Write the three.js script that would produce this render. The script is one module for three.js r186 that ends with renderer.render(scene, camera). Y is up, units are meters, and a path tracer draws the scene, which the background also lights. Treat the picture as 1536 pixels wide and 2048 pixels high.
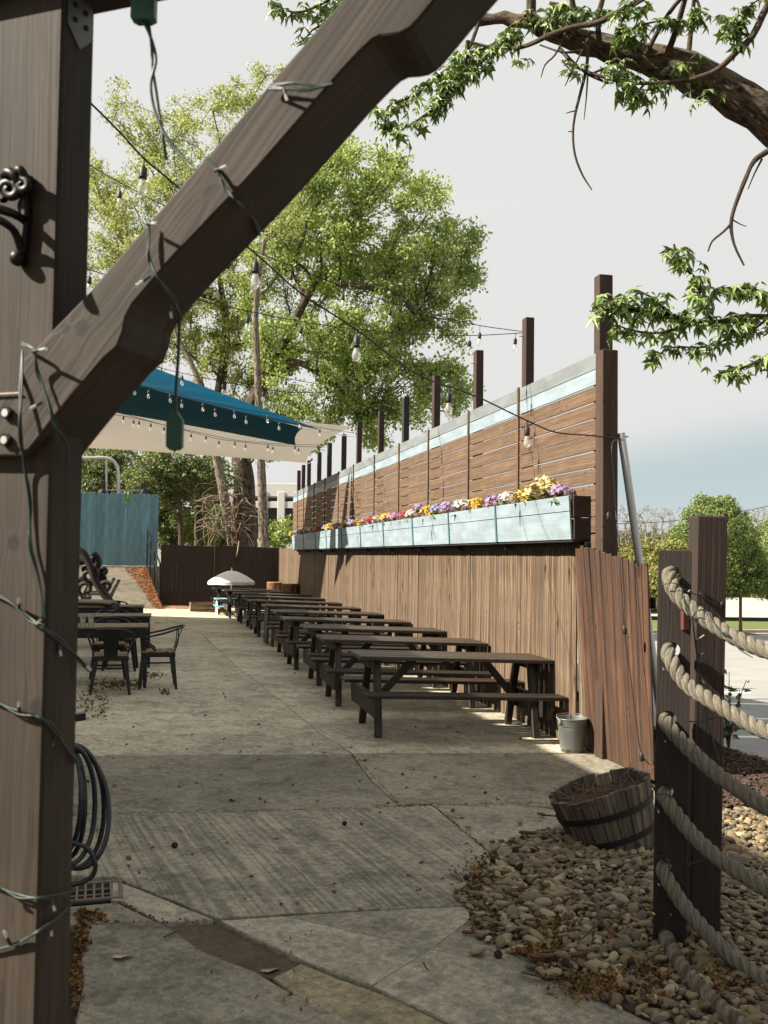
import * as THREE from 'three';
import { mergeGeometries, mergeVertices } from 'three/addons/utils/BufferGeometryUtils.js';

// ---------- camera, sky, sun, exposure ----------
const scene = new THREE.Scene();
const camera = new THREE.PerspectiveCamera(2 * Math.atan(1024 / 2000) * 180 / Math.PI, 0.75, 0.05, 900);
camera.position.set(0, 1.65, 0);
camera.rotation.order = 'YXZ';
camera.rotation.set(2.59 * Math.PI / 180, -12.57 * Math.PI / 180, 0.7 * Math.PI / 180);
camera.focus = 9.5;
camera.userData.fStop = 8;
camera.updateMatrixWorld(true);

const renderer = new THREE.WebGLRenderer({ antialias: true });
renderer.setSize(768, 1024);
renderer.toneMapping = THREE.LinearToneMapping;
renderer.toneMappingExposure = 2.75;
renderer.shadowMap.enabled = true;

const SUN_EL = 38 * Math.PI / 180, SUN_AZ = 0.03;               // from -x, a little from the far side
const sunDir = new THREE.Vector3(-Math.cos(SUN_EL) * Math.cos(SUN_AZ), Math.sin(SUN_EL), -Math.cos(SUN_EL) * Math.sin(SUN_AZ));
const sun = new THREE.DirectionalLight(new THREE.Color(1, 0.91, 0.78), 5);
sun.position.copy(sunDir).multiplyScalar(60).add(new THREE.Vector3(2, 0, -18));
sun.target.position.set(2, 0, -18);
sun.castShadow = true;
sun.shadow.mapSize.set(4096, 4096);
Object.assign(sun.shadow.camera, { left: -40, right: 40, top: 40, bottom: -40, near: 1, far: 200 });
sun.shadow.bias = -0.0004;
scene.add(sun, sun.target);

// ---------- random numbers and noise ----------
function rng(a) { return () => { a |= 0; a = a + 0x6D2B79F5 | 0; let t = Math.imul(a ^ a >>> 15, 1 | a); t = t + Math.imul(t ^ t >>> 7, 61 | t) ^ t; return ((t ^ t >>> 14) >>> 0) / 4294967296; }; }
const h2 = (x, y, s) => { let n = Math.imul(x, 374761393) + Math.imul(y, 668265263) + Math.imul(s, 974634) | 0; n = Math.imul(n ^ n >>> 13, 1274126177); return ((n ^ n >>> 16) >>> 0) / 4294967296; };
function vnoise(x, y, px, py, s) {                              // value noise that repeats every px, py cells
  const xi = Math.floor(x), yi = Math.floor(y), fx = x - xi, fy = y - yi;
  const u = fx * fx * (3 - 2 * fx), v = fy * fy * (3 - 2 * fy);
  const x0 = ((xi % px) + px) % px, x1 = (x0 + 1) % px, y0 = ((yi % py) + py) % py, y1 = (y0 + 1) % py;
  const a = h2(x0, y0, s), b = h2(x1, y0, s), c = h2(x0, y1, s), d = h2(x1, y1, s);
  return a + (b - a) * u + (c - a) * v + (a - b - c + d) * u * v;
}
function fbm(u, v, px, py, oct, s) { let t = 0, w = 0.5, n = 0; for (let i = 0; i < oct; i++) { t += w * vnoise(u * px, v * py, px, py, s + i); n += w; w *= 0.5; px *= 2; py *= 2; } return t / n; }
const clamp = (x, a = 0, b = 1) => Math.min(b, Math.max(a, x));
const smooth = (a, b, x) => { const t = clamp((x - a) / (b - a)); return t * t * (3 - 2 * t); };
const lerp = (a, b, t) => a + (b - a) * t;
const V = (x, y, z) => new THREE.Vector3(x, y, z);
const RGB = (r, g, b) => new THREE.Color().setRGB(r, g, b);

// ---------- sky: thin bright cloud, a clear band low down on one side ----------
{
  const w = 1024, h = 512, d = new Float32Array(w * h * 4), k = 1 / renderer.toneMappingExposure;
  for (let j = 0; j < h; j++) for (let i = 0; i < w; i++) {
    const u = (i + 0.5) / w, v = (j + 0.5) / h, el = (v - 0.5) * 180, a = (u - 0.5) * 2 * Math.PI;
    const dx = Math.cos(a), dz = Math.sin(a);                    // three: u = atan2(z, x)
    let az = Math.atan2(dx, -dz) * 180 / Math.PI;                // 0 = -z, +90 = +x
    const far = az > 0 ? Math.min(az, 180 - az) : Math.max(az, -60 - az);
    const edge = 5.6 + 0.16 * (clamp(far, -40, 70) - 26) + 1.6 * (fbm(u, v, 24, 24, 3, 5) - 0.5);
    const cl = smooth(edge - 1.6, edge + 1.6, el);
    const n = 0.93 + 0.12 * fbm(u, v, 7, 16, 5, 9);
    const cloud = [0.80 * n, 0.798 * n, 0.785 * n];
    const lo = smooth(5, 0, el), clear = [lerp(0.53, 0.67, lo), lerp(0.635, 0.715, lo), lerp(0.66, 0.715, lo)];
    const o = (j * w + i) * 4;
    for (let c = 0; c < 3; c++) d[o + c] = k * lerp(clear[c], cloud[c], cl);
    d[o + 3] = 1;
  }
  const t = new THREE.DataTexture(d, w, h, THREE.RGBAFormat, THREE.FloatType);
  t.mapping = THREE.EquirectangularReflectionMapping; t.magFilter = t.minFilter = THREE.LinearFilter; t.wrapS = THREE.RepeatWrapping; t.needsUpdate = true;
  scene.background = t; scene.environment = t;
}

// ---------- layout: where a point of the photograph lies on a known plane of the place ----------
const SLOPE = 0.03;                                             // the patio drains towards the fence
const gy = x => -SLOPE * clamp(x, -6, 4.6);
function ray(px, py) { return V((px - 768) / 2000, -(py - 1024) / 2000, -1).applyQuaternion(camera.quaternion); }
const hit = (px, py, n, c) => { const r = ray(px, py), o = camera.position; return r.clone().multiplyScalar((c - n.dot(o)) / n.dot(r)).add(o); };
const onX = (px, py, x) => hit(px, py, V(1, 0, 0), x);
const onY = (px, py, y = 0) => hit(px, py, V(0, 1, 0), y);
const onZ = (px, py, z) => hit(px, py, V(0, 0, 1), z);
const gp = (px, py, up = 0) => hit(px, py, V(SLOPE, 1, 0), up);  // on the patio
const fwd = V(0, 0, -1).applyQuaternion(camera.quaternion);
const deep = (px, py, d) => ray(px, py).multiplyScalar(d).add(camera.position);

// ---------- objects ----------
const taken = {};
function numbered(n) { const k = taken[n] = (taken[n] ?? -1) + 1; return k ? n + '_' + String(k).padStart(3, '0') : n; }
function tag(o, label, category, group, kind) { o.userData.label = label; o.userData.category = category; if (group) o.userData.group = group; if (kind) o.userData.kind = kind; return o; }
function thing(name, label, category, pos = [0, 0, 0], turn = 0, group, kind) {
  const o = new THREE.Group(); o.name = numbered(name); scene.add(o); o.position.set(...pos); o.rotation.y = turn; return tag(o, label, category, group, kind);
}
function solo(name, geo, m, label, category, group, kind) { const o = new THREE.Mesh(geo, m); o.name = numbered(name); scene.add(o); return tag(o, label, category, group, kind); }
function part(parent, name, geo, m, pos, rot) { const o = new THREE.Mesh(geo, m); o.name = name; if (pos) o.position.set(...pos); if (rot) o.rotation.set(...rot); parent.add(o); return o; }
function dup(src, pos, turn, label, group) { const c = src.clone(); c.name = numbered(src.name.replace(/_\d{3}$/, '')); scene.add(c); c.position.set(...pos); c.rotation.y = turn; c.userData = { ...src.userData, label }; if (group) c.userData.group = group; return c; }

// ---------- geometry helpers ----------
const T3 = (g, x = 0, y = 0, z = 0) => g.translate(x, y, z);
const gcache = new Map();
function board(lx, ly, lz, axis = 'x', variant = 0, c = 0.003) {  // chamfered bar; uv in metres along its grain
  const key = [lx.toFixed(3), ly.toFixed(3), lz.toFixed(3), axis, variant, c].join();
  if (gcache.has(key)) return gcache.get(key);
  const H = [lx / 2, ly / 2, lz / 2], pos = [], uv = [], nor = [];
  const ga = 'xyz'.indexOf(axis), ou = h2(variant, 3, 11), ov = h2(variant, 7, 12);
  const corner = (s, ax) => s.map((q, i) => q * (i === ax ? H[i] : H[i] - c));
  const face = (pts, n) => {
    const [A, B, C] = pts.map(p => V(...p));
    const nn = B.clone().sub(A).cross(C.clone().sub(A));
    if (nn.dot(V(...n)) < 0) pts = pts.slice().reverse();
    const N = V(...n).normalize();
    const dom = [Math.abs(n[0]), Math.abs(n[1]), Math.abs(n[2])]; const da = dom.indexOf(Math.max(...dom));
    const tri = pts.length === 4 ? [0, 1, 2, 0, 2, 3] : [0, 1, 2];
    for (const i of tri) {
      const p = pts[i]; pos.push(...p); nor.push(N.x, N.y, N.z);
      let u, v; if (da === ga) { u = p[(ga + 1) % 3] * 0.3; v = p[(ga + 2) % 3]; } else { u = p[ga]; v = p[3 - ga - da] + da * 0.07; }
      uv.push(u / 2 + ou, v / 0.5 + ov);
    }
  };
  for (let ax = 0; ax < 3; ax++) for (const s of [-1, 1]) {
    const b = (ax + 1) % 3, d = (ax + 2) % 3, q = [[-1, -1], [1, -1], [1, 1], [-1, 1]].map(([i, j]) => { const t = []; t[ax] = s; t[b] = i; t[d] = j; return corner(t, ax); });
    const n = [0, 0, 0]; n[ax] = s; face(q, n);
  }
  for (let ax = 0; ax < 3; ax++) { const b = (ax + 1) % 3, d = (ax + 2) % 3; for (const s of [-1, 1]) for (const t of [-1, 1]) {
    const e = (k, to) => { const m = []; m[ax] = k; m[b] = s; m[d] = t; return corner(m, to); };
    const n = [0, 0, 0]; n[b] = s; n[d] = t; face([e(-1, b), e(1, b), e(1, d), e(-1, d)], n);
  } }
  for (const i of [-1, 1]) for (const j of [-1, 1]) for (const k of [-1, 1]) face([0, 1, 2].map(a => corner([i, j, k], a)), [i, j, k]);
  const g = new THREE.BufferGeometry();
  g.setAttribute('position', new THREE.Float32BufferAttribute(pos, 3)); g.setAttribute('normal', new THREE.Float32BufferAttribute(nor, 3)); g.setAttribute('uv', new THREE.Float32BufferAttribute(uv, 2));
  gcache.set(key, g); return g;
}
function bar(a, b, w, t, variant = 0, c = 0.003) {               // a board from point a to point b: geometry in place
  const A = V(...a), B = V(...b), L = A.distanceTo(B), g = board(L, w, t, 'x', variant, c).clone();
  const x = B.clone().sub(A).normalize(), up = Math.abs(x.y) > 0.95 ? V(0, 0, 1) : V(0, 1, 0), z = x.clone().cross(up).normalize(), y = z.clone().cross(x);
  return g.applyMatrix4(new THREE.Matrix4().makeBasis(x, y, z).setPosition(A.add(B).multiplyScalar(0.5)));
}
function tube(pts, r, seg = 0, rad = 6, closed = false) {
  const c = new THREE.CatmullRomCurve3(pts.map(p => p.isVector3 ? p : V(...p)), closed);
  return new THREE.TubeGeometry(c, seg || pts.length * 4, r, rad, closed);
}
function taperTube(pts, radii, rad = 8, uvLen = 1) {             // smooth tube whose radius follows a list
  const c = new THREE.CatmullRomCurve3(pts.map(p => p.isVector3 ? p : V(...p))), n = Math.max(2, (pts.length - 1) * 3);
  const fr = c.computeFrenetFrames(n, false), pos = [], uv = [], idx = [], len = c.getLength();
  for (let i = 0; i <= n; i++) {
    const t = i / n, p = c.getPoint(t), k = t * (radii.length - 1), a = Math.floor(k), r = lerp(radii[a], radii[Math.min(a + 1, radii.length - 1)], k - a);
    for (let j = 0; j <= rad; j++) { const th = j / rad * Math.PI * 2, q = p.clone().addScaledVector(fr.normals[i], Math.cos(th) * r).addScaledVector(fr.binormals[i], Math.sin(th) * r); pos.push(q.x, q.y, q.z); uv.push(t * len * uvLen, j / rad); }
  }
  for (let i = 0; i < n; i++) for (let j = 0; j < rad; j++) { const a = i * (rad + 1) + j, b = a + rad + 1; idx.push(a, b, a + 1, b, b + 1, a + 1); }
  const g = new THREE.BufferGeometry(); g.setAttribute('position', new THREE.Float32BufferAttribute(pos, 3)); g.setAttribute('uv', new THREE.Float32BufferAttribute(uv, 2)); g.setIndex(idx); g.computeVertexNormals(); return g;
}
function meshOf(pos, idx, uv) { const g = new THREE.BufferGeometry(); g.setAttribute('position', new THREE.Float32BufferAttribute(pos, 3)); if (uv) g.setAttribute('uv', new THREE.Float32BufferAttribute(uv, 2)); g.setIndex(idx); g.computeVertexNormals(); return g; }
const merge = a => { const l = a.map(g => { const q = g.index ? g.toNonIndexed() : g.clone(); for (const k of Object.keys(q.attributes)) if (!['position', 'normal', 'uv'].includes(k)) q.deleteAttribute(k); return q; }); const all = l.every(g => g.attributes.uv); if (!all) l.forEach(g => g.deleteAttribute('uv')); return mergeGeometries(l); };

// ---------- textures ----------
function tex(w, h, fn, srgb = true) {
  const d = new Uint8Array(w * h * 4);
  for (let j = 0; j < h; j++) for (let i = 0; i < w; i++) { const c = fn((i + 0.5) / w, (j + 0.5) / h), o = (j * w + i) * 4; const g = c.length ? c : [c, c, c]; for (let k = 0; k < 3; k++) d[o + k] = clamp(g[k]) * 255; d[o + 3] = 255; }
  const t = new THREE.DataTexture(d, w, h); t.wrapS = t.wrapT = THREE.RepeatWrapping; t.magFilter = THREE.LinearFilter; t.minFilter = THREE.LinearMipmapLinearFilter; t.generateMipmaps = true; if (srgb) t.colorSpace = THREE.SRGBColorSpace; t.needsUpdate = true; return t;
}
function grain(seed, knots = 5, mid = 0.35) {                                // 2 m along the grain, 0.5 m across
  const R = rng(seed), K = []; for (let i = 0; i < knots; i++) K.push([R(), R(), 0.012 + R() * 0.022]);
  return (u, v) => {
    let vv = v + 0.012 * (fbm(u, v, 5, 4, 2, seed) - 0.5), kn = 0;
    for (const [ku, kv, kr] of K) { let du = (u - ku), dv = (v - kv); du -= Math.round(du); dv -= Math.round(dv); const r = Math.hypot(du * 2, dv * 0.5); const f = Math.exp(-((r / (kr * 1.6)) ** 2)); vv += Math.sign(dv) * f * 0.02; kn = Math.max(kn, smooth(kr * 0.75, kr * 0.35, r)); }
    const a = fbm(u, vv, 3, 70, 3, seed + 7), b = fbm(u, vv, 2, 16, 3, seed + 21), c = fbm(u, vv, 14, 110, 2, seed + 33);
    return [clamp((0.5 * a + mid * b + 0.3 * c) / (0.8 + mid)), kn];
  };
}
function woodTex(seed, lo, hi, knotC, speck = 0, mid = 0.35, knots = 5, stain = 0.2) {
  const g = grain(seed, knots, mid);
  const map = tex(1024, 512, (u, v) => {
    const [t, k] = g(u, v), q = smooth(0.25, 0.75, t), blot = 1 - stain / 2 + stain * fbm(u, v, 9, 5, 4, seed + 50);
    let c = [0, 1, 2].map(i => lerp(lo[i], hi[i], q) * blot); c = c.map((x, i) => lerp(x, knotC[i], k * 0.8));
    if (speck) { const lim = speck >= 1 ? 0.585 : 0.64, w = smooth(lim, lim + 0.1, fbm(u, v, speck >= 1 ? 14 : 8, speck >= 1 ? 34 : 50, 3, seed + 71)); c = c.map((x, i) => lerp(x, [0.74, 0.66, 0.54][i], w * speck)); }
    return c;
  });
  const bump = tex(1024, 512, (u, v) => { const [t, k] = g(u, v); return clamp(smooth(0.2, 0.8, t) - 0.4 * k); }, false);
  return { map, bump };
}
const WT = woodTex(11, [0.66, 0.64, 0.62], [0.94, 0.93, 0.92], [0.5, 0.46, 0.42]);                  // stain over grain, neutral, tinted by the material
const WP = woodTex(23, [0.90, 0.905, 0.91], [0.97, 0.97, 0.97], [0.80, 0.80, 0.79]);                 // paint over boards
const WG = woodTex(37, [0.30, 0.28, 0.27], [0.98, 0.93, 0.86], [0.22, 0.18, 0.16], 0.35);           // bare weathered wood
const WD = woodTex(53, [0.72, 0.68, 0.62], [0.85, 0.82, 0.77], [0.34, 0.30, 0.26], 1.0, 0.10, 9, 0.9);            // worn dark stain of the pergola
const WF = woodTex(61, [0.46, 0.43, 0.40], [0.95, 0.93, 0.90], [0.34, 0.3, 0.27], 0, 0.55, 7, 0.35);         // rough fence boards
const wood = (T, r, g, b, rough = 0.8, bump = 0.0016) => new THREE.MeshStandardMaterial({ map: T.map, bumpMap: T.bump, bumpScale: bump, color: RGB(r, g, b), roughness: rough });
const plain = (r, g, b, rough = 0.7, metal = 0) => new THREE.MeshStandardMaterial({ color: RGB(r, g, b), roughness: rough, metalness: metal });
const tones = (f, n, spread, seed) => { const R = rng(seed), a = []; for (let i = 0; i < n; i++) { const k = 1 + spread * (R() * 2 - 1), h = 1 + spread * 0.25 * (R() * 2 - 1); a.push(f(k * h, k, k / h)); } return a; };
const pick = (a, r) => a[Math.floor(r * a.length) % a.length];
// ================= ground =================
const lotY = z => -0.17 - 0.05 * Math.max(0, -z - 7.5);
function terrainY(x, z) {
  const west = gy(x) - 0.09, lot = Math.max(lotY(z), lotY(-50)) - 0.12 - 3.2 * smooth(-55, -75, z);
  return lerp(west, lot, smooth(4.7, 5.3, x)) + 0.0;
}
{
  const xs = [-420, -200, -100, -50, -25, -12, -6, -3, 0, 2, 3, 4, 4.5, 4.7, 4.85, 5.0, 5.15, 5.3, 6, 8, 12, 20, 35, 60, 110, 200, 420], zs = [120, 50, 20, 8, 2, -2, -5, -7.5, -10, -15, -22, -30, -36, -42, -50, -55, -60, -65, -70, -75, -90, -120, -200, -420];
  const pos = [], uv = [], idx = [];
  for (const z of zs) for (const x of xs) { pos.push(x, terrainY(x, z), z); uv.push(x / 3, z / 3); }
  for (let j = 0; j + 1 < zs.length; j++) for (let i = 0; i + 1 < xs.length; i++) { const a = j * xs.length + i, b = a + xs.length; idx.push(a, a + 1, b, b, a + 1, b + 1); }
  const soilT = tex(512, 512, (u, v) => { const t = fbm(u, v, 12, 12, 5, 301), g = fbm(u, v, 90, 90, 2, 305); const q = 0.5 * t + 0.5 * g; return [lerp(0.22, 0.46, q), lerp(0.18, 0.38, q), lerp(0.13, 0.27, q)]; });
  solo('ground', meshOf(pos, idx, uv), new THREE.MeshStandardMaterial({ map: soilT, roughness: 1 }), 'bare brown earth under and around the patio', 'ground', null, 'structure');
}

// ---- concrete ----
function concrete(seed, broom) {
  const f = (u, v) => {
    const big = fbm(u, v, 4, 4, 4, seed), mid = fbm(u, v, 18, 18, 4, seed + 5), fine = fbm(u, v, 160, 160, 2, seed + 9), spot = smooth(0.62, 0.72, fbm(u, v, 30, 30, 3, seed + 13));
    const grit = h2(Math.floor(u * 1024), Math.floor(v * 1024), seed); let t = 0.24 * big + 0.26 * mid + 0.32 * fine + 0.28 * grit - 0.05;
    if (broom) { const w = v + 0.004 * (fbm(u, v, 8, 8, 2, seed + 31) - 0.5); const l = vnoise(u * 5, w * 330, 5, 330, seed + 17); t += 0.30 * (l - 0.5); }
    return [t, spot, mid];
  };
  const map = tex(1024, 1024, (u, v) => { const [t, s] = f(u, v), q = smooth(0.16, 0.86, t); const k = 1 - 0.13 * s; return [lerp(0.47, 0.875, q) * k, lerp(0.45, 0.845, q) * k, lerp(0.395, 0.745, q) * k]; });
  const bump = tex(1024, 1024, (u, v) => clamp(f(u, v)[0]), false);
  return { map, bump };
}
const CS = concrete(401, false), CB = concrete(431, true);
const conc = (T, k, warm = 1, b = 0.002) => new THREE.MeshStandardMaterial({ map: T.map, bumpMap: T.bump, bumpScale: b, color: RGB(0.64 * k * warm, 0.62 * k, 0.60 * k / warm), roughness: 0.92 });
for (const T of [CS, CB]) { T.map.repeat.set(0.25, 0.25); T.bump.repeat.set(0.25, 0.25); }
CB.map.rotation = CB.bump.rotation = 1.752;

function inset(P, g) {                                           // move every edge of a polygon inwards
  let A = 0; P.forEach((p, i) => { const q = P[(i + 1) % P.length]; A += p[0] * q[1] - q[0] * p[1]; });
  const s = A > 0 ? 1 : -1, n = P.length;
  return P.map((p, i) => {
    const a = P[(i + n - 1) % n], b = P[(i + 1) % n];
    const e1 = [p[0] - a[0], p[1] - a[1]], e2 = [b[0] - p[0], b[1] - p[1]], l1 = Math.hypot(...e1) || 1, l2 = Math.hypot(...e2) || 1;
    let nx = -s * (e1[1] / l1 + e2[1] / l2), ny = s * (e1[0] / l1 + e2[0] / l2); const l = Math.hypot(nx, ny) || 1, m = Math.min(2, 2 / l);
    return [p[0] + nx / l * g * m, p[1] + ny / l * g * m];
  });
}
const RS = rng(77);
function rough(P, step, amp) { const o = []; P.forEach((p, i) => { const q = P[(i + 1) % P.length], L = Math.hypot(q[0] - p[0], q[1] - p[1]), n = Math.max(1, Math.min(40, Math.floor(L / step))); for (let k = 0; k < n; k++) { const t = k / n, w = k ? amp : 0; o.push([lerp(p[0], q[0], t) + w * (RS() - 0.5) * 2, lerp(p[1], q[1], t) + w * (RS() - 0.5) * 2]); } }); return o; }
const patio = thing('patio', 'pale grey concrete patio slabs running past the picnic tables', 'patio', [0, 0, 0], 0, null, 'structure');
function slabGeo(P, depth, gap, step, amp, lift = 0) {
  const Q = inset(rough(P, step, amp), gap), sh = new THREE.Shape(Q.map(([x, z]) => new THREE.Vector2(x, -z)));
  const g = new THREE.ExtrudeGeometry(sh, { depth, bevelEnabled: true, bevelSize: 0.004, bevelThickness: 0.006, bevelSegments: 1, steps: 1, curveSegments: 1 });
  const uv = g.attributes.uv, ox = RS() * 4, oz = RS() * 4; for (let i = 0; i < uv.count; i++) uv.setXY(i, uv.getX(i) + ox, uv.getY(i) + oz);
  g.rotateX(-Math.PI / 2); g.translate(0, -depth - 0.006 + lift, 0);
  const p = g.attributes.position; for (let i = 0; i < p.count; i++) p.setY(i, p.getY(i) + gy(p.getX(i)));
  g.computeVertexNormals(); return g;
}
const G2 = ([px, py]) => { const p = gp(px, py); return [p.x, p.z]; };
function slab(px, m, gap = 0.006, lift = 0, amp = 0.003) { return part(patio, 'slab', slabGeo(px.map(p => p.length === 3 ? [p[0], p[1]] : G2(p)), 0.06, gap, 0.11, amp, lift), m); }
const W = (x, z) => [x, z, 1];                                   // a corner given in metres
const C1 = [[330, 1262], [400, 1265], [470, 1330], [560, 1400], [640, 1467], [704, 1508], [742, 1560], [801, 1614]];
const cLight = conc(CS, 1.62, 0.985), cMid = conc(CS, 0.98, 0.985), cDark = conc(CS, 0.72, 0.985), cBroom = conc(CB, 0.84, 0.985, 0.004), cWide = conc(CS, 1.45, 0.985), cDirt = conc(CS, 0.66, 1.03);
const FX = 3.90;                                                 // plane of the long fence
// far and middle, left of the long crack
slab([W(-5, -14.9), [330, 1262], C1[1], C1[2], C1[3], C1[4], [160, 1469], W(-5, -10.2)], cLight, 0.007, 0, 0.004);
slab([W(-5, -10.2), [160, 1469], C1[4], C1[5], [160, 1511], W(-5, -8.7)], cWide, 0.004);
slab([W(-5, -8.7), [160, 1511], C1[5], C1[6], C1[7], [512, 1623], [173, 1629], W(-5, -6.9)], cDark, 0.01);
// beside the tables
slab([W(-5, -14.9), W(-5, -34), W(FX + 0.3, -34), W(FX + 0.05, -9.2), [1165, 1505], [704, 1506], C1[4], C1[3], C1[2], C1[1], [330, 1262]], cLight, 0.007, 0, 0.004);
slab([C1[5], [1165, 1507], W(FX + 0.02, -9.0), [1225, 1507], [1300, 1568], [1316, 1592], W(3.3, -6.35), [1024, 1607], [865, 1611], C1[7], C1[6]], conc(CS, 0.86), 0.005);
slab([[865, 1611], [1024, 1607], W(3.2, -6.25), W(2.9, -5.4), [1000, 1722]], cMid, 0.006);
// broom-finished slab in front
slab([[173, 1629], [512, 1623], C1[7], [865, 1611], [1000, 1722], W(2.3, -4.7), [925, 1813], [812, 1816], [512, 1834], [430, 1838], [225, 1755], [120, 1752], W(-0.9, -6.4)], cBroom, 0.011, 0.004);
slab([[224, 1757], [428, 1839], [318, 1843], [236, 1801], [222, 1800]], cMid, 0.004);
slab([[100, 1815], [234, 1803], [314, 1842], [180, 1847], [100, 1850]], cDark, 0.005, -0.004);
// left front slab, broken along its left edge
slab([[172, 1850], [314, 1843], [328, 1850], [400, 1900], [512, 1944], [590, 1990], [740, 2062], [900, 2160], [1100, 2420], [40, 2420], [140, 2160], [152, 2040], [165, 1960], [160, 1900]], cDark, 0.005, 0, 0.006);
// right front slabs, cut by scored lines
const cross = [862, 1900];
slab([[440, 1843], [512, 1838], [566, 1834], cross, [745, 1972], [622, 1929], [512, 1879]], cMid, 0.003, 0.004, 0.001);
slab([[568, 1834], [812, 1819], [925, 1815], [958, 1828], cross], cMid, 0.003, 0.004, 0.001);
slab([[958, 1828], W(2.3, -4.7), W(2.6, -3.9), [1300, 1990], cross], cMid, 0.003, 0.004, 0.001);
slab([cross, [1300, 1990], W(2.7, -3.5), W(2.6, -1.2), W(1.2, -1.6), [1100, 2170], [902, 2047], [745, 1974]], cMid, 0.003, 0.004, 0.001);
// the open channel between them: wet dirt, then a crumbling cement fill
slab([[330, 1848], [425, 1842], [440, 1845], [512, 1882], [600, 1923], [545, 1950], [500, 1940], [400, 1898]], new THREE.MeshStandardMaterial({ map: CS.map, bumpMap: CS.bump, bumpScale: 0.006, color: RGB(0.155, 0.112, 0.075), roughness: 0.8 }), 0.0, -0.014);
slab([[602, 1924], [622, 1932], [745, 1977], [902, 2050], [1100, 2172], W(1.1, -1.7), [900, 2158], [742, 2060], [592, 1988], [547, 1951]], new THREE.MeshStandardMaterial({ map: CS.map, bumpMap: CS.bump, bumpScale: 0.008, color: RGB(0.60, 0.54, 0.445), roughness: 0.95 }), 0.002, -0.008, 0.012);
{ // dark fill in the joints
  const g = slabGeo([[-5.2, -34.2], [3.9, -34.2], [3.9, -8.0], [3.3, -6.3], [2.6, -4.4], [2.6, -1], [-5.2, -1]], 0.01, 0, 5, 0, -0.035);
  solo('joint_fill', g, new THREE.MeshStandardMaterial({ map: CS.map, color: RGB(0.07, 0.055, 0.04), roughness: 1 }), 'dark soil showing in the joints between the slabs', 'soil', null, 'structure');
}
// ramp at the far end, rising to the blue wall
const RAMP = { z0: -31.2, z1: -37.2, y1: 1.22, x1: -0.52, x0: 0.12 };
{
  const pos = [], uv = [], idx = []; const n = 10;
  for (let i = 0; i <= n; i++) { const t = i / n, z = lerp(RAMP.z0, RAMP.z1 - 0.5, t), y = 0.004 + RAMP.y1 * clamp(t * 1.06) ** 1.15, xr = lerp(RAMP.x0, RAMP.x1, t); for (const x of [-6, xr - 0.75, xr]) { pos.push(x, y + gy(x) * (1 - t), z); uv.push(x, z); } }
  for (let i = 0; i < n; i++) for (let j = 0; j < 2; j++) { const a = i * 3 + j; idx.push(a, a + 1, a + 3, a + 1, a + 4, a + 3); }
  solo('ramp', meshOf(pos, idx, uv), conc(CS, 0.40, 1.06), 'stained concrete ramp climbing to the blue board wall', 'ramp', null, 'structure');
  // its open side wall
  const p2 = [], i2 = []; for (let i = 0; i <= n; i++) { const t = i / n, z = lerp(RAMP.z0, RAMP.z1 - 0.5, t), y = RAMP.y1 * clamp(t * 1.06) ** 1.15, xr = lerp(RAMP.x0, RAMP.x1, t) + 0.004; p2.push(xr, y, z, xr, -0.2, z); }
  for (let i = 0; i < n; i++) { const a = i * 2; i2.push(a, a + 1, a + 2, a + 1, a + 3, a + 2); }
  solo('ramp_wall', meshOf(p2, i2), conc(CS, 0.6, 1.05), 'low concrete side wall of the ramp beside the dark fence', 'wall', null, 'structure');
}

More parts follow.
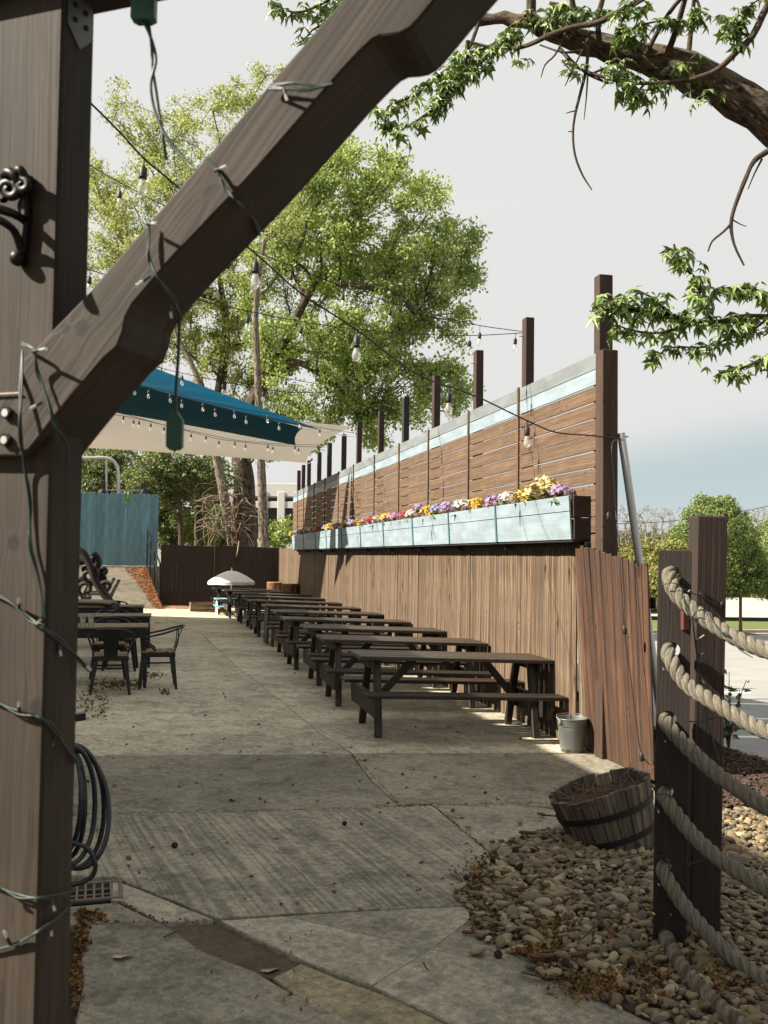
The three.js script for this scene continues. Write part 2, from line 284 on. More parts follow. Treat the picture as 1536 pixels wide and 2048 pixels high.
// ---- car park beyond the rope fence ----
{
  const asphT = tex(1024, 1024, (u, v) => { const q = 0.45 * fbm(u, v, 200, 200, 2, 501) + 0.35 * fbm(u, v, 8, 8, 4, 503) + 0.2 * fbm(u, v, 40, 3, 3, 505); return [0.56 + 0.22 * q, 0.555 + 0.22 * q, 0.545 + 0.21 * q]; }); asphT.repeat.set(0.2, 0.2);
  const pos = [], uv = [], idx = [], X = [5.36, 75], Z = [4, -7.5, -50];
  for (const z of Z) for (const x of X) { pos.push(x, lotY(z), z); uv.push(x, z); }
  for (let j = 0; j < 2; j++) { const a = j * 2; idx.push(a, a + 1, a + 2, a + 1, a + 3, a + 2); }
  const lot = thing('parking_lot', 'sunlit grey asphalt car park beyond the rope fence', 'car park', [0, 0, 0], 0, null, 'structure');
  part(lot, 'asphalt', meshOf(pos, idx, uv), new THREE.MeshStandardMaterial({ map: asphT, color: RGB(0.62, 0.62, 0.62), roughness: 0.9 }));
  const paint = plain(0.72, 0.72, 0.70, 0.7);
  const onLot = (px, py) => { let p = V(0, 0, 0); for (let i = 0, z = -12; i < 12; i++) { p = onY(px, py, lotY(z)); z = p.z; } return p; };
  for (const [a, b] of [[[1436, 1384], [1502, 1386]], [[1440, 1407], [1560, 1410]], [[1430, 1436], [1590, 1440]], [[1430, 1473], [1640, 1479]]]) {
    const A = onLot(...a), B = onLot(...b), d = B.clone().sub(A); const g = board(Math.hypot(d.x, d.z), 0.006, 0.1, 'x', 1, 0.001);
    part(lot, 'parking_line', g, paint, [(A.x + B.x) / 2, (lotY(A.z) + lotY(B.z)) / 2 + 0.005, (A.z + B.z) / 2], [0, -Math.atan2(d.z, d.x), 0]).rotation.z = Math.atan2(lotY(B.z) - lotY(A.z), Math.hypot(d.x, d.z));
  }
  // grass verge and kerb at the far side of the car park
  const kerbM = conc(CS, 1.0);
  const kerb = thing('kerb', 'pale concrete kerb along the far edge of the car park', 'kerb', [0, 0, 0], 0, null, 'structure');
  for (let i = 0; i < 12; i++) part(kerb, 'kerb_stone', board(2.96, 0.24, 0.32, 'x', i, 0.03), kerbM, [14 + i * 3, lotY(-50) + 0.05, -50.2]);
  const near = thing('kerb', 'low concrete kerb between the mulch bed and the car park', 'kerb', [0, 0, 0], 0, null, 'structure');
  const K = [[5.5, -5.2], [5.36, -6.9], [5.3, -8.2], [5.28, -9.5], [5.28, -12], [5.28, -16], [5.28, -22], [5.28, -30], [5.28, -40]];
  K.slice(0, -1).forEach((a, i) => { const b = K[i + 1]; part(near, 'kerb_stone', bar([a[0], lotY(a[1]) + 0.035, a[1]], [b[0], lotY(b[1]) + 0.035, b[1] + 0.01], 0.17, 0.16, i, 0.025), kerbM); });
}
// ================= the long fence =================
const fenceTan = tones((a, b, c) => wood(WF, 0.205 * a, 0.146 * b, 0.092 * c, 0.85, 0.002), 6, 0.13, 5);
const fenceRed = tones((a, b, c) => wood(WF, 0.098 * a, 0.045 * b, 0.021 * c, 0.8, 0.002), 5, 0.14, 6);
const fenceDark = tones((a, b, c) => wood(WT, 0.032 * a, 0.019 * b, 0.013 * c, 0.85, 0.002), 4, 0.12, 7);
const slatBrown = tones((a, b, c) => wood(WT, 0.172 * a, 0.106 * b, 0.058 * c, 0.8, 0.0016), 6, 0.10, 8);
const paleBlue = tones((a, b, c) => wood(WP, 0.255 * a, 0.325 * b, 0.36 * c, 0.6, 0.0008), 4, 0.05, 9);
const greyBlue = tones((a, b, c) => wood(WP, 0.17 * a, 0.19 * b, 0.198 * c, 0.7, 0.001), 4, 0.06, 10);
const tealTrim = wood(WP, 0.085, 0.18, 0.21, 0.6, 0.0008);
const postBrown = tones((a, b, c) => wood(WT, 0.060 * a, 0.032 * b, 0.020 * c, 0.8, 0.002), 4, 0.12, 12);
const postBlack = wood(WT, 0.03, 0.027, 0.026, 0.8, 0.002);
{
  const R = rng(91), F = thing('board_fence', 'long tan brown board fence behind the picnic tables', 'fence', [FX - 0.03, 0, -21]);
  const C0 = onX(1160, 1070, FX).z, EN = gp(1306, 1562);
  let z = C0, i = 0;
  const geos = [0, 1, 2, 3, 4, 5].map(k => { const w = [0.094, 0.1, 0.108, 0.098, 0.11, 0.09][k]; return [board(0.019, 2.0, w, "y", k + 20, 0.003), w]; });
  while (z > -36.6 && i < 298) {
    const [g, w] = pick(geos, R()); const y = gy(FX) + 1.0 + 0.012 * R() + (i < 3 ? 0.02 : 0);
    part(F, 'picket', g, pick(fenceTan, R()), [0.004 * (R() - 0.5) + (R() < 0.15 ? -0.006 : 0), y, z - w / 2 + 21], [0.006 * (R() - 0.5), 0.06 * (R() - 0.5), 0.003 * (R() - 0.5)]);
    z -= w + 0.002 + 0.007 * R() ** 2; i++;
  }
  part(F, 'backing', board(0.012, 1.86, 26.5, 'z', 3), fenceDark[1], [0.021, gy(FX) + 0.97, C0 - 13.3 + 21]);
  for (const y of [0.35, 1.5]) part(F, 'rail', board(0.04, 0.09, 25.6, 'z', 3), fenceTan[0], [0.05, y, 0.5]);
  // the section that turns towards the gravel bed, its boards leaning over
  const L = thing('leaning_fence', 'short reddish board fence fanning out above the bucket', 'fence', [FX, gy(FX), C0]);
  const ex = EN.x - FX, ez = EN.z - C0, turn = Math.atan2(ex, ez), n = Math.round(Math.hypot(ex, ez) / 0.1);
  for (let k = 0; k < n; k++) {
    const t = (k + 0.5) / n, bx = 0.01 + ex * t ** 1.3, bz = ez * t, h = 1.95 - 0.22 * t + 0.02 * (R() - 0.5), lean = -0.085 * (1 - 0.7 * t) * Math.min(1, t * 5 + 0.1);
    const o = part(L, 'picket', board(0.019, Math.round(h * 50) / 50, 0.096, 'y', 40 + k % 6, 0.005), k < 2 ? fenceTan[k] : pick(fenceRed, R()), [bx, h / 2, bz], [0, turn * 1.3 * t + 0.1 * (R() - 0.5), 0]);
    o.rotation.order = 'YZX'; o.rotation.z = -lean; o.position.x += lean * h / 2; o.rotation.x = -0.02 + 0.015 * (R() - 0.5);
  }
  part(L, 'rail', board(0.04, 0.09, Math.hypot(ex, ez) + 0.05, 'z', 5), fenceRed[0], [ex / 2 + 0.05, 1.42, ez / 2 + 0.02], [0, turn, 0]);
  part(L, 'rail', board(0.04, 0.09, Math.hypot(ex, ez), 'z', 6), fenceRed[1], [ex / 2 + 0.08, 0.35, ez / 2], [0, turn, 0]);

  // dark fence across the far end
  const B = thing('dark_fence', 'dark brown board fence across the far end of the patio', 'fence', [0, 0, -33.3]);
  for (let x = 0.02, k = 0; x < FX - 0.03; k++) { const w = 0.128; const h = x < 1.75 ? 1.98 : 2.03; part(B, 'picket', board(w, h, 0.019, 'y', 60 + k % 4), pick(fenceDark, R()), [x + w / 2, h / 2 + gy(x), 0.003 * (R() - 0.5)]); x += w + 0.0008; }
  part(B, 'post', board(0.03, 2.05, 0.05, 'y', 2), fenceRed[2], [1.75, 1.02, 0.036]);
  part(B, 'rail', board(3.4, 0.09, 0.04, 'x', 2), fenceDark[0], [1.75, 1.5, -0.034]);
  part(B, 'rail', board(3.4, 0.09, 0.04, 'x', 3), fenceDark[1], [1.75, 0.4, -0.034]);
}
// upper screen of horizontal slats
{
  const R = rng(131), S = thing('slat_screen', 'tall screen of horizontal brown slats with pale blue and grey top boards', 'fence', [FX - 0.03, 0, -17]);
  const joints = [1187, 1036, 936.3, 856.3, 797.7, 748.7, 707, 677.7, 650.7, 629.3, 608.7, 597].map(px => onX(px, 900, FX - 0.05).z); joints.push(joints[11] - 1.1);
  const TOP = onX(1183, 712, FX - 0.03).y, P = 0.1505, H = 0.1385;
  for (let k = 0; k + 1 < joints.length; k++) {
    const a = joints[k] - (k ? 0.001 : -0.02), b = joints[k + 1] + 0.001, L = a - b, zc = (a + b) / 2;
    for (let r = 0; r < 12; r++) {
      const m = r === 0 ? pick(greyBlue, R()) : r === 1 ? pick(paleBlue, R()) : pick(slatBrown, R());
      const h = H + 0.003 * (R() - 0.5) + (r < 1 ? 0.004 : 0);
      const o = part(S, 'slat', board(0.018, Math.round(h * 500) / 500, Math.round(L * 100) / 100, 'z', 70 + (r * 5 + k * 3) % 11, 0.002), m, [0.002 * (R() - 0.5), TOP - H / 2 - r * P + 0.004 * (R() - 0.5), zc + 17], [0.0035 * (R() - 0.5), 0, 0.02 * (R() - 0.5)]);
    }
    if (k) part(S, 'batten', board(0.02, 1.68, 0.045, 'y', 80 + k % 5), slatBrown[k % 6], [-0.021, TOP - 0.825, joints[k] + 17]);
  }
  // tall posts behind the screen, each its own
  const posts = [[1056, 637, 0.125, 'tall'], [957, 702, 0.125], [872, 752, 0.125], [812, 793, 0.125, 'black'], [762, 822, 0.11], [718, 843, 0.11], [688, 869, 0.11], [659.5, 886, 0.13, 'black'], [639, 905, 0.11], [618.5, 921, 0.11], [606.5, 930, 0.11], [598.5, 941, 0.09]];
  const names = ['tall brown post carrying the light string beside the end post', 'brown fence post second along from the end post', 'brown fence post between the black post and the taller ones', 'charred black post standing fourth from the near end', 'brown post just past the nearer black post', 'brown post two past the nearer black post', 'brown post just in front of the farther black post', 'farther black post near the tip of the shade sail', 'short brown post just past the farther black post', 'short brown post two past the farther black post', 'small brown post second from the far end', 'smallest brown post at the far end of the screen'];
  posts.forEach(([px, py, w, kind], i) => {
    const p = onX(px, py, FX + 0.06), h = p.y + 0.1, o = thing('fence_post', names[i], 'post', [FX + 0.06, gy(FX) - 0.1, p.z], 0, 'posts along the slat screen');
    part(o, 'post_timber', board(0.1, h - gy(FX), w, 'y', 90 + i % 5, 0.005), kind === 'black' ? postBlack : postBrown[i % 4], [0, (h - gy(FX)) / 2, 0], [0.01 * (R() - 0.5), 0, 0.01 * (R() - 0.5)]);
    if (i < 6) part(o, 'nail', new THREE.CylinderGeometry(0.006, 0.006, 0.06, 6), plain(0.5, 0.5, 0.5, 0.4, 1), [-0.07, h - gy(FX) - 0.16 - 0.05 * R(), 0], [0, 0, Math.PI / 2]);
  });
  // the heavy corner post
  const e = onX(1187, 705, FX - 0.06), top = onX(1203, 546, FX).y, E = thing('corner_post', 'heavy brown corner post with a taller timber rising behind it', 'post', [FX + 0.03, gy(FX), e.z + 0.09]);
  part(E, 'casing', board(0.15, e.y - gy(FX), 0.15, 'y', 96, 0.005), wood(WT, 0.075, 0.041, 0.025, 0.8, 0.002), [0, (e.y - gy(FX)) / 2, 0]);
  part(E, 'post_timber', board(0.135, top - gy(FX), 0.12, 'y', 97, 0.006), postBrown[1], [0.03, (top - gy(FX)) / 2, -0.14]);
  part(E, 'nail', new THREE.CylinderGeometry(0.005, 0.005, 0.08, 6), plain(0.3, 0.3, 0.3, 0.4, 1), [-0.07, top - 0.22, -0.14], [0, 0, Math.PI / 2]);
  // flower box
  const bx = 3.69, z0 = onX(1145, 1030, bx).z, z1 = onX(586, 1085, bx).z, yb = onX(1145, 1079, bx).y, yt = onX(1140, 991, bx - 0.02).y, hb = yt - yb, zm = (z0 + z1) / 2, Lb = z0 - z1;
  const box = thing('flower_box', 'long pale blue planter box hung along the brown fence', 'planter', [bx, yb, zm]);
  const trimPx = [997, 902, 829, 770, 724, 686, 655, 633, 609], trims = trimPx.map(p => onX(p, 1085, bx).z);
  const ends = [z0, ...trims, z1];
  const sl = -0.062;
  for (let k = 0; k + 1 < ends.length; k++) {
    const a = ends[k] - 0.002, b = ends[k + 1] + 0.002, L = Math.round((a - b) * 100) / 100, zc = (a + b) / 2 - zm, hl = hb * 0.635, hu = hb - hl - 0.006;
    part(box, 'front_board', board(0.02, Math.round(hl * 1000) / 1000, L, 'z', 30 + k % 5, 0.002), paleBlue[k % 4], [-0.004 - 0.062 * hl / 2, hl / 2, zc], [0, 0, -sl]);
    part(box, 'front_board', board(0.02, Math.round(hu * 1000) / 1000, L, 'z', 36 + k % 5, 0.002), paleBlue[(k + 1) % 4], [-0.004 - 0.062 * (hl + 0.006 + hu / 2), hl + 0.006 + hu / 2, zc], [0, 0, -sl]);
  }
  for (const z of trims) part(box, 'trim_strip', board(0.014, hb, 0.04, 'y', 4, 0.002), tealTrim, [-0.022 - 0.062 * hb / 2, hb / 2, z - zm], [0, 0, -sl]);
  part(box, 'trim_strip', board(0.014, hb, 0.04, 'y', 5, 0.002), tealTrim, [-0.022 - 0.062 * hb / 2, hb / 2, z1 + 0.02 - zm], [0, 0, -sl]);
  for (const [z, m, nm] of [[z0 + 0.012, postBrown[2], 'end_board'], [z1 - 0.012, postBrown[1], 'end_board']]) for (const q of [0, 1]) part(box, nm, board(0.19, hb / 2 - 0.004, 0.02, 'x', 8 + q, 0.002), m, [0.105 - 0.008 * q, hb * (0.25 + 0.5 * q), z - zm]);
  part(box, 'bottom_board', board(0.2, 0.02, Lb, 'z', 9), postBlack, [0.1, -0.012, 0]);
  part(box, 'soil', board(0.17, 0.02, Lb - 0.06, 'z', 9), plain(0.05, 0.035, 0.025, 1), [0.1, hb - 0.07, 0]);
  part(box, 'support_beam', board(0.06, 0.04, Lb + 0.1, 'z', 10), postBlack, [0.15, -0.043, -0.02]);
  for (const z of trims) part(box, 'bracket', board(0.12, 0.06, 0.03, 'x', 11), postBlack, [0.12, -0.05, z - zm + 0.04]);
  globalThis.BOX = { bx, z0, z1, yt, trims };
}
// ================= the building whose roof shades the patio (out of the frame on the sun's side) =================
{
  const H = (3.42 + 3.9) * Math.tan(SUN_EL) / Math.cos(SUN_AZ), b = thing('restaurant_building', 'beige clad building along the sunny side of the patio, outside the picture', 'building', [-8.2, 0, -15.2]);
  const m = tones((x, y, z) => wood(WT, 0.55 * x, 0.50 * y, 0.43 * z, 0.85), 3, 0.1, 14);
  part(b, 'wall', board(8, H - 0.2, 24.6, 'y', 1, 0.01), m[0], [0, (H - 0.2) / 2 - 0.1, 0]);
  part(b, 'roof', board(8.6, 0.28, 25, 'z', 1, 0.02), plain(0.12, 0.11, 0.1, 0.9), [0, H - 0.14, 0]);
  for (let i = 0; i < 6; i++) { const w = part(b, 'window', board(0.06, 1.5, 1.9, 'y', 2, 0.01), plain(0.08, 0.06, 0.05, 0.6), [4.02, 1.7, -10 + i * 4]); part(w, 'pane', board(0.02, 1.3, 1.7, 'y', 2, 0.002), plain(0.03, 0.04, 0.05, 0.08), [0.03, 0, 0]); }
}

// ================= picnic tables =================
const tableDark = tones((a, b, c) => wood(WT, 0.028 * a, 0.017 * b, 0.010 * c, 0.55, 0.0014), 5, 0.22, 15);
const tableTop = tones((a, b, c) => wood(WT, 0.064 * a, 0.050 * b, 0.035 * c, 0.42, 0.0016), 4, 0.15, 16);
const tableRed = tones((a, b, c) => wood(WT, 0.062 * a, 0.024 * b, 0.013 * c, 0.5, 0.0012), 3, 0.15, 17);
const tableGrey = wood(WG, 0.075, 0.062, 0.046, 0.7, 0.002);
function picnicTable(label, pos, seed, endM) {
  const R = rng(seed), t = thing('picnic_table', label, 'picnic table', pos, (R() - 0.5) * 0.06, 'picnic tables in a row along the fence');
  t.rotation.z = -SLOPE; 
  const L = 1.97, TH = 0.76;
  for (let i = 0; i < 5; i++) part(t, 'top_plank', board(L, 0.038, 0.138, 'x', (seed + i * 3) % 9, 0.005), pick(tableTop, R()), [0.006 * (R() - 0.5), TH - 0.019 + 0.002 * (R() - 0.5), -0.288 + i * 0.144], [0, 0, 0.002 * (R() - 0.5)]);
  for (const s of [-1, 1]) {
    for (const q of [0, 1]) part(t, 'bench_plank', board(L, 0.038, 0.128, 'x', (seed + q * 2 + s) % 9 + 9, 0.008), R() < 0.4 ? pick(tableRed, R()) : pick(tableDark, R()), [0.02 * (R() - 0.5), 0.425, s * (0.535 + q * 0.133)]);
    // each end: a pair of splayed legs, a seat support and a cleat
    const x = s * 0.79;
    for (const f of [-1, 1]) part(t, 'leg', bar([x, 0, f * 0.42], [x, TH - 0.045, f * 0.2], 0.068, 0.068, seed % 5 + 2, 0.006), R() < 0.35 ? pick(tableRed, R()) : pick(tableDark, R()));
    const sh = new THREE.Shape([[-0.66, 0.19], [-0.66, 0.12], [-0.6, 0], [0.6, 0], [0.66, 0.12], [0.66, 0.19]].map(p => new THREE.Vector2(...p)));
    const g = new THREE.ExtrudeGeometry(sh, { depth: 0.04, bevelEnabled: true, bevelSize: 0.004, bevelThickness: 0.004, bevelSegments: 1, steps: 1 }); const uv = g.attributes.uv; for (let i = 0; i < uv.count; i++) uv.setXY(i, uv.getX(i) / 2, uv.getY(i) / 0.5);
    g.rotateY(Math.PI / 2); part(t, 'seat_support', g, s < 0 ? endM : pick(tableDark, R()), [x + (s < 0 ? -0.086 : 0.046), 0.212, 0]);
    part(t, 'cleat', board(0.04, 0.085, 0.66, 'z', seed % 4, 0.006), s < 0 ? endM : tableDark[1], [x + s * 0.065, TH - 0.082, 0]);
    part(t, 'brace', bar([x - s * 0.06, 0.31, 0], [x - s * 0.42, TH - 0.05, 0], 0.07, 0.04, seed % 6, 0.004), pick(tableDark, R()));
  }
  return t;
}
const tz = [-9.78, -11.75, -13.6, -15.48, -17.5, -21.7, -23.9, -25.9, -28.0, -29.6];
const tl = ['nearest dark picnic table beside the galvanised bucket', 'second dark picnic table from the bucket', 'third dark picnic table from the bucket', 'fourth dark picnic table from the bucket', 'fifth dark picnic table, in front of the boxed-in one', 'dark picnic table just past the boxed-in one', 'dark picnic table fourth from the far end of the row', 'dark picnic table third from the far end of the row', 'dark picnic table second from the far end, by the white parasol', 'farthest dark picnic table beside the sandbox'];
tz.forEach((z, i) => picnicTable(tl[i], [2.855 + (i ? 0.04 * (h2(i, 4, 9) - 0.5) : 0) - (i > 7 ? 0.2 * (i - 7) : 0) + [0, -0.05, 0.02, -0.03, 0.03, 0, 0.04, -0.03, 0, 0][i], gy(2.87), z], 200 + i * 7, i % 2 ? tableGrey : wood(WT, 0.058, 0.041, 0.029, 0.7)));
{ // the table with solid ends
  const t = thing('boxed_table', 'dark picnic table with solid board ends, midway along the row', 'picnic table', [2.9, gy(2.9), -19.6], 0, 'picnic tables in a row along the fence'); t.rotation.z = -SLOPE;
  const R = rng(88);
  for (let i = 0; i < 5; i++) part(t, 'top_plank', board(1.9, 0.038, 0.14, 'x', i + 2, 0.005), pick(tableTop, R()), [0, 0.74, -0.29 + i * 0.145]);
  for (const s of [-1, 1]) { for (let i = 0; i < 4; i++) part(t, 'end_board', board(0.035, 0.7, 0.16, 'y', i, 0.004), pick(tableDark, R()), [s * 0.86, 0.37, -0.25 + i * 0.165]); part(t, 'bench_plank', board(1.9, 0.04, 0.26, 'x', 4, 0.006), tableDark[3], [0, 0.43, s * 0.6]); for (const e of [-1, 1]) part(t, 'bench_leg', board(0.04, 0.41, 0.22, 'y', 3, 0.004), tableDark[1], [e * 0.8, 0.205, s * 0.6]); }
}

// ================= café furniture on the other side =================
const blackIron = new THREE.MeshStandardMaterial({ color: RGB(0.018, 0.019, 0.02), roughness: 0.42, metalness: 0.6 });
const seatWood = wood(WG, 0.42, 0.30, 0.19, 0.7), topWood = wood(WG, 0.50, 0.44, 0.34, 0.75, 0.003);
function taperLeg(h, w0, w1, dx, dz) {                           // folded sheet leg, wide at the top, kicking outwards
  const p = [], id = [], ring = (y, w, ox, oz) => p.push(-w / 2 + ox, y, -w / 2 + oz, w / 2 + ox, y, -w / 2 + oz, w / 2 + ox, y, w / 2 + oz, -w / 2 + ox, y, w / 2 + oz);
  ring(0, w1, dx, dz); ring(h, w0, 0, 0);
  for (let i = 0; i < 4; i++) { const a = i, b = (i + 1) % 4; id.push(a, a + 4, b, b, a + 4, b + 4); } id.push(0, 1, 2, 0, 2, 3, 4, 6, 5, 4, 7, 6);
  return meshOf(p, id).toNonIndexed();
}
const flat = g => { const q = g.index ? g.toNonIndexed() : g; q.computeVertexNormals(); return q; };
function cafeTable(label, pos) {
  const t = thing('cafe_table', label, 'table', pos, 0, 'black café tables by the building');
  for (let i = 0; i < 6; i++) part(t, 'top_plank', board(1.25, 0.022, 0.115, 'x', i, 0.003), topWood, [-0.625, 0.742, -0.06 - i * 0.118]);
  for (const z of [-0.03, -0.68]) part(t, 'apron', board(1.2, 0.11, 0.012, 'x', 1, 0.002), blackIron, [-0.625, 0.67, z]);
  for (const x of [-0.03, -1.22]) part(t, 'apron', board(0.012, 0.11, 0.62, 'z', 1, 0.002), blackIron, [x, 0.67, -0.355]);
  for (const x of [-0.06, -1.19]) for (const z of [-0.06, -0.65]) part(t, 'leg', flat(taperLeg(0.72, 0.075, 0.035, x > -0.5 ? 0.04 : -0.04, z > -0.3 ? 0.035 : -0.035)), blackIron, [x, 0, z]);
  return t;
}
const caf = [[-0.13, gy(-0.13), -12.72], [-0.11, gy(-0.11), -15.0], [-0.25, gy(-0.25), -17.65]];
['black café table with two drinking glasses on it', 'black café table in the middle of the three', 'farthest black café table, towards the ramp'].forEach((l, i) => cafeTable(l, caf[i]));
function cafeChair(label, pos, turn) {
  const t = thing('metal_chair', label, 'chair', pos, turn, 'black metal café armchairs');
  part(t, 'seat', board(0.40, 0.022, 0.40, 'x', 3, 0.006), seatWood, [0, 0.452, 0]);
  part(t, 'seat_frame', board(0.41, 0.05, 0.41, 'x', 1, 0.008), blackIron, [0, 0.414, 0]);
  for (const x of [-1, 1]) for (const z of [-1, 1]) part(t, 'leg', flat(taperLeg(0.42, 0.062, 0.032, x * 0.055, z * 0.055)), blackIron, [x * 0.165, 0, z * 0.165]);
  for (const z of [-0.18, 0.18]) part(t, 'stretcher', board(0.36, 0.02, 0.012, 'x', 1, 0.002), blackIron, [0, 0.30, z]);
  part(t, 'stretcher', board(0.012, 0.02, 0.36, 'z', 1, 0.002), blackIron, [0, 0.30, 0]);
  const hoop = [[-0.2, 0.47, -0.03], [-0.245, 0.58, -0.17], [-0.262, 0.625, -0.19], [-0.268, 0.645, -0.12], [-0.25, 0.69, 0.08], [-0.16, 0.745, 0.26], [0, 0.765, 0.31], [0.16, 0.745, 0.26], [0.25, 0.69, 0.08], [0.268, 0.645, -0.12], [0.262, 0.625, -0.19], [0.245, 0.58, -0.17], [0.2, 0.47, -0.03]];
  part(t, 'arm_hoop', tube(hoop, 0.0125, 60, 7), blackIron);
  const p = [], id = []; for (let i = 0; i <= 6; i++) { const k = i / 6, y = lerp(0.44, 0.755, k), z = lerp(0.2, 0.305, k ** 1.4), w = lerp(0.075, 0.095, k); for (const q of [-1, 0, 1]) p.push(q * w, y, z + (q ? 0 : 0.008)); }
  for (let i = 0; i < 6; i++) for (let j = 0; j < 2; j++) { const a = i * 3 + j; id.push(a, a + 1, a + 3, a + 1, a + 4, a + 3); }
  part(t, 'back_splat', meshOf(p, id), new THREE.MeshStandardMaterial({ color: RGB(0.018, 0.019, 0.02), roughness: 0.42, metalness: 0.6, side: THREE.DoubleSide }));
  for (const s of [-1, 1]) part(t, 'back_rod', tube([[s * 0.19, 0.44, 0.19], [s * 0.205, 0.58, 0.23], [s * 0.19, 0.735, 0.235]], 0.007, 10, 5), blackIron);
  return t;
}
cafeChair('black metal armchair with its back to us at the near table', [-0.545, gy(-0.5), -12.31], 0.04);
cafeChair('black metal armchair turned sideways at the end of the near table', [0.0, gy(0), -12.85], Math.PI / 2 + 0.03);
cafeChair('black metal armchair behind the table with the glasses', [-0.62, gy(-0.6), -13.75], Math.PI - 0.05);
cafeChair('black metal armchair in front of the middle café table', [-0.52, gy(-0.5), -14.72], -0.05);
cafeChair('black metal armchair behind the middle café table', [-0.7, gy(-0.7), -16.1], Math.PI + 0.06);
cafeChair('black metal armchair in front of the farthest café table', [-0.6, gy(-0.6), -17.3], 0.05);
cafeChair('black metal armchair behind the farthest café table', [-0.78, gy(-0.8), -18.7], Math.PI);
{ // drinking glasses
  const prof = [[0, 0], [0.026, 0], [0.03, 0.012], [0.034, 0.09], [0.041, 0.145], [0.0385, 0.145], [0.031, 0.09], [0.027, 0.014], [0, 0.014]].map(p => new THREE.Vector2(...p));
  const gl = new THREE.MeshPhysicalMaterial({ color: RGB(0.9, 0.92, 0.9), transmission: 0.92, thickness: 0.006, roughness: 0.12, ior: 1.5 });
  for (const [px, l] of [[181, 'tall clear drinking glass on the café table'], [164, 'second clear glass, half hidden by the timber post']]) { const p = gp(px, 1250, 0.753); const o = solo('drinking_glass', new THREE.LatheGeometry(prof, 20), gl, l, 'glass', 'glasses on the café table'); o.position.set(p.x, gy(-0.13) + 0.754, clamp(p.z, -13.2, -12.85)); o.scale.setScalar(1.05); }
}
// grey slatted chairs at the foot of the ramp
{
  const grey = plain(0.10, 0.125, 0.13, 0.55), R = rng(5);
  const chair = (label, pos, turn) => {
    const t = thing('slatted_chair', label, 'chair', pos, turn, 'grey slatted chairs by the ramp');
    for (const z of [-0.24, 0.24]) {
      part(t, 'back_post', tube([[0.26, 0, z], [0.2, 0.25, z], [0.18, 0.45, z], [0.24, 0.68, z], [0.4, 1.02, z]], 0.022, 18, 6), grey);
      part(t, 'front_leg', bar([-0.26, 0, z], [-0.24, 0.68, z], 0.04, 0.04, 1), grey); part(t, 'armrest', bar([-0.28, 0.69, z], [0.27, 0.69, z], 0.03, 0.06, 1), grey);
    }
    for (let i = 0; i < 4; i++) part(t, 'seat_slat', board(0.085, 0.02, 0.5, 'z', i), grey, [-0.2 + i * 0.11, 0.44, 0]);
    for (let i = 0; i < 4; i++) part(t, 'back_slat', board(0.02, 0.075, 0.5, 'z', i), grey, [0.225 + i * 0.04, 0.6 + i * 0.11, 0], [0, 0, -0.42]);
  };
  chair('grey slatted chair nearest the ramp with its back leaning away', [-1.28, gy(-1.28) + 0.02, -23.2], 0.1);
  chair('grey slatted chair beside the two at the ramp, slightly behind', [-1.45, gy(-1.4) + 0.02, -24.6], 0.1);
  chair('grey slatted chair half hidden by the iron scrollwork', [-1.85, gy(-1.8) + 0.02, -22.6], 0.06);
}

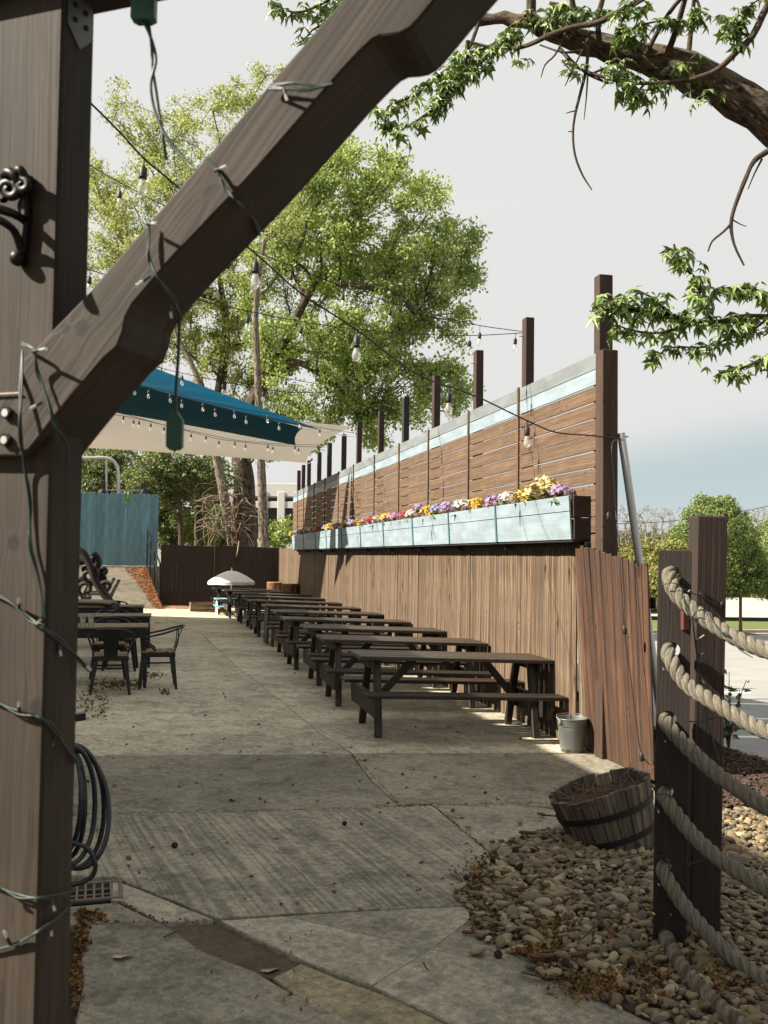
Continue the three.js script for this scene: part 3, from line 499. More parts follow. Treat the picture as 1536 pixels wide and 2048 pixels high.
// ================= far end: blue wall, rail, pipe, parasol, sandbox, stumps =================
{
  const z = -37.2, a = onZ(177, 985, z), b = onZ(318, 988, z), y0 = onZ(250, 1131, z).y, n = 17, w = (b.x - a.x) / n, R = rng(66);
  const m = tones((x, y, q) => wood(WP, 0.125 * x, 0.255 * y, 0.305 * q, 0.6, 0.001), 5, 0.16, 19);
  const B = thing('blue_board_wall', 'teal blue board wall with one broken board at the top of the ramp', 'wall', [a.x, y0, z]);
  for (let i = -3; i < n; i++) {
    const top = lerp(a.y, b.y, i / n) - y0 + 0.05 * (R() - 0.5), h = i === 9 ? top - 0.33 : top, ww = w - 0.007;
    const pts = i === 9 ? [[0, 0], [ww, 0], [ww, h + 0.12], [ww * 0.7, h + 0.02], [ww * 0.4, h + 0.06], [0, h - 0.03]] : [[0, 0], [ww, 0], [ww, h - 0.06], [ww * 0.8, h], [ww * 0.2, h], [0, h - 0.06]];
    const g = new THREE.ExtrudeGeometry(new THREE.Shape(pts.map(p => new THREE.Vector2(...p))), { depth: 0.02, bevelEnabled: true, bevelSize: 0.003, bevelThickness: 0.003, bevelSegments: 1, steps: 1 });
    const uv = g.attributes.uv; for (let k = 0; k < uv.count; k++) { const x = uv.getX(k), y = uv.getY(k); uv.setXY(k, y / 2 + i * 0.37, x / 0.5 + i * 0.21); }
    part(B, 'board', g, pick(m, R()), [i * w, 0, 0.004 * R()], [0, 0, 0.004 * (R() - 0.5)]);
  }
  part(B, 'rail', board(w * (n + 3), 0.09, 0.04, 'x', 1), fenceTan[0], [w * (n - 3) / 2, 0.5, -0.03]); part(B, 'rail', board(w * (n + 3), 0.09, 0.04, 'x', 2), fenceTan[1], [w * (n - 3) / 2, 2.2, -0.03]);
  const sill = thing('ramp_landing', 'concrete edge under the blue board wall', 'kerb', [0, 0, 0], 0, null, 'structure'); part(sill, 'edge', board(7, 1.6, 1.2, 'x', 1, 0.01), conc(CS, 0.8), [b.x - 3.5 + 0.1, y0 - 0.82, z - 0.5]);
  // bent pipe above the wall
  const galv = new THREE.MeshStandardMaterial({ color: RGB(0.5, 0.51, 0.51), roughness: 0.45, metalness: 0.7 });
  const P = (px, py) => onZ(px, py, z - 0.6), pi = thing('bent_pipe', 'galvanised pipe frame bent over the top of the blue wall', 'pipe', [0, 0, 0]);
  part(pi, 'pipe', tube([P(120, 916), P(180, 916), P(212, 916), P(226, 921), P(234, 933), P(237, 950), P(237, 985), P(237, 1100)], 0.065, 60, 10), galv);
  part(pi, 'upright', tube([P(213, 918), P(213, 950), P(212, 1000), P(212, 1100)], 0.04, 10, 8), galv);
  part(pi, 'crossbar', tube([P(205, 980), P(240, 980), P(291, 982)], 0.02, 6, 6), galv);
  for (const px of [205, 287]) part(pi, 'finial', new THREE.LatheGeometry([[0, 0.42], [0.07, 0.38], [0.1, 0.28], [0.07, 0.18], [0.13, 0.1], [0.16, 0], [0.16, -0.5]].map(p => new THREE.Vector2(...p)), 10), plain(0.02, 0.02, 0.02, 0.6), P(px, 985).toArray());
  // black handrail along the ramp
  const H = thing('handrail', 'black metal handrail down the side of the ramp', 'railing', [0, 0, 0]);
  const r = [[-0.46, 2.55, -37.0], [0.0, 1.36, -32.6]]; for (const d of [0, -0.42]) part(H, 'rail', tube([V(...r[0]).add(V(0, d, 0)), V(...r[1]).add(V(0, d, 0))], 0.028, 4, 8), blackIron);
  for (const t of [0, 0.28, 0.6, 1]) { const p = V(...r[0]).lerp(V(...r[1]), t); part(H, 'post', tube([p, V(p.x, lerp(1.2, -0.05, t ** 0.9), p.z)], 0.026, 2, 8), blackIron); }
}
{
  const b = [2.0, gy(2), -28.9], white = new THREE.MeshPhysicalMaterial({ color: RGB(0.72, 0.72, 0.70), roughness: 0.85, transmission: 0.15, side: THREE.DoubleSide });
  const u = thing('parasol', 'small white parasol over the child table by the dark fence', 'parasol', b);
  const n = 8, R0 = 0.67, p = [0, 1.28, 0], id = [], rows = 5;
  for (let i = 1; i <= rows; i++) for (let j = 0; j < n * 2; j++) { const t = i / rows, a = j / (n * 2) * Math.PI * 2, r = R0 * t * (j % 2 ? 0.955 : 1), y = 1.28 - 0.33 * t ** 1.55 + (j % 2 ? 0.0 : 0.012 * t); p.push(Math.cos(a) * r, y, Math.sin(a) * r); }
  for (let j = 0; j < n * 2; j++) { const k = (j + 1) % (n * 2); id.push(0, 1 + k, 1 + j); for (let i = 0; i < rows - 1; i++) { const a = 1 + i * n * 2; id.push(a + j, a + k, a + n * 2 + j, a + k, a + n * 2 + k, a + n * 2 + j); } }
  part(u, 'canopy', meshOf(p, id), white);
  const vp = [], vi = []; for (let j = 0; j <= n * 2; j++) { const a = j / (n * 2) * Math.PI * 2, r = R0 * (j % 2 ? 0.955 : 1); for (const y of [0.95, 0.885]) vp.push(Math.cos(a) * r, y + (j % 2 ? -0.012 : 0), Math.sin(a) * r); } for (let j = 0; j < n * 2; j++) { const a = j * 2; vi.push(a, a + 2, a + 1, a + 1, a + 2, a + 3); }
  part(u, 'valance', meshOf(vp, vi), white);
  part(u, 'pole', new THREE.CylinderGeometry(0.018, 0.018, 1.36, 8), plain(0.75, 0.75, 0.74, 0.5), [0, 0.68, 0]);
  for (let j = 0; j < 8; j++) { const a = j / 8 * Math.PI * 2; part(u, 'rib', tube([[0, 1.24, 0], [Math.cos(a) * 0.4, 1.1, Math.sin(a) * 0.4], [Math.cos(a) * 0.64, 0.93, Math.sin(a) * 0.64]], 0.005, 6, 4), plain(0.6, 0.6, 0.6, 0.4)); }
  const blue = plain(0.22, 0.50, 0.60, 0.5), k = thing('child_table', 'small pale blue plastic picnic table under the parasol', 'table', b);
  part(k, 'table_top', board(0.75, 0.04, 0.42, 'x', 1, 0.015), blue, [-0.1, 0.47, 0]);
  for (const s of [-1, 1]) { part(k, 'bench', board(0.75, 0.035, 0.2, 'x', 1, 0.012), blue, [-0.1, 0.27, s * 0.42]); part(k, 'leg', bar([-0.1 + s * 0.3, 0.45, 0.1], [-0.1 + s * 0.3, 0, 0.4], 0.06, 0.04, 1, 0.01), plain(0.75, 0.72, 0.64, 0.6)); part(k, 'leg', bar([-0.1 + s * 0.3, 0.45, -0.1], [-0.1 + s * 0.3, 0, -0.4], 0.06, 0.04, 1, 0.01), plain(0.75, 0.72, 0.64, 0.6)); part(k, 'seat_bar', board(0.04, 0.05, 0.9, 'z', 1, 0.01), plain(0.75, 0.72, 0.64, 0.6), [-0.1 + s * 0.25, 0.235, 0]); }
  // sandbox
  const S = thing('sandbox', 'low wooden sandbox filled with pale sand by the dark fence', 'sandbox', [1.48, gy(1.5), -30.9]), sw = wood(WG, 0.42, 0.34, 0.25, 0.85);
  for (const s of [-1, 1]) { part(S, 'side_board', board(1.15, 0.24, 0.04, 'x', s + 2, 0.004), sw, [0, 0.12, s * 0.62]); part(S, 'end_board', board(0.04, 0.24, 1.2, 'z', s + 3, 0.004), sw, [s * 0.555, 0.12, 0]); }
  part(S, 'sand', board(1.06, 0.1, 1.18, 'x', 1, 0.02), plain(0.48, 0.38, 0.26, 1), [0, 0.06, 0]);
  const pb = solo('toy_bucket', new THREE.LatheGeometry([[0, 0], [0.09, 0], [0.12, 0.21], [0.13, 0.21], [0.13, 0.23], [0.11, 0.23], [0.08, 0.02], [0, 0.02]].map(p => new THREE.Vector2(...p)), 18), plain(0.55, 0.72, 0.76, 0.5), 'little pale blue toy bucket standing in the sandbox', 'bucket'); pb.position.set(1.72, gy(1.7) + 0.11, -30.55);
  // log stumps
  const barkT = tex(256, 256, (u, v) => { const q = fbm(u, v, 30, 6, 4, 601); return [lerp(0.25, 0.6, q), lerp(0.18, 0.46, q), lerp(0.12, 0.33, q)]; }), R = rng(12);
  for (const [px, w, h, zz, l] of [[548, 0.24, 0.9, -31.6, 'shorter cut log stump standing against the board fence'], [581, 0.25, 0.97, -32.4, 'taller cut log stump beside the shorter one at the fence']]) {
    const x = 3.62, zq = onX(px, 1172, x).z, s = thing('log_stump', l, 'stump', [x, gy(x), zq], 0, 'log stumps at the fence');
    const g = new THREE.CylinderGeometry(w, w * 1.08, h, 22, 4); const q = g.attributes.position; for (let i = 0; i < q.count; i++) { const a = Math.atan2(q.getZ(i), q.getX(i)), k = 1 + 0.06 * Math.sin(a * 3 + px) + 0.03 * Math.sin(a * 9); q.setX(i, q.getX(i) * k); q.setZ(i, q.getZ(i) * k); } g.computeVertexNormals();
    part(s, 'bark', g, new THREE.MeshStandardMaterial({ map: barkT, bumpMap: barkT, bumpScale: 0.02, roughness: 1 }), [0, h / 2, 0]);
    part(s, 'cut_face', new THREE.CylinderGeometry(w * 0.94, w * 0.94, 0.012, 22), plain(0.42, 0.30, 0.18, 0.9), [0, h + 0.003, 0]);
  }
}
// ================= pergola in the foreground =================
const perg = { phi: 19.4 * Math.PI / 180 };
{
  // the brace stands in an upright plane turned a little from the picture
  const toW = (X, Z) => { const r = V(1, 0, 0).applyAxisAngle(V(0, 1, 0), -12.57 * Math.PI / 180), f = V(0, 0, -1).applyAxisAngle(V(0, 1, 0), -12.57 * Math.PI / 180); return r.multiplyScalar(X).add(f.multiplyScalar(Z)); };
  const S = toW(Math.cos(perg.phi), -Math.sin(perg.phi)), N = toW(-Math.sin(perg.phi), -Math.cos(perg.phi)), P0 = toW(-0.524, 1.613);
  Object.assign(perg, { S, N, P0 });
  const c = N.dot(P0);
  perg.at = (px, py, back = 0) => hit(px, py, N, c - back);      // on the brace's front plane, or so far behind it
  perg.local = (px, py, back = 0) => { const p = perg.at(px, py, back).sub(P0); return [p.dot(S), p.y]; };
  const W0 = tones((a, b, q) => wood(WD, 0.036 * a, 0.0275 * b, 0.0185 * q, 0.8, 0.0006), 3, 0.08, 31);
  perg.mat = W0;
  const G = thing('pergola', 'dark weathered timber pergola post with a scalloped diagonal brace, close up', 'pergola', [P0.x, 0, P0.z]);
  perg.group = G; const yaw = Math.atan2(-S.z, S.x); G.rotation.y = yaw;   // local x = S, local z = N
  perg.inv = p => { const q = p.clone().sub(V(P0.x, 0, P0.z)); return [q.dot(S), q.y, q.dot(N)]; };
  // post
  const sEdge = (perg.local(118, 0, 0.02)[0] + perg.local(88, 1800, 0.02)[0]) / 2;
  part(G, 'post', board(0.145, 3.1, 0.088, 'y', 4, 0.005), W0[0], [sEdge - 0.0725, 1.5, -0.02 - 0.044]);
  // brace: outline of the front face, as long as it can be seen and on up to the beam
  const out = [[47, 908], [99, 841], [150, 778], [205, 714], [232, 690], [243, 660], [248, 632], [262, 606], [333, 522], [430, 420], [512, 333], [600, 232], [655, 168], [690, 128], [725, 92], [742, 76], [760, 67], [785, 65], [803, 61], [820, 51], [836, 34], [862, 2], [900, -45], [1010, -170], [840, -175], [690, 0], [560, 149], [430, 300], [300, 448], [165, 604], [110, 660], [66, 708], [50, 720], [44, 788], [-60, 789], [-60, 908]].map(([x, y]) => perg.local(x, y));
  const g = new THREE.ExtrudeGeometry(new THREE.Shape(out.map(p => new THREE.Vector2(...p))), { depth: 0.128, bevelEnabled: true, bevelSize: 0.004, bevelThickness: 0.005, bevelSegments: 2, steps: 1 });
  const ca = Math.cos(0.86), sa = Math.sin(0.86), uv = g.attributes.uv, nn = g.attributes.normal, pp = g.attributes.position; for (let i = 0; i < uv.count; i++) { const x = pp.getX(i), y = pp.getY(i), z = pp.getZ(i), l = x * ca + y * sa, w = Math.abs(nn.getZ(i)) > 0.6 ? -x * sa + y * ca : z; uv.setXY(i, l / 2 + 0.3, w / 0.5 + 0.2); }
  g.translate(0, 0, -0.133);
  part(G, 'brace', g, W0[1]);
  // the half-lap seam of its foot and the two countersunk bolts
  const bolt = plain(0.45, 0.43, 0.40, 0.45, 0.8), hole = plain(0.01, 0.008, 0.006, 1);
  for (const [x, y] of [[16, 826], [14, 880]]) { const [s, h] = perg.local(x, y); part(G, 'bolt_hole', new THREE.CylinderGeometry(0.011, 0.011, 0.004, 16), hole, [s, h, 0.0045], [Math.PI / 2, 0, 0]); part(G, 'bolt', new THREE.CylinderGeometry(0.0065, 0.0065, 0.012, 12), bolt, [s + 0.002, h - 0.001, 0.005], [Math.PI / 2, 0, 0]); }
  part(G, 'foot_seam', board(0.08, 0.003, 0.003, 'x', 1, 0.001), plain(0.42, 0.36, 0.27, 0.9), [perg.local(5, 789)[0] - 0.0, perg.local(5, 789)[1], 0.004]);
  // beam across the top
  const bb = perg.at(185, 27, 0.11).y, be = perg.inv(perg.at(185, 27, 0.11)); 
  part(G, 'beam', board(4.2, 0.19, 0.13, 'x', 6, 0.005), W0[2], [0.6, bb + 0.096, -0.055]);
  // boarded roof over the place where the picture was taken from
  for (let i = 0; i < 16; i++) part(G, 'roof_board', board(3.9, 0.025, 0.19, 'x', i % 7, 0.003), W0[i % 3], [2.2, bb + 0.345, 0.45 + i * 0.2]);
  for (let i = 0; i < 5; i++) part(G, 'rafter', board(0.045, 0.14, 3.8, 'z', i, 0.005), W0[i % 3], [0.32 + i * 0.92, bb + 0.262, 1.7]);
  for (const a of [0.3, 4.0]) part(G, 'rear_post', board(0.14, 3.0, 0.14, 'y', 5, 0.005), W0[0], [a, 1.4, 3.5]);
  part(G, 'rear_beam', board(4.0, 0.19, 0.13, 'x', 6, 0.005), W0[2], [2.15, bb + 0.096, 3.5]);
  // steel strap on the post's side: two nails a row, ending in a point
  const st = [[0, 0], [0.066, 0], [0.066, -0.06], [0.033, -0.09], [0, -0.06]].map(p => new THREE.Vector2(...p)), sg = new THREE.ExtrudeGeometry(new THREE.Shape(st), { depth: 0.002, bevelEnabled: false }); sg.rotateY(Math.PI / 2);
  const zy = bb + 0.0, strap = part(G, 'strap', sg, plain(0.10, 0.11, 0.11, 0.5, 0.7), [sEdge + 0.001, zy, -0.03]);
  for (const [a, b] of [[0.018, -0.02], [0.046, -0.02], [0.018, -0.045], [0.048, -0.045]]) part(strap, 'nail_head', new THREE.CylinderGeometry(0.005, 0.005, 0.003, 8), hole, [0.003, b, -a], [0, 0, Math.PI / 2]);
}
// fairy light wire: dark green cord with small clear lamps
const cordGreen = plain(0.012, 0.035, 0.026, 0.5), cordGrey = plain(0.02, 0.028, 0.024, 0.5), lampClear = new THREE.MeshPhysicalMaterial({ color: RGB(0.85, 0.85, 0.82), roughness: 0.15, transmission: 0.6, thickness: 0.003, ior: 1.5 });
function fairy(label, runs, lamps, r, lr = 1) {
  const o = thing('fairy_lights', label, 'fairy lights', [0, 0, 0], 0, 'unlit fairy light cords');
  for (const run of runs) { part(o, 'cord', tube(run, r, run.length * 6, 5), cordGreen); const off = run.map((p, i) => p.clone().add(V(Math.sin(i * 2.1) * r * 1.6, Math.cos(i * 1.7) * r * 1.8, Math.sin(i * 1.3) * r))); part(o, 'cord', tube(off, r * 0.8, run.length * 6, 5), cordGrey); }
  for (const [a, b] of lamps) { const d = b.clone().sub(a).normalize(), L = b.distanceTo(a), s = part(o, 'lamp_socket', tube([a, a.clone().addScaledVector(d, L * 0.5)], 0.0028 * lr, 2, 6), cordGreen); part(o, 'lamp', tube([a.clone().addScaledVector(d, L * 0.45), a.clone().addScaledVector(d, L * 0.8), b], 0.0023 * lr, 4, 6), lampClear); }
  return o;
}
{
  const A = (x, y, out = 0.01) => perg.at(x, y, -out), B = (x, y, b) => perg.at(x, y, b);
  fairy('dark cord of fairy lights wound round the pergola brace', [
    [A(44, 690), A(66, 700, 0.02), A(76, 740), A(92, 790), A(108, 850), B(130, 880, 0.03), B(140, 930, 0.05)],
    [A(298, 448), A(295, 475), A(300, 520), A(318, 560), B(345, 600, 0.05), B(365, 640, 0.08)],
    [A(412, 318), A(430, 340), A(455, 380), A(470, 400), B(490, 420, 0.06), B(515, 450, 0.1), B(520, 470, 0.14)],
    [B(495, 370, 0.03), B(525, 385, 0.08), B(545, 410, 0.12), B(548, 440, 0.14)], [B(488, 385, 0.02), B(500, 410, 0.06), B(520, 440, 0.12)], [B(505, 375, 0.06), B(540, 405, 0.12), B(546, 430, 0.15)],
    [A(540, 174), A(590, 166, 0.015), A(640, 172), A(665, 168)], [A(538, 178), A(575, 178, 0.02), A(620, 178, 0.014), A(662, 165, 0.006)]],
    [[A(66, 703, 0.02), A(92, 697, 0.04)], [A(83, 805, 0.015), A(60, 818, 0.035)], [A(293, 448, 0.015), A(312, 446, 0.03)], [A(300, 552, 0.02), A(272, 572, 0.035)], [A(430, 342, 0.015), A(452, 332, 0.03)], [A(568, 176, 0.02), A(574, 200, 0.02)], [B(340, 612, 0.05), B(343, 636, 0.05)]], 0.0021, 1.1);
  const P = (x, y, o = 0.006) => perg.at(x, y, 0.02 - o), Q = (x, y, b) => perg.at(x, y, b);
  fairy('dark cord of fairy lights spiralling down the timber post', [
    [P(-30, 1180), P(20, 1205), P(60, 1235), P(88, 1258, 0.01), Q(120, 1285, 0.05), Q(160, 1318, 0.09), Q(178, 1340, 0.11)],
    [P(-30, 1395), P(0, 1408), P(40, 1423), P(82, 1437, 0.01), Q(110, 1465, 0.04), Q(140, 1505, 0.08), Q(160, 1530, 0.11)],
    [P(-30, 1765), P(5, 1778), P(40, 1790), P(78, 1797, 0.01), Q(110, 1795, 0.05), Q(150, 1780, 0.09)],
    [P(-30, 1905), P(10, 1895), P(45, 1880), P(76, 1864, 0.012), Q(110, 1840, 0.05), Q(150, 1800, 0.1)],
    [P(45, 705), P(40, 790, 0.03), P(42, 860, 0.035), P(48, 930, 0.012), P(58, 1010), P(62, 1090), P(78, 1160), P(86, 1240)]],
    [[P(38, 1215), P(38, 1198, 0.03)], [P(76, 1252), P(80, 1240, 0.02)], [Q(118, 1290, 0.05), Q(122, 1312, 0.05)], [Q(165, 1325, 0.1), Q(182, 1340, 0.1)], [P(38, 1422), P(38, 1405, 0.025)], [Q(108, 1475, 0.045), Q(102, 1498, 0.045)], [Q(102, 1800, 0.04), Q(110, 1822, 0.04)], [P(20, 1888), P(8, 1862, 0.02)], [Q(103, 1850, 0.04), Q(103, 1872, 0.04)], [P(0, 1780, 0.02), P(-12, 1770, 0.03)]], 0.0022, 1.1);
}
{ // cast-iron scroll brackets
  const iron = new THREE.MeshStandardMaterial({ color: RGB(0.012, 0.011, 0.010), roughness: 0.45, metalness: 0.5 }), rust = new THREE.MeshStandardMaterial({ color: RGB(0.022, 0.013, 0.009), roughness: 0.75, metalness: 0.1 });
  const spiral = (f, x, y, r, a0, turns, n = 14) => { const p = []; for (let i = 0; i <= n; i++) { const t = i / n, a = a0 + turns * Math.PI * 2 * t, q = r * (1 - 0.75 * t); p.push(f(x + Math.cos(a) * q, y + Math.sin(a) * q)); } return p; };
  const F = o => (x, y) => perg.at(x, y, 0.02 - o);
  const b = thing('iron_bracket', 'black cast iron scroll bracket screwed to the face of the timber post', 'bracket');
  part(b, 'back_plate', tube([[58, 352], [50, 390], [52, 430], [48, 470], [44, 505], [40, 530]].map(p => F(0.008)(...p)), 0.0085, 20, 6), iron);
  part(b, 'knob', new THREE.SphereGeometry(0.014, 12, 8), iron, F(0.012)(36, 516).toArray());
  part(b, 'arm', tube([F(0.01)(50, 440), F(0.05)(20, 425), F(0.09)(-20, 415), F(0.12)(-70, 412)], 0.008, 16, 6), iron);
  part(b, 'brace_scroll', tube([F(0.01)(42, 500), F(0.03)(30, 465), F(0.06)(8, 445), F(0.09)(-20, 435)], 0.007, 16, 6), iron);
  part(b, 'scroll', tube(spiral(F(0.02), 22, 382, 22, 2.2, 1.3), 0.0085, 40, 6), iron); part(b, 'scroll', tube(spiral(F(0.025), 46, 372, 15, 3.4, 1.2), 0.008, 40, 6), iron);
  part(b, 'leaf', tube([F(0.02)(8, 352), F(0.03)(18, 345), F(0.03)(30, 352), F(0.02)(38, 372)], 0.009, 16, 6), iron); part(b, 'leaf', tube([F(0.02)(30, 350), F(0.03)(40, 340), F(0.02)(56, 365)], 0.008, 16, 6), iron);
  const Dp = d => (x, y) => deep(x, y, d), k = thing('iron_hanger', 'rusty brown iron scroll hanger jutting out behind the timber post', 'bracket');
  part(k, 'stem', tube([[140, 1090], [165, 1105], [180, 1130], [190, 1160], [205, 1185], [222, 1205]].map(p => Dp(2.0)(...p)), 0.008, 30, 6), rust);
  part(k, 'arm', tube([Dp(1.95)(120, 1203), Dp(1.95)(165, 1205), Dp(1.95)(205, 1206), Dp(1.95)(224, 1208)], 0.007, 16, 6), rust);
  part(k, 'ring', tube(Array.from({ length: 12 }, (_, i) => Dp(1.95)(224 + 11 * Math.cos(i / 12 * 6.283), 1214 + 8 * Math.sin(i / 12 * 6.283))), 0.005, 30, 6, true), rust);
  for (const [x, y, r, a, d] of [[207, 1143, 8, 2.6, 2.05], [205, 1158, 8, 2.8, 2.04], [212, 1173, 10, 3.4, 2.02], [178, 1150, 20, 4, 2.0], [172, 1178, 18, 1, 2.02]]) part(k, 'scroll', tube(spiral(Dp(d), x, y, r, a, 1.2), 0.0045, 34, 6), y > 1170 ? rust : iron);
  for (const pts of [[[160, 1122], [178, 1124], [190, 1112], [186, 1108]], [[165, 1135], [184, 1138], [196, 1128], [192, 1112]], [[160, 1160], [182, 1165], [196, 1158], [202, 1148]]]) part(k, 'leaf', tube(pts.map(p => Dp(2.03)(...p)), 0.0085, 16, 6), iron);
}
{ // green plug box hanging from the brace, and its twin under the beam
  const gm = plain(0.006, 0.06, 0.038, 0.45);
  const box = (label, x, y, d, w, h, cords) => {
    const p = deep(x, y, d), o = thing('timer_box', label, 'plug box', p.toArray(), -0.25, 'green plastic plug boxes');
    const s = [[-0.5, -0.42], [-0.3, -0.5], [0.3, -0.5], [0.5, -0.42], [0.5, 0.28], [0.12, 0.5], [-0.12, 0.5], [-0.5, 0.28]].map(q => new THREE.Vector2(q[0] * w, q[1] * h));
    const g = new THREE.ExtrudeGeometry(new THREE.Shape(s), { depth: w * 0.55, bevelEnabled: true, bevelSize: 0.002, bevelThickness: 0.002, bevelSegments: 2, steps: 1 }); g.translate(0, 0, -w * 0.28); part(o, 'case', g, gm);
    part(o, 'dial', new THREE.CylinderGeometry(w * 0.2, w * 0.2, 0.004, 16), plain(0.01, 0.06, 0.04, 0.4), [0.2 * w, 0, w * 0.29], [Math.PI / 2, 0, 0]);
    part(o, 'pin', new THREE.CylinderGeometry(w * 0.12, w * 0.08, h * 0.1, 10), gm, [0, -h * 0.54, 0]);
    for (const c of cords) { const g2 = tube(c, 0.0028, c.length * 6, 6); g2.applyMatrix4(new THREE.Matrix4().makeRotationY(0.25).multiply(new THREE.Matrix4().makeTranslation(-p.x, -p.y, -p.z))); part(o, 'cord', g2, cordGreen); }
  };
  box('green plastic plug box dangling from the brace on a cord', 350, 862, 1.72, 0.024, 0.062, [[deep(350, 832, 1.72), deep(352, 780, 1.72), deep(356, 720, 1.72), deep(362, 560, 1.69), deep(366, 520, 1.66)]]);
  box('green plug box tucked under the top beam', 288, 14, 1.68, 0.036, 0.05, [[deep(287, 42, 1.68), deep(302, 76, 1.68), deep(312, 120, 1.68), deep(302, 165, 1.68), deep(308, 215, 1.68), deep(328, 265, 1.67), deep(360, 308, 1.66), deep(388, 338, 1.64), deep(415, 318, 1.56)], [deep(297, 42, 1.685), deep(303, 90, 1.685), deep(306, 140, 1.685), deep(312, 180, 1.69), deep(320, 235, 1.69), deep(326, 270, 1.68), deep(332, 320, 1.7)]]);
}
// ================= hose, drain =================
{
  const m = plain(0.012, 0.016, 0.02, 0.38), o = thing('garden_hose', 'black garden hose hanging in loops behind the timber post', 'hose');
  const loop = (cx, cy, rx, ry, d, tilt, a0 = 0, a1 = 6.283) => Array.from({ length: 25 }, (_, i) => { const a = a0 + (a1 - a0) * i / 24; return deep(cx + rx * Math.cos(a) + tilt * Math.sin(a), cy + ry * Math.sin(a) * (1 + 0.12 * Math.cos(a)), d + 0.04 * Math.sin(a * 2 + rx)); });
  for (const [cx, cy, rx, ry, d, t] of [[140, 1618, 78, 118, 3.95, 6], [138, 1612, 70, 122, 3.98, 2], [132, 1610, 58, 118, 3.92, -2], [128, 1604, 42, 112, 3.97, 0], [126, 1600, 36, 106, 3.93, -4]]) part(o, 'hose_loop', tube(loop(cx, cy, rx, ry, d, t), 0.0098, 90, 9), m);
  part(o, 'hose_end', tube([[120, 1670], [150, 1686], [172, 1694], [186, 1712], [191, 1735], [184, 1752], [165, 1764], [130, 1772]].map(([x, y]) => deep(x, y, 3.9)), 0.0095, 60, 9), m);
  const q = deep(60, 1600, 4.0), p = thing('hose_post', 'short timber post holding the hose, hidden behind the pergola post', 'post', [q.x, gy(q.x), q.z]); part(p, 'post_timber', board(0.12, 1.2, 0.1, 'y', 2, 0.005), perg.mat[0], [0, 0.6, 0]); part(p, 'hook', bar([0, 0.95, 0], [0.2, 0.97, -0.05], 0.03, 0.05, 1), blackIron);
  const dr = gp(188, 1781), D = thing('drain_grate', 'square metal drain grate set in the concrete beside the hose', 'drain', [dr.x, gy(dr.x) - 0.004, dr.z], 0.06), im = new THREE.MeshStandardMaterial({ color: RGB(0.16, 0.13, 0.10), roughness: 0.7, metalness: 0.5 });
  for (const s of [-1, 1]) { part(D, 'frame_bar', board(0.27, 0.016, 0.018, 'x', 1, 0.003), im, [0, 0, s * 0.125]); part(D, 'frame_bar', board(0.018, 0.016, 0.232, 'z', 1, 0.003), im, [s * 0.126, 0, 0]); }
  for (let i = 0; i < 5; i++) part(D, 'grate_bar', board(0.012, 0.012, 0.23, 'z', 1, 0.002), im, [-0.08 + i * 0.04, -0.003, 0]); for (let i = 0; i < 2; i++) part(D, 'grate_bar', board(0.232, 0.01, 0.012, 'x', 1, 0.002), im, [0, -0.006, -0.04 + i * 0.08]);
  part(D, 'sump', board(0.25, 0.01, 0.23, 'x', 1, 0.001), plain(0.008, 0.007, 0.006, 1), [0, -0.026, 0]);
}
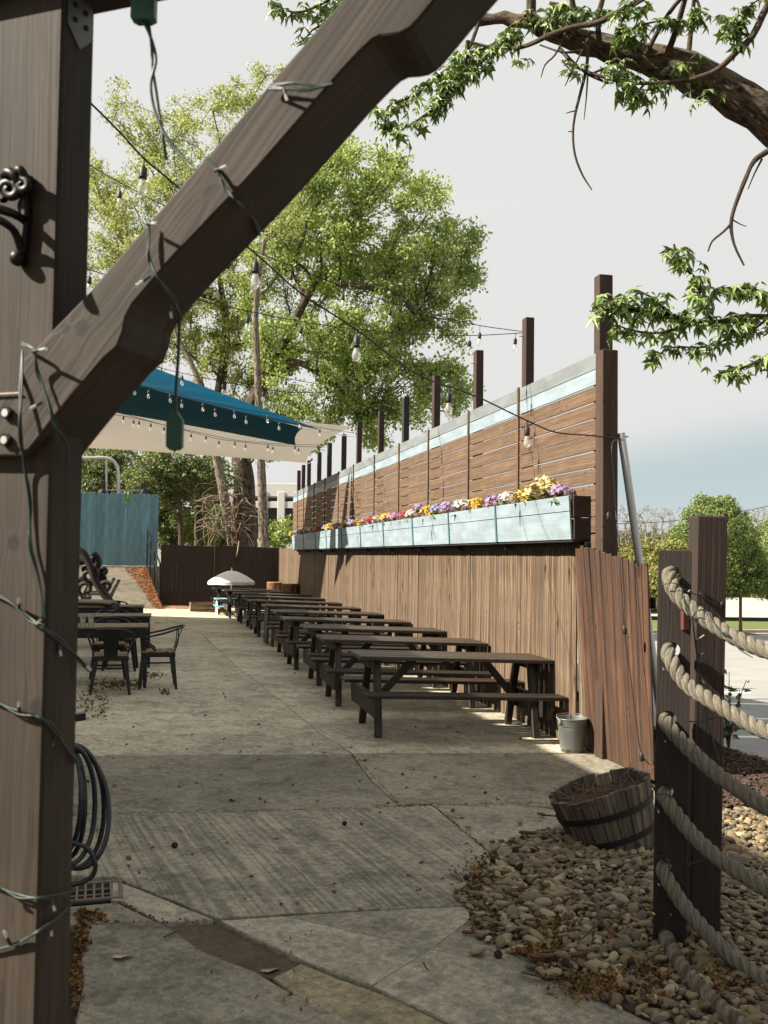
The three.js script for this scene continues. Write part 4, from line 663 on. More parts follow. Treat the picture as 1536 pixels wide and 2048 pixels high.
// ================= rope fence =================
{
  const pm = wood(WT, 0.024, 0.015, 0.011, 0.8, 0.0014), pr = wood(WT, 0.036, 0.019, 0.012, 0.8, 0.0016);
  const dB = 4.42, foot = deep(1338, 1910, dB), top = deep(1341, 1101, dB), py = -28 * Math.PI / 180;
  const F = thing('rope_fence', 'dark timber rope fence post with a holed plank and six thick ropes', 'fence', [foot.x, gy(foot.x) - 0.06, foot.z]);
  const inv = p => p.clone().sub(F.position);
  const H = top.y - F.position.y, sh = new THREE.Shape([[-0.07, 0], [0.07, 0], [0.07, H - 0.008], [0.062, H], [-0.062, H], [-0.07, H - 0.008]].map(p => new THREE.Vector2(...p)));
  const holes = [[1336, 1150], [1335, 1302], [1330, 1440], [1325, 1586], [1322, 1732], [1328, 1872]];
  for (const [x, y] of holes) { const p = inv(deep(x, y, dB)), h = new THREE.Path(); h.absarc(clamp(V(p.x, 0, p.z).dot(V(Math.cos(py), 0, -Math.sin(py))), -0.025, 0.02), p.y, 0.036, 0, 6.2832, true); sh.holes.push(h); }
  const g = new THREE.ExtrudeGeometry(sh, { depth: 0.036, bevelEnabled: true, bevelSize: 0.002, bevelThickness: 0.003, bevelSegments: 1, steps: 1, curveSegments: 20 }); const uv = g.attributes.uv; for (let i = 0; i < uv.count; i++) { const x = uv.getX(i), y = uv.getY(i); uv.setXY(i, y / 2, x / 0.5); }
  g.translate(0, 0, -0.018); const pl = part(F, 'holed_plank', g, pm, [0, 0, 0], [0, py, -0.015]);
  const pc = inv(deep(1409, 1870, 4.62)); const ptop = inv(deep(1405, 1031, 4.62)).y;
  part(F, 'post', board(0.14, ptop - 0.0, 0.14, 'y', 7, 0.006), pr, [pc.x, ptop / 2, pc.z], [0, -13 * Math.PI / 180, -0.02]);
  for (const [x, y, d] of [[1369, 1240, 4.45]]) part(F, 'angle_bracket', board(0.03, 0.09, 0.03, 'y', 1, 0.003), plain(0.11, 0.035, 0.02, 0.7, 0.3), inv(deep(x, y, d)).toArray());
  for (const [x, y] of [[1308, 1828], [1341, 1829]]) part(F, 'screw', new THREE.CylinderGeometry(0.005, 0.005, 0.012, 8), plain(0.7, 0.7, 0.68, 0.3, 0.9), inv(deep(x, y, dB - 0.025)).toArray(), [Math.PI / 2, 0, 0]);
  // three-strand rope
  const ropeT = tex(256, 256, (u, v) => { const q = smooth(0.2, 0.8, 0.65 * fbm(u, v, 4, 60, 3, 811) + 0.35 * fbm(u, v, 80, 80, 2, 815)); return [lerp(0.40, 0.94, q), lerp(0.385, 0.91, q), lerp(0.35, 0.845, q)]; }); ropeT.repeat.set(14, 2);
  const ropeM = new THREE.MeshStandardMaterial({ map: ropeT, bumpMap: ropeT, bumpScale: 0.008, color: RGB(0.56, 0.535, 0.475), roughness: 1 }), ropeD = new THREE.MeshStandardMaterial({ map: ropeT, bumpMap: ropeT, bumpScale: 0.003, color: RGB(0.24, 0.17, 0.115), roughness: 1 });
  const runs = [
    [[1344, 1128, 4.58], [1339, 1156, 4.44], [1352, 1187, 4.38], [1400, 1231, 4.28], [1450, 1264, 4.18], [1500, 1289, 4.08], [1540, 1303, 4.0], [1650, 1322, 3.75], [1800, 1290, 3.5]],
    [[1341, 1280, 4.58], [1337, 1308, 4.44], [1371, 1366, 4.34], [1424, 1403, 4.22], [1491, 1443, 4.1], [1540, 1465, 4.0], [1680, 1500, 3.72], [1830, 1480, 3.5]],
    [[1337, 1418, 4.58], [1332, 1445, 4.44], [1374, 1494, 4.34], [1424, 1540, 4.24], [1474, 1577, 4.14], [1540, 1618, 4.0], [1690, 1680, 3.72], [1850, 1670, 3.5]],
    [[1334, 1562, 4.58], [1328, 1591, 4.44], [1374, 1656, 4.33], [1424, 1706, 4.23], [1480, 1745, 4.12], [1540, 1781, 4.0], [1700, 1860, 3.7], [1870, 1860, 3.5]],
    [[1331, 1708, 4.58], [1325, 1737, 4.44], [1357, 1796, 4.36], [1424, 1876, 4.22], [1480, 1926, 4.1], [1540, 1969, 3.98], [1700, 2060, 3.7], [1880, 2070, 3.5]],
    [[1336, 1850, 4.58], [1332, 1874, 4.40], [1348, 1908, 4.22], [1368, 1940, 4.06], [1407, 1984, 3.86], [1474, 2046, 3.6], [1560, 2110, 3.4], [1700, 2170, 3.25]]];
  runs.forEach((run, k) => {
    const c = new THREE.CatmullRomCurve3(run.map(q => inv(deep(...q)))), L = c.getLength(), N = Math.round(L / 0.006), fr = c.computeFrenetFrames(N, false);
    const rope = new THREE.Group(); rope.name = 'rope'; F.add(rope);
    // an even, untwisted frame along the run
    for (let s = 0; s < 3; s++) {
      const pts = []; for (let i = 0; i <= N; i += 2) { const t = i / N, p = c.getPointAt(t), T = c.getTangentAt(t), a = t * L / 0.135 * 6.2832 + s * 2.0944, U = V(0, 1, 0).cross(T).normalize(), Wv = T.clone().cross(U); pts.push(p.addScaledVector(U, Math.cos(a) * 0.0165).addScaledVector(Wv, Math.sin(a) * 0.0165)); }
      part(rope, 'strand', new THREE.TubeGeometry(new THREE.CatmullRomCurve3(pts), N, 0.0185, 9), k === 5 && s === 0 ? ropeD : ropeM);
    }
  });
  const D = (x, y, d) => deep(x, y, d);
  fairy('fairy light cord wrapped round the ropes and rope fence post', [
    [D(1322, 1170, 4.36), D(1345, 1166, 4.34), D(1372, 1180, 4.4), D(1405, 1195, 4.5), D(1440, 1213, 4.52)], [D(1366, 1190, 4.33), D(1370, 1215, 4.28), D(1382, 1235, 4.28), D(1395, 1222, 4.22), D(1410, 1222, 4.24), D(1440, 1262, 4.14), D(1455, 1268, 4.12), D(1480, 1300, 4.1), D(1505, 1315, 4.05)],
    [D(1384, 1230, 4.44), D(1392, 1300, 4.5), D(1402, 1365, 4.52), D(1412, 1420, 4.5), D(1425, 1480, 4.5), D(1438, 1520, 4.5)], [D(1370, 1443, 4.5), D(1400, 1443, 4.53), D(1436, 1433, 4.53)], [D(1310, 1590, 4.38), D(1330, 1588, 4.38), D(1350, 1597, 4.45)], [D(1300, 1715, 4.4), D(1325, 1712, 4.4), D(1365, 1730, 4.5), D(1420, 1715, 4.53)]],
    [[D(1372, 1188, 4.4), D(1380, 1180, 4.38)], [D(1400, 1193, 4.48), D(1400, 1184, 4.46)], [D(1392, 1282, 4.45), D(1408, 1270, 4.4)], [D(1396, 1310, 4.48), D(1407, 1306, 4.46)], [D(1400, 1352, 4.48), D(1408, 1366, 4.48)], [D(1440, 1215, 4.5), D(1444, 1203, 4.5)], [D(1322, 1330, 4.38), D(1328, 1340, 4.38)], [D(1326, 1478, 4.38), D(1332, 1484, 4.38)], [D(1312, 1612, 4.38), D(1318, 1626, 4.38)], [D(1312, 1762, 4.38), D(1320, 1772, 4.38)]], 0.0022, 1.1);
}
// ================= bucket =================
{
  const zt = tex(256, 256, (u, v) => { const q = fbm(u, v, 12, 12, 4, 881), st = smooth(0.60, 0.72, fbm(u, v, 5, 7, 3, 885)); return [lerp(0.72, 0.95, q) - 0.22 * st, lerp(0.73, 0.95, q) - 0.28 * st, lerp(0.72, 0.93, q) - 0.33 * st]; });
  const p = gp(1163, 1507), z = new THREE.MeshStandardMaterial({ map: zt, color: RGB(0.27, 0.285, 0.275), roughness: 0.42, metalness: 0.5, bumpMap: zt, bumpScale: 0.002 });
  const B = thing('bucket', 'galvanised metal bucket standing by the corner of the fence', 'bucket', [p.x - 0.05, gy(p.x), p.z - 0.1]);
  const prof = [[0, 0.012], [0.098, 0.012], [0.1, 0], [0.104, 0.001], [0.106, 0.03], [0.107, 0.035], [0.126, 0.2], [0.1285, 0.205], [0.1275, 0.212], [0.13, 0.232], [0.1325, 0.237], [0.1315, 0.244], [0.139, 0.3], [0.143, 0.302], [0.1445, 0.307], [0.142, 0.312], [0.136, 0.307], [0.103, 0.02], [0, 0.02]].map(q => new THREE.Vector2(...q));
  part(B, 'pail', new THREE.LatheGeometry(prof, 40), z);
  part(B, 'handle', tube([[-0.142, 0.285, 0], [-0.138, 0.32, -0.05], [-0.09, 0.328, -0.105], [0, 0.33, -0.128], [0.09, 0.328, -0.105], [0.138, 0.32, -0.05], [0.142, 0.285, 0]], 0.0028, 40, 6), plain(0.35, 0.35, 0.35, 0.5, 0.8), null, [0, 0.25, 0]);
  for (const s of [-1, 1]) part(B, 'ear', board(0.006, 0.035, 0.03, 'y', 1, 0.002), plain(0.4, 0.4, 0.4, 0.5, 0.7), [s * 0.1415 * Math.cos(0.25), 0.282, -s * 0.1415 * Math.sin(0.25)], [0, 0.25, 0]);
}
// ================= half barrel =================
const BAR = gp(1238, 1694);
{
  const R = rng(321), B = thing('half_barrel', 'grey wooden half barrel planter sunk askew in the pebbles', 'barrel', [BAR.x, gy(BAR.x) - 0.035, BAR.z]);
  B.rotation.set(-0.10, 0, 0.28);
  const ms = tones((a, b, c) => wood(WF, 0.165 * a, 0.138 * b, 0.105 * c, 0.9, 0.004), 6, 0.4, 41), n = 21, H = 0.42, r0 = 0.23, r1 = 0.315;
  const rAt = y => lerp(r0, r1, (y / H) ** 0.85);
  for (let i = 0; i < n; i++) {
    const w = Math.PI * 2 / n, a0 = i * w + 0.012, a1 = (i + 1) * w - 0.012, h = H + 0.028 * (R() - 0.6), dr = 0.007 * (R() - 0.4), ps = [], id = [], uv = [], rows = 4;
    for (let k = 0; k <= rows; k++) { const y = h * k / rows, r = rAt(y) + dr * (k / rows); for (const [rr, a] of [[r, a0], [r, a1], [r - 0.024, a1], [r - 0.024, a0]]) { ps.push(Math.cos(a) * rr, y, Math.sin(a) * rr); uv.push(y / 2 + i * 0.37, (a - a0) * rr / 0.5 + i * 0.17); } }
    for (let k = 0; k < rows; k++) for (let q = 0; q < 4; q++) { const a = k * 4 + q, b = k * 4 + (q + 1) % 4; id.push(a, a + 4, b, b, a + 4, b + 4); } const e = rows * 4; id.push(e, e + 2, e + 1, e, e + 3, e + 2);
    part(B, 'stave', flat(meshOf(ps, id, uv)), pick(ms, R()));
  }
  const hoopM = plain(0.012, 0.012, 0.012, 0.6, 0.3);
  for (const y of [0.135, 0.29]) { const r = rAt(y) + 0.006, g = new THREE.CylinderGeometry(rAt(y + 0.018) + 0.0075, rAt(y - 0.018) + 0.0075, 0.036, 54, 1, true); part(B, 'hoop', g, new THREE.MeshStandardMaterial({ color: RGB(0.012, 0.012, 0.012), roughness: 0.6, metalness: 0.3, side: THREE.DoubleSide }), [0, y, 0]); }
  const sp = [0, 0, 0], si = []; for (let j = 1; j <= 6; j++) for (let i = 0; i < 30; i++) { const a = i / 30 * 6.2832, r = 0.29 * j / 6; sp.push(Math.cos(a) * r, 0.03 * (R() - 0.4), Math.sin(a) * r); } for (let i = 0; i < 30; i++) { const k = (i + 1) % 30; si.push(0, 1 + k, 1 + i); for (let j = 0; j < 5; j++) { const a = 1 + j * 30; si.push(a + i, a + k, a + 30 + i, a + k, a + 30 + k, a + 30 + i); } }
  part(B, 'soil', meshOf(sp, si), plain(0.045, 0.028, 0.02, 1), [0, 0.345, 0]);
  const tw = []; for (let i = 0; i < 70; i++) { const a = R() * 6.28, r = 0.26 * Math.sqrt(R()), l = 0.05 + 0.13 * R(), b = R() * 6.28, e = 0.2 + 0.9 * R(); const p = V(Math.cos(a) * r, 0.35, Math.sin(a) * r); tw.push(tube([p, p.clone().add(V(Math.cos(b) * l * 0.5, l * 0.45 * e, Math.sin(b) * l * 0.5)), p.clone().add(V(Math.cos(b + 0.5) * l, l * 0.7 * e, Math.sin(b + 0.5) * l))], 0.0015 + 0.002 * R(), 5, 4)); }
  const dead = part(B, 'dead_stems', merge(tw), plain(0.17, 0.095, 0.055, 1)); dead.userData.kind = 'stuff';
}
// ================= trees =================
function barkMat(seed, lo, hi, bs = 0.02) { const t = tex(512, 256, (u, v) => { const q = 0.6 * fbm(u, v, 10, 22, 4, seed) + 0.4 * (1 - Math.abs(2 * fbm(u, v, 14, 16, 3, seed + 9) - 1)); return [0, 1, 2].map(i => lerp(lo[i], hi[i], smooth(0.25, 0.8, q))); }); return new THREE.MeshStandardMaterial({ map: t, bumpMap: t, bumpScale: bs, roughness: 1 }); }
const barkBrown = barkMat(701, [0.17, 0.14, 0.11], [0.46, 0.39, 0.31]), barkGrey = barkMat(711, [0.17, 0.155, 0.135], [0.50, 0.46, 0.40], 0.012), barkDark = barkMat(721, [0.10, 0.085, 0.07], [0.34, 0.29, 0.24]);
const leafMat = (tr = 0.35) => new THREE.MeshPhysicalMaterial({ color: RGB(1, 1, 1), roughness: 0.8, transmission: tr, thickness: 0, side: THREE.DoubleSide });
const leafM = leafMat(0.5);
function sprig(seed, n, size, spread) {                          // a twig end: several small folded leaves
  const R = rng(seed), pos = [], idx = [];
  for (let i = 0; i < n; i++) {
    const o = V((R() - 0.5) * spread, (R() - 0.5) * spread * 0.7, (R() - 0.5) * spread), d = V(R() - 0.5, (R() - 0.5) * 0.8, R() - 0.5).normalize(), u = V(R() - 0.5, R() - 0.5, R() - 0.5).cross(d).normalize(), k = size * (0.7 + 0.6 * R()), b = pos.length / 3, w = u.clone().cross(d);
    for (const p of [o, o.clone().addScaledVector(d, k * 0.5).addScaledVector(u, k * 0.33).addScaledVector(w, k * 0.08), o.clone().addScaledVector(d, k), o.clone().addScaledVector(d, k * 0.5).addScaledVector(u, -k * 0.33).addScaledVector(w, k * 0.08)]) pos.push(p.x, p.y, p.z);
    idx.push(b, b + 1, b + 2, b, b + 2, b + 3);
  }
  return meshOf(pos, idx);
}
const M4 = new THREE.Matrix4(), Q4 = new THREE.Quaternion(), E4 = new THREE.Euler();
function scatter(parent, name, geo, mat, list) {                 // list: [Vector3, scale, Color]
  const im = new THREE.InstancedMesh(geo, mat, list.length); im.name = name; const R = rng(list.length);
  list.forEach(([p, s, c], i) => { E4.set(R() * 6.28, R() * 6.28, R() * 6.28); M4.compose(p, Q4.setFromEuler(E4), V(s, s, s)); im.setMatrixAt(i, M4); im.setColorAt(i, c); });
  im.userData.kind = 'stuff'; parent.add(im); return im;
}
function tree({ name = 'tree', label, category = 'tree', group, seed, depth, trunk, trunkR, blobs, clumps, perClump, clumpR = 0.75, leafSize = 0.11, sprigN = 7, tint, bark = barkBrown, minR = 0.012, shell = 0.35, maxStart = 1e9, ppm }) {
  const R = rng(seed), T = thing(name, label, category, [0, 0, 0], 0, group), G = () => (R() + R() + R() - 1.5) / 1.5;
  const tp = trunk.map(([x, y, d]) => deep(x, y, d ?? depth)), nodes = [], curve = new THREE.CatmullRomCurve3(tp), nt = Math.max(4, Math.round(curve.getLength() / 0.7));
  for (let i = 0; i <= nt; i++) { const t = i / nt; nodes.push({ p: curve.getPoint(t), par: i - 1, r: 0, tr: t, lvl: 0 }); }
  const s = depth / 2000, A = [], vol = blobs.map(b => b[2] * b[3]), tv = vol.reduce((a, b) => a + b, 0), right = V(1, 0, 0).applyQuaternion(camera.quaternion), up = V(0, 1, 0), fw = fwd.clone().setY(0).normalize();
  for (let i = 0; i < clumps; i++) {
    let k = R() * tv, b = 0; while (k > vol[b]) k -= vol[b++]; const [cx, cy, rx, ry, dz = 1] = blobs[b];
    const d = V(G(), G(), G()).normalize().multiplyScalar(shell + (1 - shell) * Math.cbrt(R()));
    A.push(deep(cx, cy, depth).addScaledVector(right, d.x * rx * s).addScaledVector(up, d.y * ry * s).addScaledVector(fw, d.z * Math.min(rx, ry) * s * dz * 1.2));
  }
  const root = nodes[Math.round(nt * 0.45)].p; A.sort((a, b) => a.distanceTo(root) - b.distanceTo(root));
  const chains = [];
  for (const a of A) {
    let best = -1, bc = 1e9; for (let i = Math.round(nt * 0.3); i < nodes.length; i++) { const n = nodes[i], d = n.p.distanceTo(a), rise = (a.y - n.p.y) / (d + 1e-6); const c = d * (1.35 - 0.4 * rise) + 0.12 * n.p.distanceTo(root) + (n.lvl > 5 ? 3 : 0); if (c < bc) { bc = c; best = i; } }
    const n = nodes[best], d = n.p.distanceTo(a), pd = n.par >= 0 ? n.p.clone().sub(nodes[n.par].p).normalize() : up.clone();
    const c1 = n.p.clone().addScaledVector(pd, d * 0.35).addScaledVector(up, d * 0.10).lerp(n.p.clone().lerp(a, 0.4), 0.4), bz = new THREE.QuadraticBezierCurve3(n.p, c1, a), m = Math.max(2, Math.round(d / 0.9)), ch = [best];
    for (let i = 1; i <= m; i++) { const p = bz.getPoint(i / m); if (i < m) p.add(V(G(), G(), G()).multiplyScalar(0.08 * d / m)); nodes.push({ p, par: ch[ch.length - 1], r: 0, lvl: n.lvl + 1 }); ch.push(nodes.length - 1); }
    nodes[nodes.length - 1].tip = true; chains.push(ch);
  }
  for (let i = nodes.length - 1; i >= 0; i--) { const n = nodes[i]; n.r = Math.max(minR, (n.acc ?? 0) ** (1 / 2.3)); if (n.par >= 0) nodes[n.par].acc = (nodes[n.par].acc ?? 0) + n.r ** 2.3; }
  const k = trunkR / nodes[0].r; for (const n of nodes) n.r *= n.r > 0.05 ? Math.min(1, 0.6 + 0.4 * k) * Math.min(1, k * 1.15) || 1 : 1;
  part(T, 'trunk', taperTube(nodes.slice(0, nt + 1).map(n => n.p), nodes.slice(0, nt + 1).map((n, i) => lerp(trunkR, Math.max(n.r, trunkR * 0.3), i / nt) * (i === 0 ? 1.25 : 1)), 12, 0.5), bark);
  const gs = chains.filter(c => c.length > 1).map(c => taperTube(c.map(i => nodes[i].p), c.map((i, j) => j === 0 ? Math.min(nodes[i].r, nodes[c[1]].r * 1.1) : nodes[i].r), nodes[c[1]].r > 0.08 ? 8 : 5, 0.5));
  if (perClump > 3) for (const ch of chains) { const a = nodes[ch[ch.length - 1]].p; for (let i = 0; i < 4; i++) { const e = a.clone().add(V(G(), G() * 0.7 + 0.1, G()).multiplyScalar(clumpR * 1.1)); gs.push(taperTube([a.clone().lerp(e, -0.3), a.clone().lerp(e, 0.5).add(V(0, 0.05, 0)), e], [minR * 0.8, minR * 0.5, minR * 0.25], 3)); } }
  const limbs = part(T, 'limbs', mergeGeometries(gs), bark); limbs.userData.kind = 'stuff';
  const list = [], col = V(0, 0, 0);
  for (const ch of chains) {
    const a = nodes[ch[ch.length - 1]].p, hue = R(), n = Math.round(perClump * (0.6 + 0.8 * R()));
    for (let i = 0; i < n; i++) { const g = V(G(), G() * 0.62, G()).multiplyScalar(clumpR); const q = clamp(hue * 0.6 + R() * 0.4), b = 0.85 + 0.3 * R(); list.push([a.clone().add(g), 0.75 + 0.5 * R(), RGB(lerp(tint[0][0], tint[1][0], q) * b, lerp(tint[0][1], tint[1][1], q) * b, lerp(tint[0][2], tint[1][2], q) * b)]); }
    for (let j = Math.max(1, ch.length - 2); j < ch.length - 1; j++) for (let i = 0; i < n * 0.2; i++) list.push([nodes[ch[j]].p.clone().add(V(G(), G() * 0.6, G()).multiplyScalar(clumpR * 0.6)), 0.7 + 0.4 * R(), RGB(...tint[0])]);
  }
  if (list.length) scatter(T, 'crown', sprig(seed + 3, sprigN, leafSize, leafSize * 3.2), leafM, list);
  return T;
}
const LIME = [[0.29, 0.35, 0.075], [0.44, 0.48, 0.12]], OAK = [[0.21, 0.30, 0.05], [0.42, 0.50, 0.10]], DEEP = [[0.10, 0.145, 0.03], [0.22, 0.26, 0.06]], YEL = [[0.24, 0.25, 0.04], [0.32, 0.30, 0.055]];
tree({ name: 'oak_tree', label: 'big green oak tree spreading behind the shade sails and far fence', seed: 31, depth: 43, trunkR: 0.55, trunk: [[490, 1110], [489, 1040], [488, 960], [482, 900], [500, 820], [540, 740], [590, 640]], clumps: 540, perClump: 22, clumpR: 0.58, leafSize: 0.15, tint: OAK, bark: barkDark, shell: 0.62, minR: 0.018,
  blobs: [[800, 470, 130, 140], [868, 590, 95, 95], [720, 430, 150, 130], [850, 690, 90, 65], [650, 600, 170, 160], [600, 420, 130, 150], [780, 775, 120, 55], [640, 760, 130, 80], [880, 530, 80, 60], [740, 630, 150, 110], [700, 850, 130, 40], [830, 810, 70, 50], [760, 350, 60, 45], [905, 480, 55, 40], [880, 780, 60, 50], [560, 880, 80, 40]] });
tree({ name: 'lime_tree', label: 'pale yellow green tree rising behind the diagonal brace', seed: 47, depth: 47, trunkR: 0.4, trunk: [[430, 1110], [425, 1000], [420, 900], [440, 780], [452, 660], [440, 560]], clumps: 600, perClump: 21, clumpR: 0.66, leafSize: 0.125, bark: barkDark, tint: LIME, shell: 0.35, minR: 0.013,
  blobs: [[250, 350, 95, 130], [330, 470, 130, 170], [430, 300, 120, 110], [500, 190, 45, 60], [540, 170, 40, 55], [225, 560, 80, 150], [340, 650, 140, 110], [480, 470, 120, 140], [250, 215, 30, 45], [430, 590, 130, 120], [690, 300, 40, 60], [640, 330, 80, 80], [400, 740, 180, 90], [300, 250, 90, 60], [210, 430, 60, 120], [520, 680, 110, 110], [560, 820, 90, 60]] });
tree({ name: 'slender_tree', label: 'tall pale slender trunk in front of the big oak', seed: 53, depth: 39, trunkR: 0.2, trunk: [[527, 1110], [525, 1000], [521, 900], [516, 760], [511, 640], [516, 560], [530, 480], [548, 400]], clumps: 14, perClump: 22, clumpR: 0.6, leafSize: 0.1, tint: LIME, bark: barkGrey, blobs: [[570, 400, 60, 70], [500, 480, 70, 60]] });
{ // leaning dead trunk with hanging twigs
  const T = thing('dead_tree', 'grey leaning dead trunk with a tangle of tan twigs over the dark fence', 'tree'), R = rng(71), D = 36.6;
  part(T, 'trunk', taperTube([[470, 1120], [462, 1060], [450, 1000], [436, 930], [420, 860], [400, 770], [372, 705], [352, 668], [345, 620]].map(([x, y]) => deep(x, y, D)), [0.22, 0.2, 0.18, 0.16, 0.14, 0.11, 0.085, 0.06, 0.03], 12, 0.6), barkGrey);
  part(T, 'broken_limb', taperTube([[470, 1090], [476, 1040], [480, 1010], [474, 1000]].map(([x, y]) => deep(x, y, D - 0.4)), [0.13, 0.1, 0.08, 0.02], 8, 0.6), barkMat(731, [0.14, 0.09, 0.06], [0.3, 0.2, 0.14]));
  const tw = []; for (let i = 0; i < 85; i++) { let x = 452 + 90 * (R() - 0.5), y = 985 + 80 * R(), z = D - 0.3, a = R() * 6.28; const l = 10 + 15 * R(), p = [deep(x, y, z)]; for (let k = 0; k < 5; k++) { x += Math.cos(a) * l; y += Math.sin(a) * l * 0.7 + 3.2 * k; z += 0.35 * (R() - 0.6); a += (R() - 0.5) * 1.7; p.push(deep(clamp(x, 390, 530), Math.min(y, 1100), z)); } tw.push(taperTube(p, [0.018, 0.014, 0.011, 0.009, 0.007, 0.004], 4)); }
  part(T, 'twigs', mergeGeometries(tw), plain(0.22, 0.175, 0.115, 1)).userData.kind = 'stuff';
  const vm = plain(0.45, 0.37, 0.27, 1), V2 = (l, pts, d) => solo('dry_vine', taperTube(pts.map(([x, y]) => deep(x, y, d)), [0.018, 0.016, 0.013, 0.009], 5), vm, l, 'vine', 'dry vines on the dark fence');
  V2('pale dry vine hanging down the middle of the dark fence', [[381, 1108], [380, 1128], [374, 1155], [368, 1180], [366, 1200]], 33.05);
  V2('short pale vine hanging beside the white parasol', [[416, 1108], [414, 1130], [416, 1150], [428, 1152]], 33.05);
  V2('forked dry twig poking over the dark fence above the parasol', [[478, 1082], [473, 1110], [464, 1125], [460, 1140]], 33.0);
}
for (const [l, seed, d, tr, bl, n, t, r] of [
  ['thin young tree between the blue wall and the oak', 81, 40, [[363, 1110], [361, 1040], [358, 1000], [345, 950], [335, 900]], [[330, 935, 70, 40], [390, 930, 60, 40], [300, 960, 60, 30]], 46, DEEP, 0.11],
  ['second thin trunk just right of the young tree', 83, 41.5, [[392, 1110], [398, 1050], [404, 990], [412, 940], [405, 890]], [[410, 950, 60, 50], [370, 1000, 50, 50]], 34, DEEP, 0.15],
  ['dark trunk leaning over the top of the blue wall', 85, 42, [[205, 1110], [212, 1000], [220, 950], [232, 900], [240, 850]], [[230, 930, 80, 40], [280, 950, 70, 40], [185, 950, 40, 50]], 60, DEEP, 0.22],
  ['small dark tree at the left end of the blue wall', 87, 43, [[196, 1110], [197, 1010], [208, 960], [222, 925]], [[190, 960, 40, 40], [200, 900, 60, 40]], 30, DEEP, 0.14]])
  tree({ name: 'young_tree', label: l, group: 'young trees behind the far fence', seed, depth: d, trunk: tr, trunkR: r, blobs: bl, clumps: n, perClump: 24, clumpR: 0.6, leafSize: 0.12, tint: t, bark: barkDark });
function shrub(label, group, seed, depth, blobs, clumps, per, tint, o = {}) { const [cx, cy, , ry] = blobs[0]; return tree({ name: o.name ?? 'shrub', category: o.category ?? 'shrub', label, group, seed, depth, trunk: o.trunk ?? [[cx, cy + ry * 1.15], [cx, cy + ry * 0.5], [cx + 2, cy]], trunkR: o.r ?? 0.06, blobs, clumps, perClump: per, clumpR: o.clumpR ?? 0.5, leafSize: o.leaf ?? 0.13, tint, bark: barkDark, shell: 0.2, minR: o.minR ?? 0.012 }); }
const GS = 'shrubs behind the far fence';
shrub('dark green shrub behind the fence beside the blue wall', GS, 101, 45, [[345, 1055, 36, 50], [300, 990, 50, 30]], 34, 42, DEEP);
shrub('green shrub behind the middle of the dark fence', GS, 103, 44, [[405, 1060, 36, 36]], 26, 40, OAK);
shrub('green shrub around the foot of the leaning dead trunk', GS, 105, 46, [[450, 1056, 40, 40]], 24, 38, DEEP);
shrub('green shrub between the oak trunk and the slat screen', GS, 107, 47, [[566, 1068, 34, 26]], 16, 30, OAK);
shrub('dark evergreen shrub filling the gap above the blue wall', GS, 109, 50, [[270, 985, 70, 30]], 36, 44, DEEP);

// ---- right-hand background ----
const GB = 'trees beyond the car park';
tree({ name: 'round_tree', label: 'rounded fresh green tree beyond the car park, behind the rope fence post', group: GB, seed: 121, depth: 85, trunk: [[1420, 1200], [1420, 1120], [1418, 1060]], trunkR: 0.3, blobs: [[1420, 1060, 60, 45], [1370, 1090, 30, 35], [1470, 1065, 32, 42], [1405, 1022, 26, 24], [1440, 1018, 30, 20], [1345, 1105, 24, 20]], clumps: 210, perClump: 34, clumpR: 0.8, leafSize: 0.2, tint: [[0.15, 0.22, 0.045], [0.25, 0.31, 0.07]], minR: 0.025 });
tree({ name: 'spreading_tree', label: 'broad loose green tree at the picture edge beyond the car park', group: GB, seed: 127, depth: 92, trunk: [[1530, 1200], [1530, 1130], [1526, 1080]], trunkR: 0.3, blobs: [[1520, 1090, 50, 30], [1560, 1075, 45, 40], [1485, 1105, 30, 22]], clumps: 120, perClump: 30, clumpR: 0.9, leafSize: 0.2, tint: [[0.15, 0.22, 0.045], [0.25, 0.31, 0.07]], minR: 0.025 });
tree({ name: 'young_tree', label: 'young tree with a bare thin trunk on the grass verge', group: GB, seed: 123, depth: 52, trunk: [[1481, 1266], [1481, 1200], [1482, 1130], [1480, 1060]], trunkR: 0.085, blobs: [[1480, 1168, 60, 18], [1484, 1140, 52, 24], [1482, 1108, 38, 24], [1481, 1080, 24, 20], [1480, 1056, 10, 14]], clumps: 170, perClump: 26, clumpR: 0.55, leafSize: 0.13, tint: [[0.17, 0.25, 0.04], [0.27, 0.33, 0.07]], minR: 0.008 });
tree({ name: 'young_tree', label: 'leafy young tree at the picture edge beside the thin trunked one', group: GB, seed: 125, depth: 58, trunk: [[1560, 1262], [1560, 1200], [1560, 1110]], trunkR: 0.1, blobs: [[1555, 1150, 50, 45], [1560, 1100, 40, 40]], clumps: 110, perClump: 46, clumpR: 0.5, leafSize: 0.13, tint: [[0.17, 0.25, 0.04], [0.27, 0.33, 0.07]], minR: 0.01 });
for (const [l, s, x, y, rx, ry, d, t] of [['yellow green shrub against the leaning pole', 131, 1288, 1150, 42, 58, 70, YEL], ['yellow green shrub seen through the top rope hole', 133, 1345, 1145, 40, 55, 72, YEL], ['olive shrub low behind the rope fence plank', 135, 1300, 1178, 40, 36, 66, YEL], ['green shrub behind the young trees beyond the car park', 137, 1450, 1160, 60, 50, 80, LIME]]) shrub(l, 'shrubs beyond the car park', s, d, [[x, y, rx, ry]], 90, 60, t, { clumpR: 0.8, leaf: 0.18, minR: 0.02 });
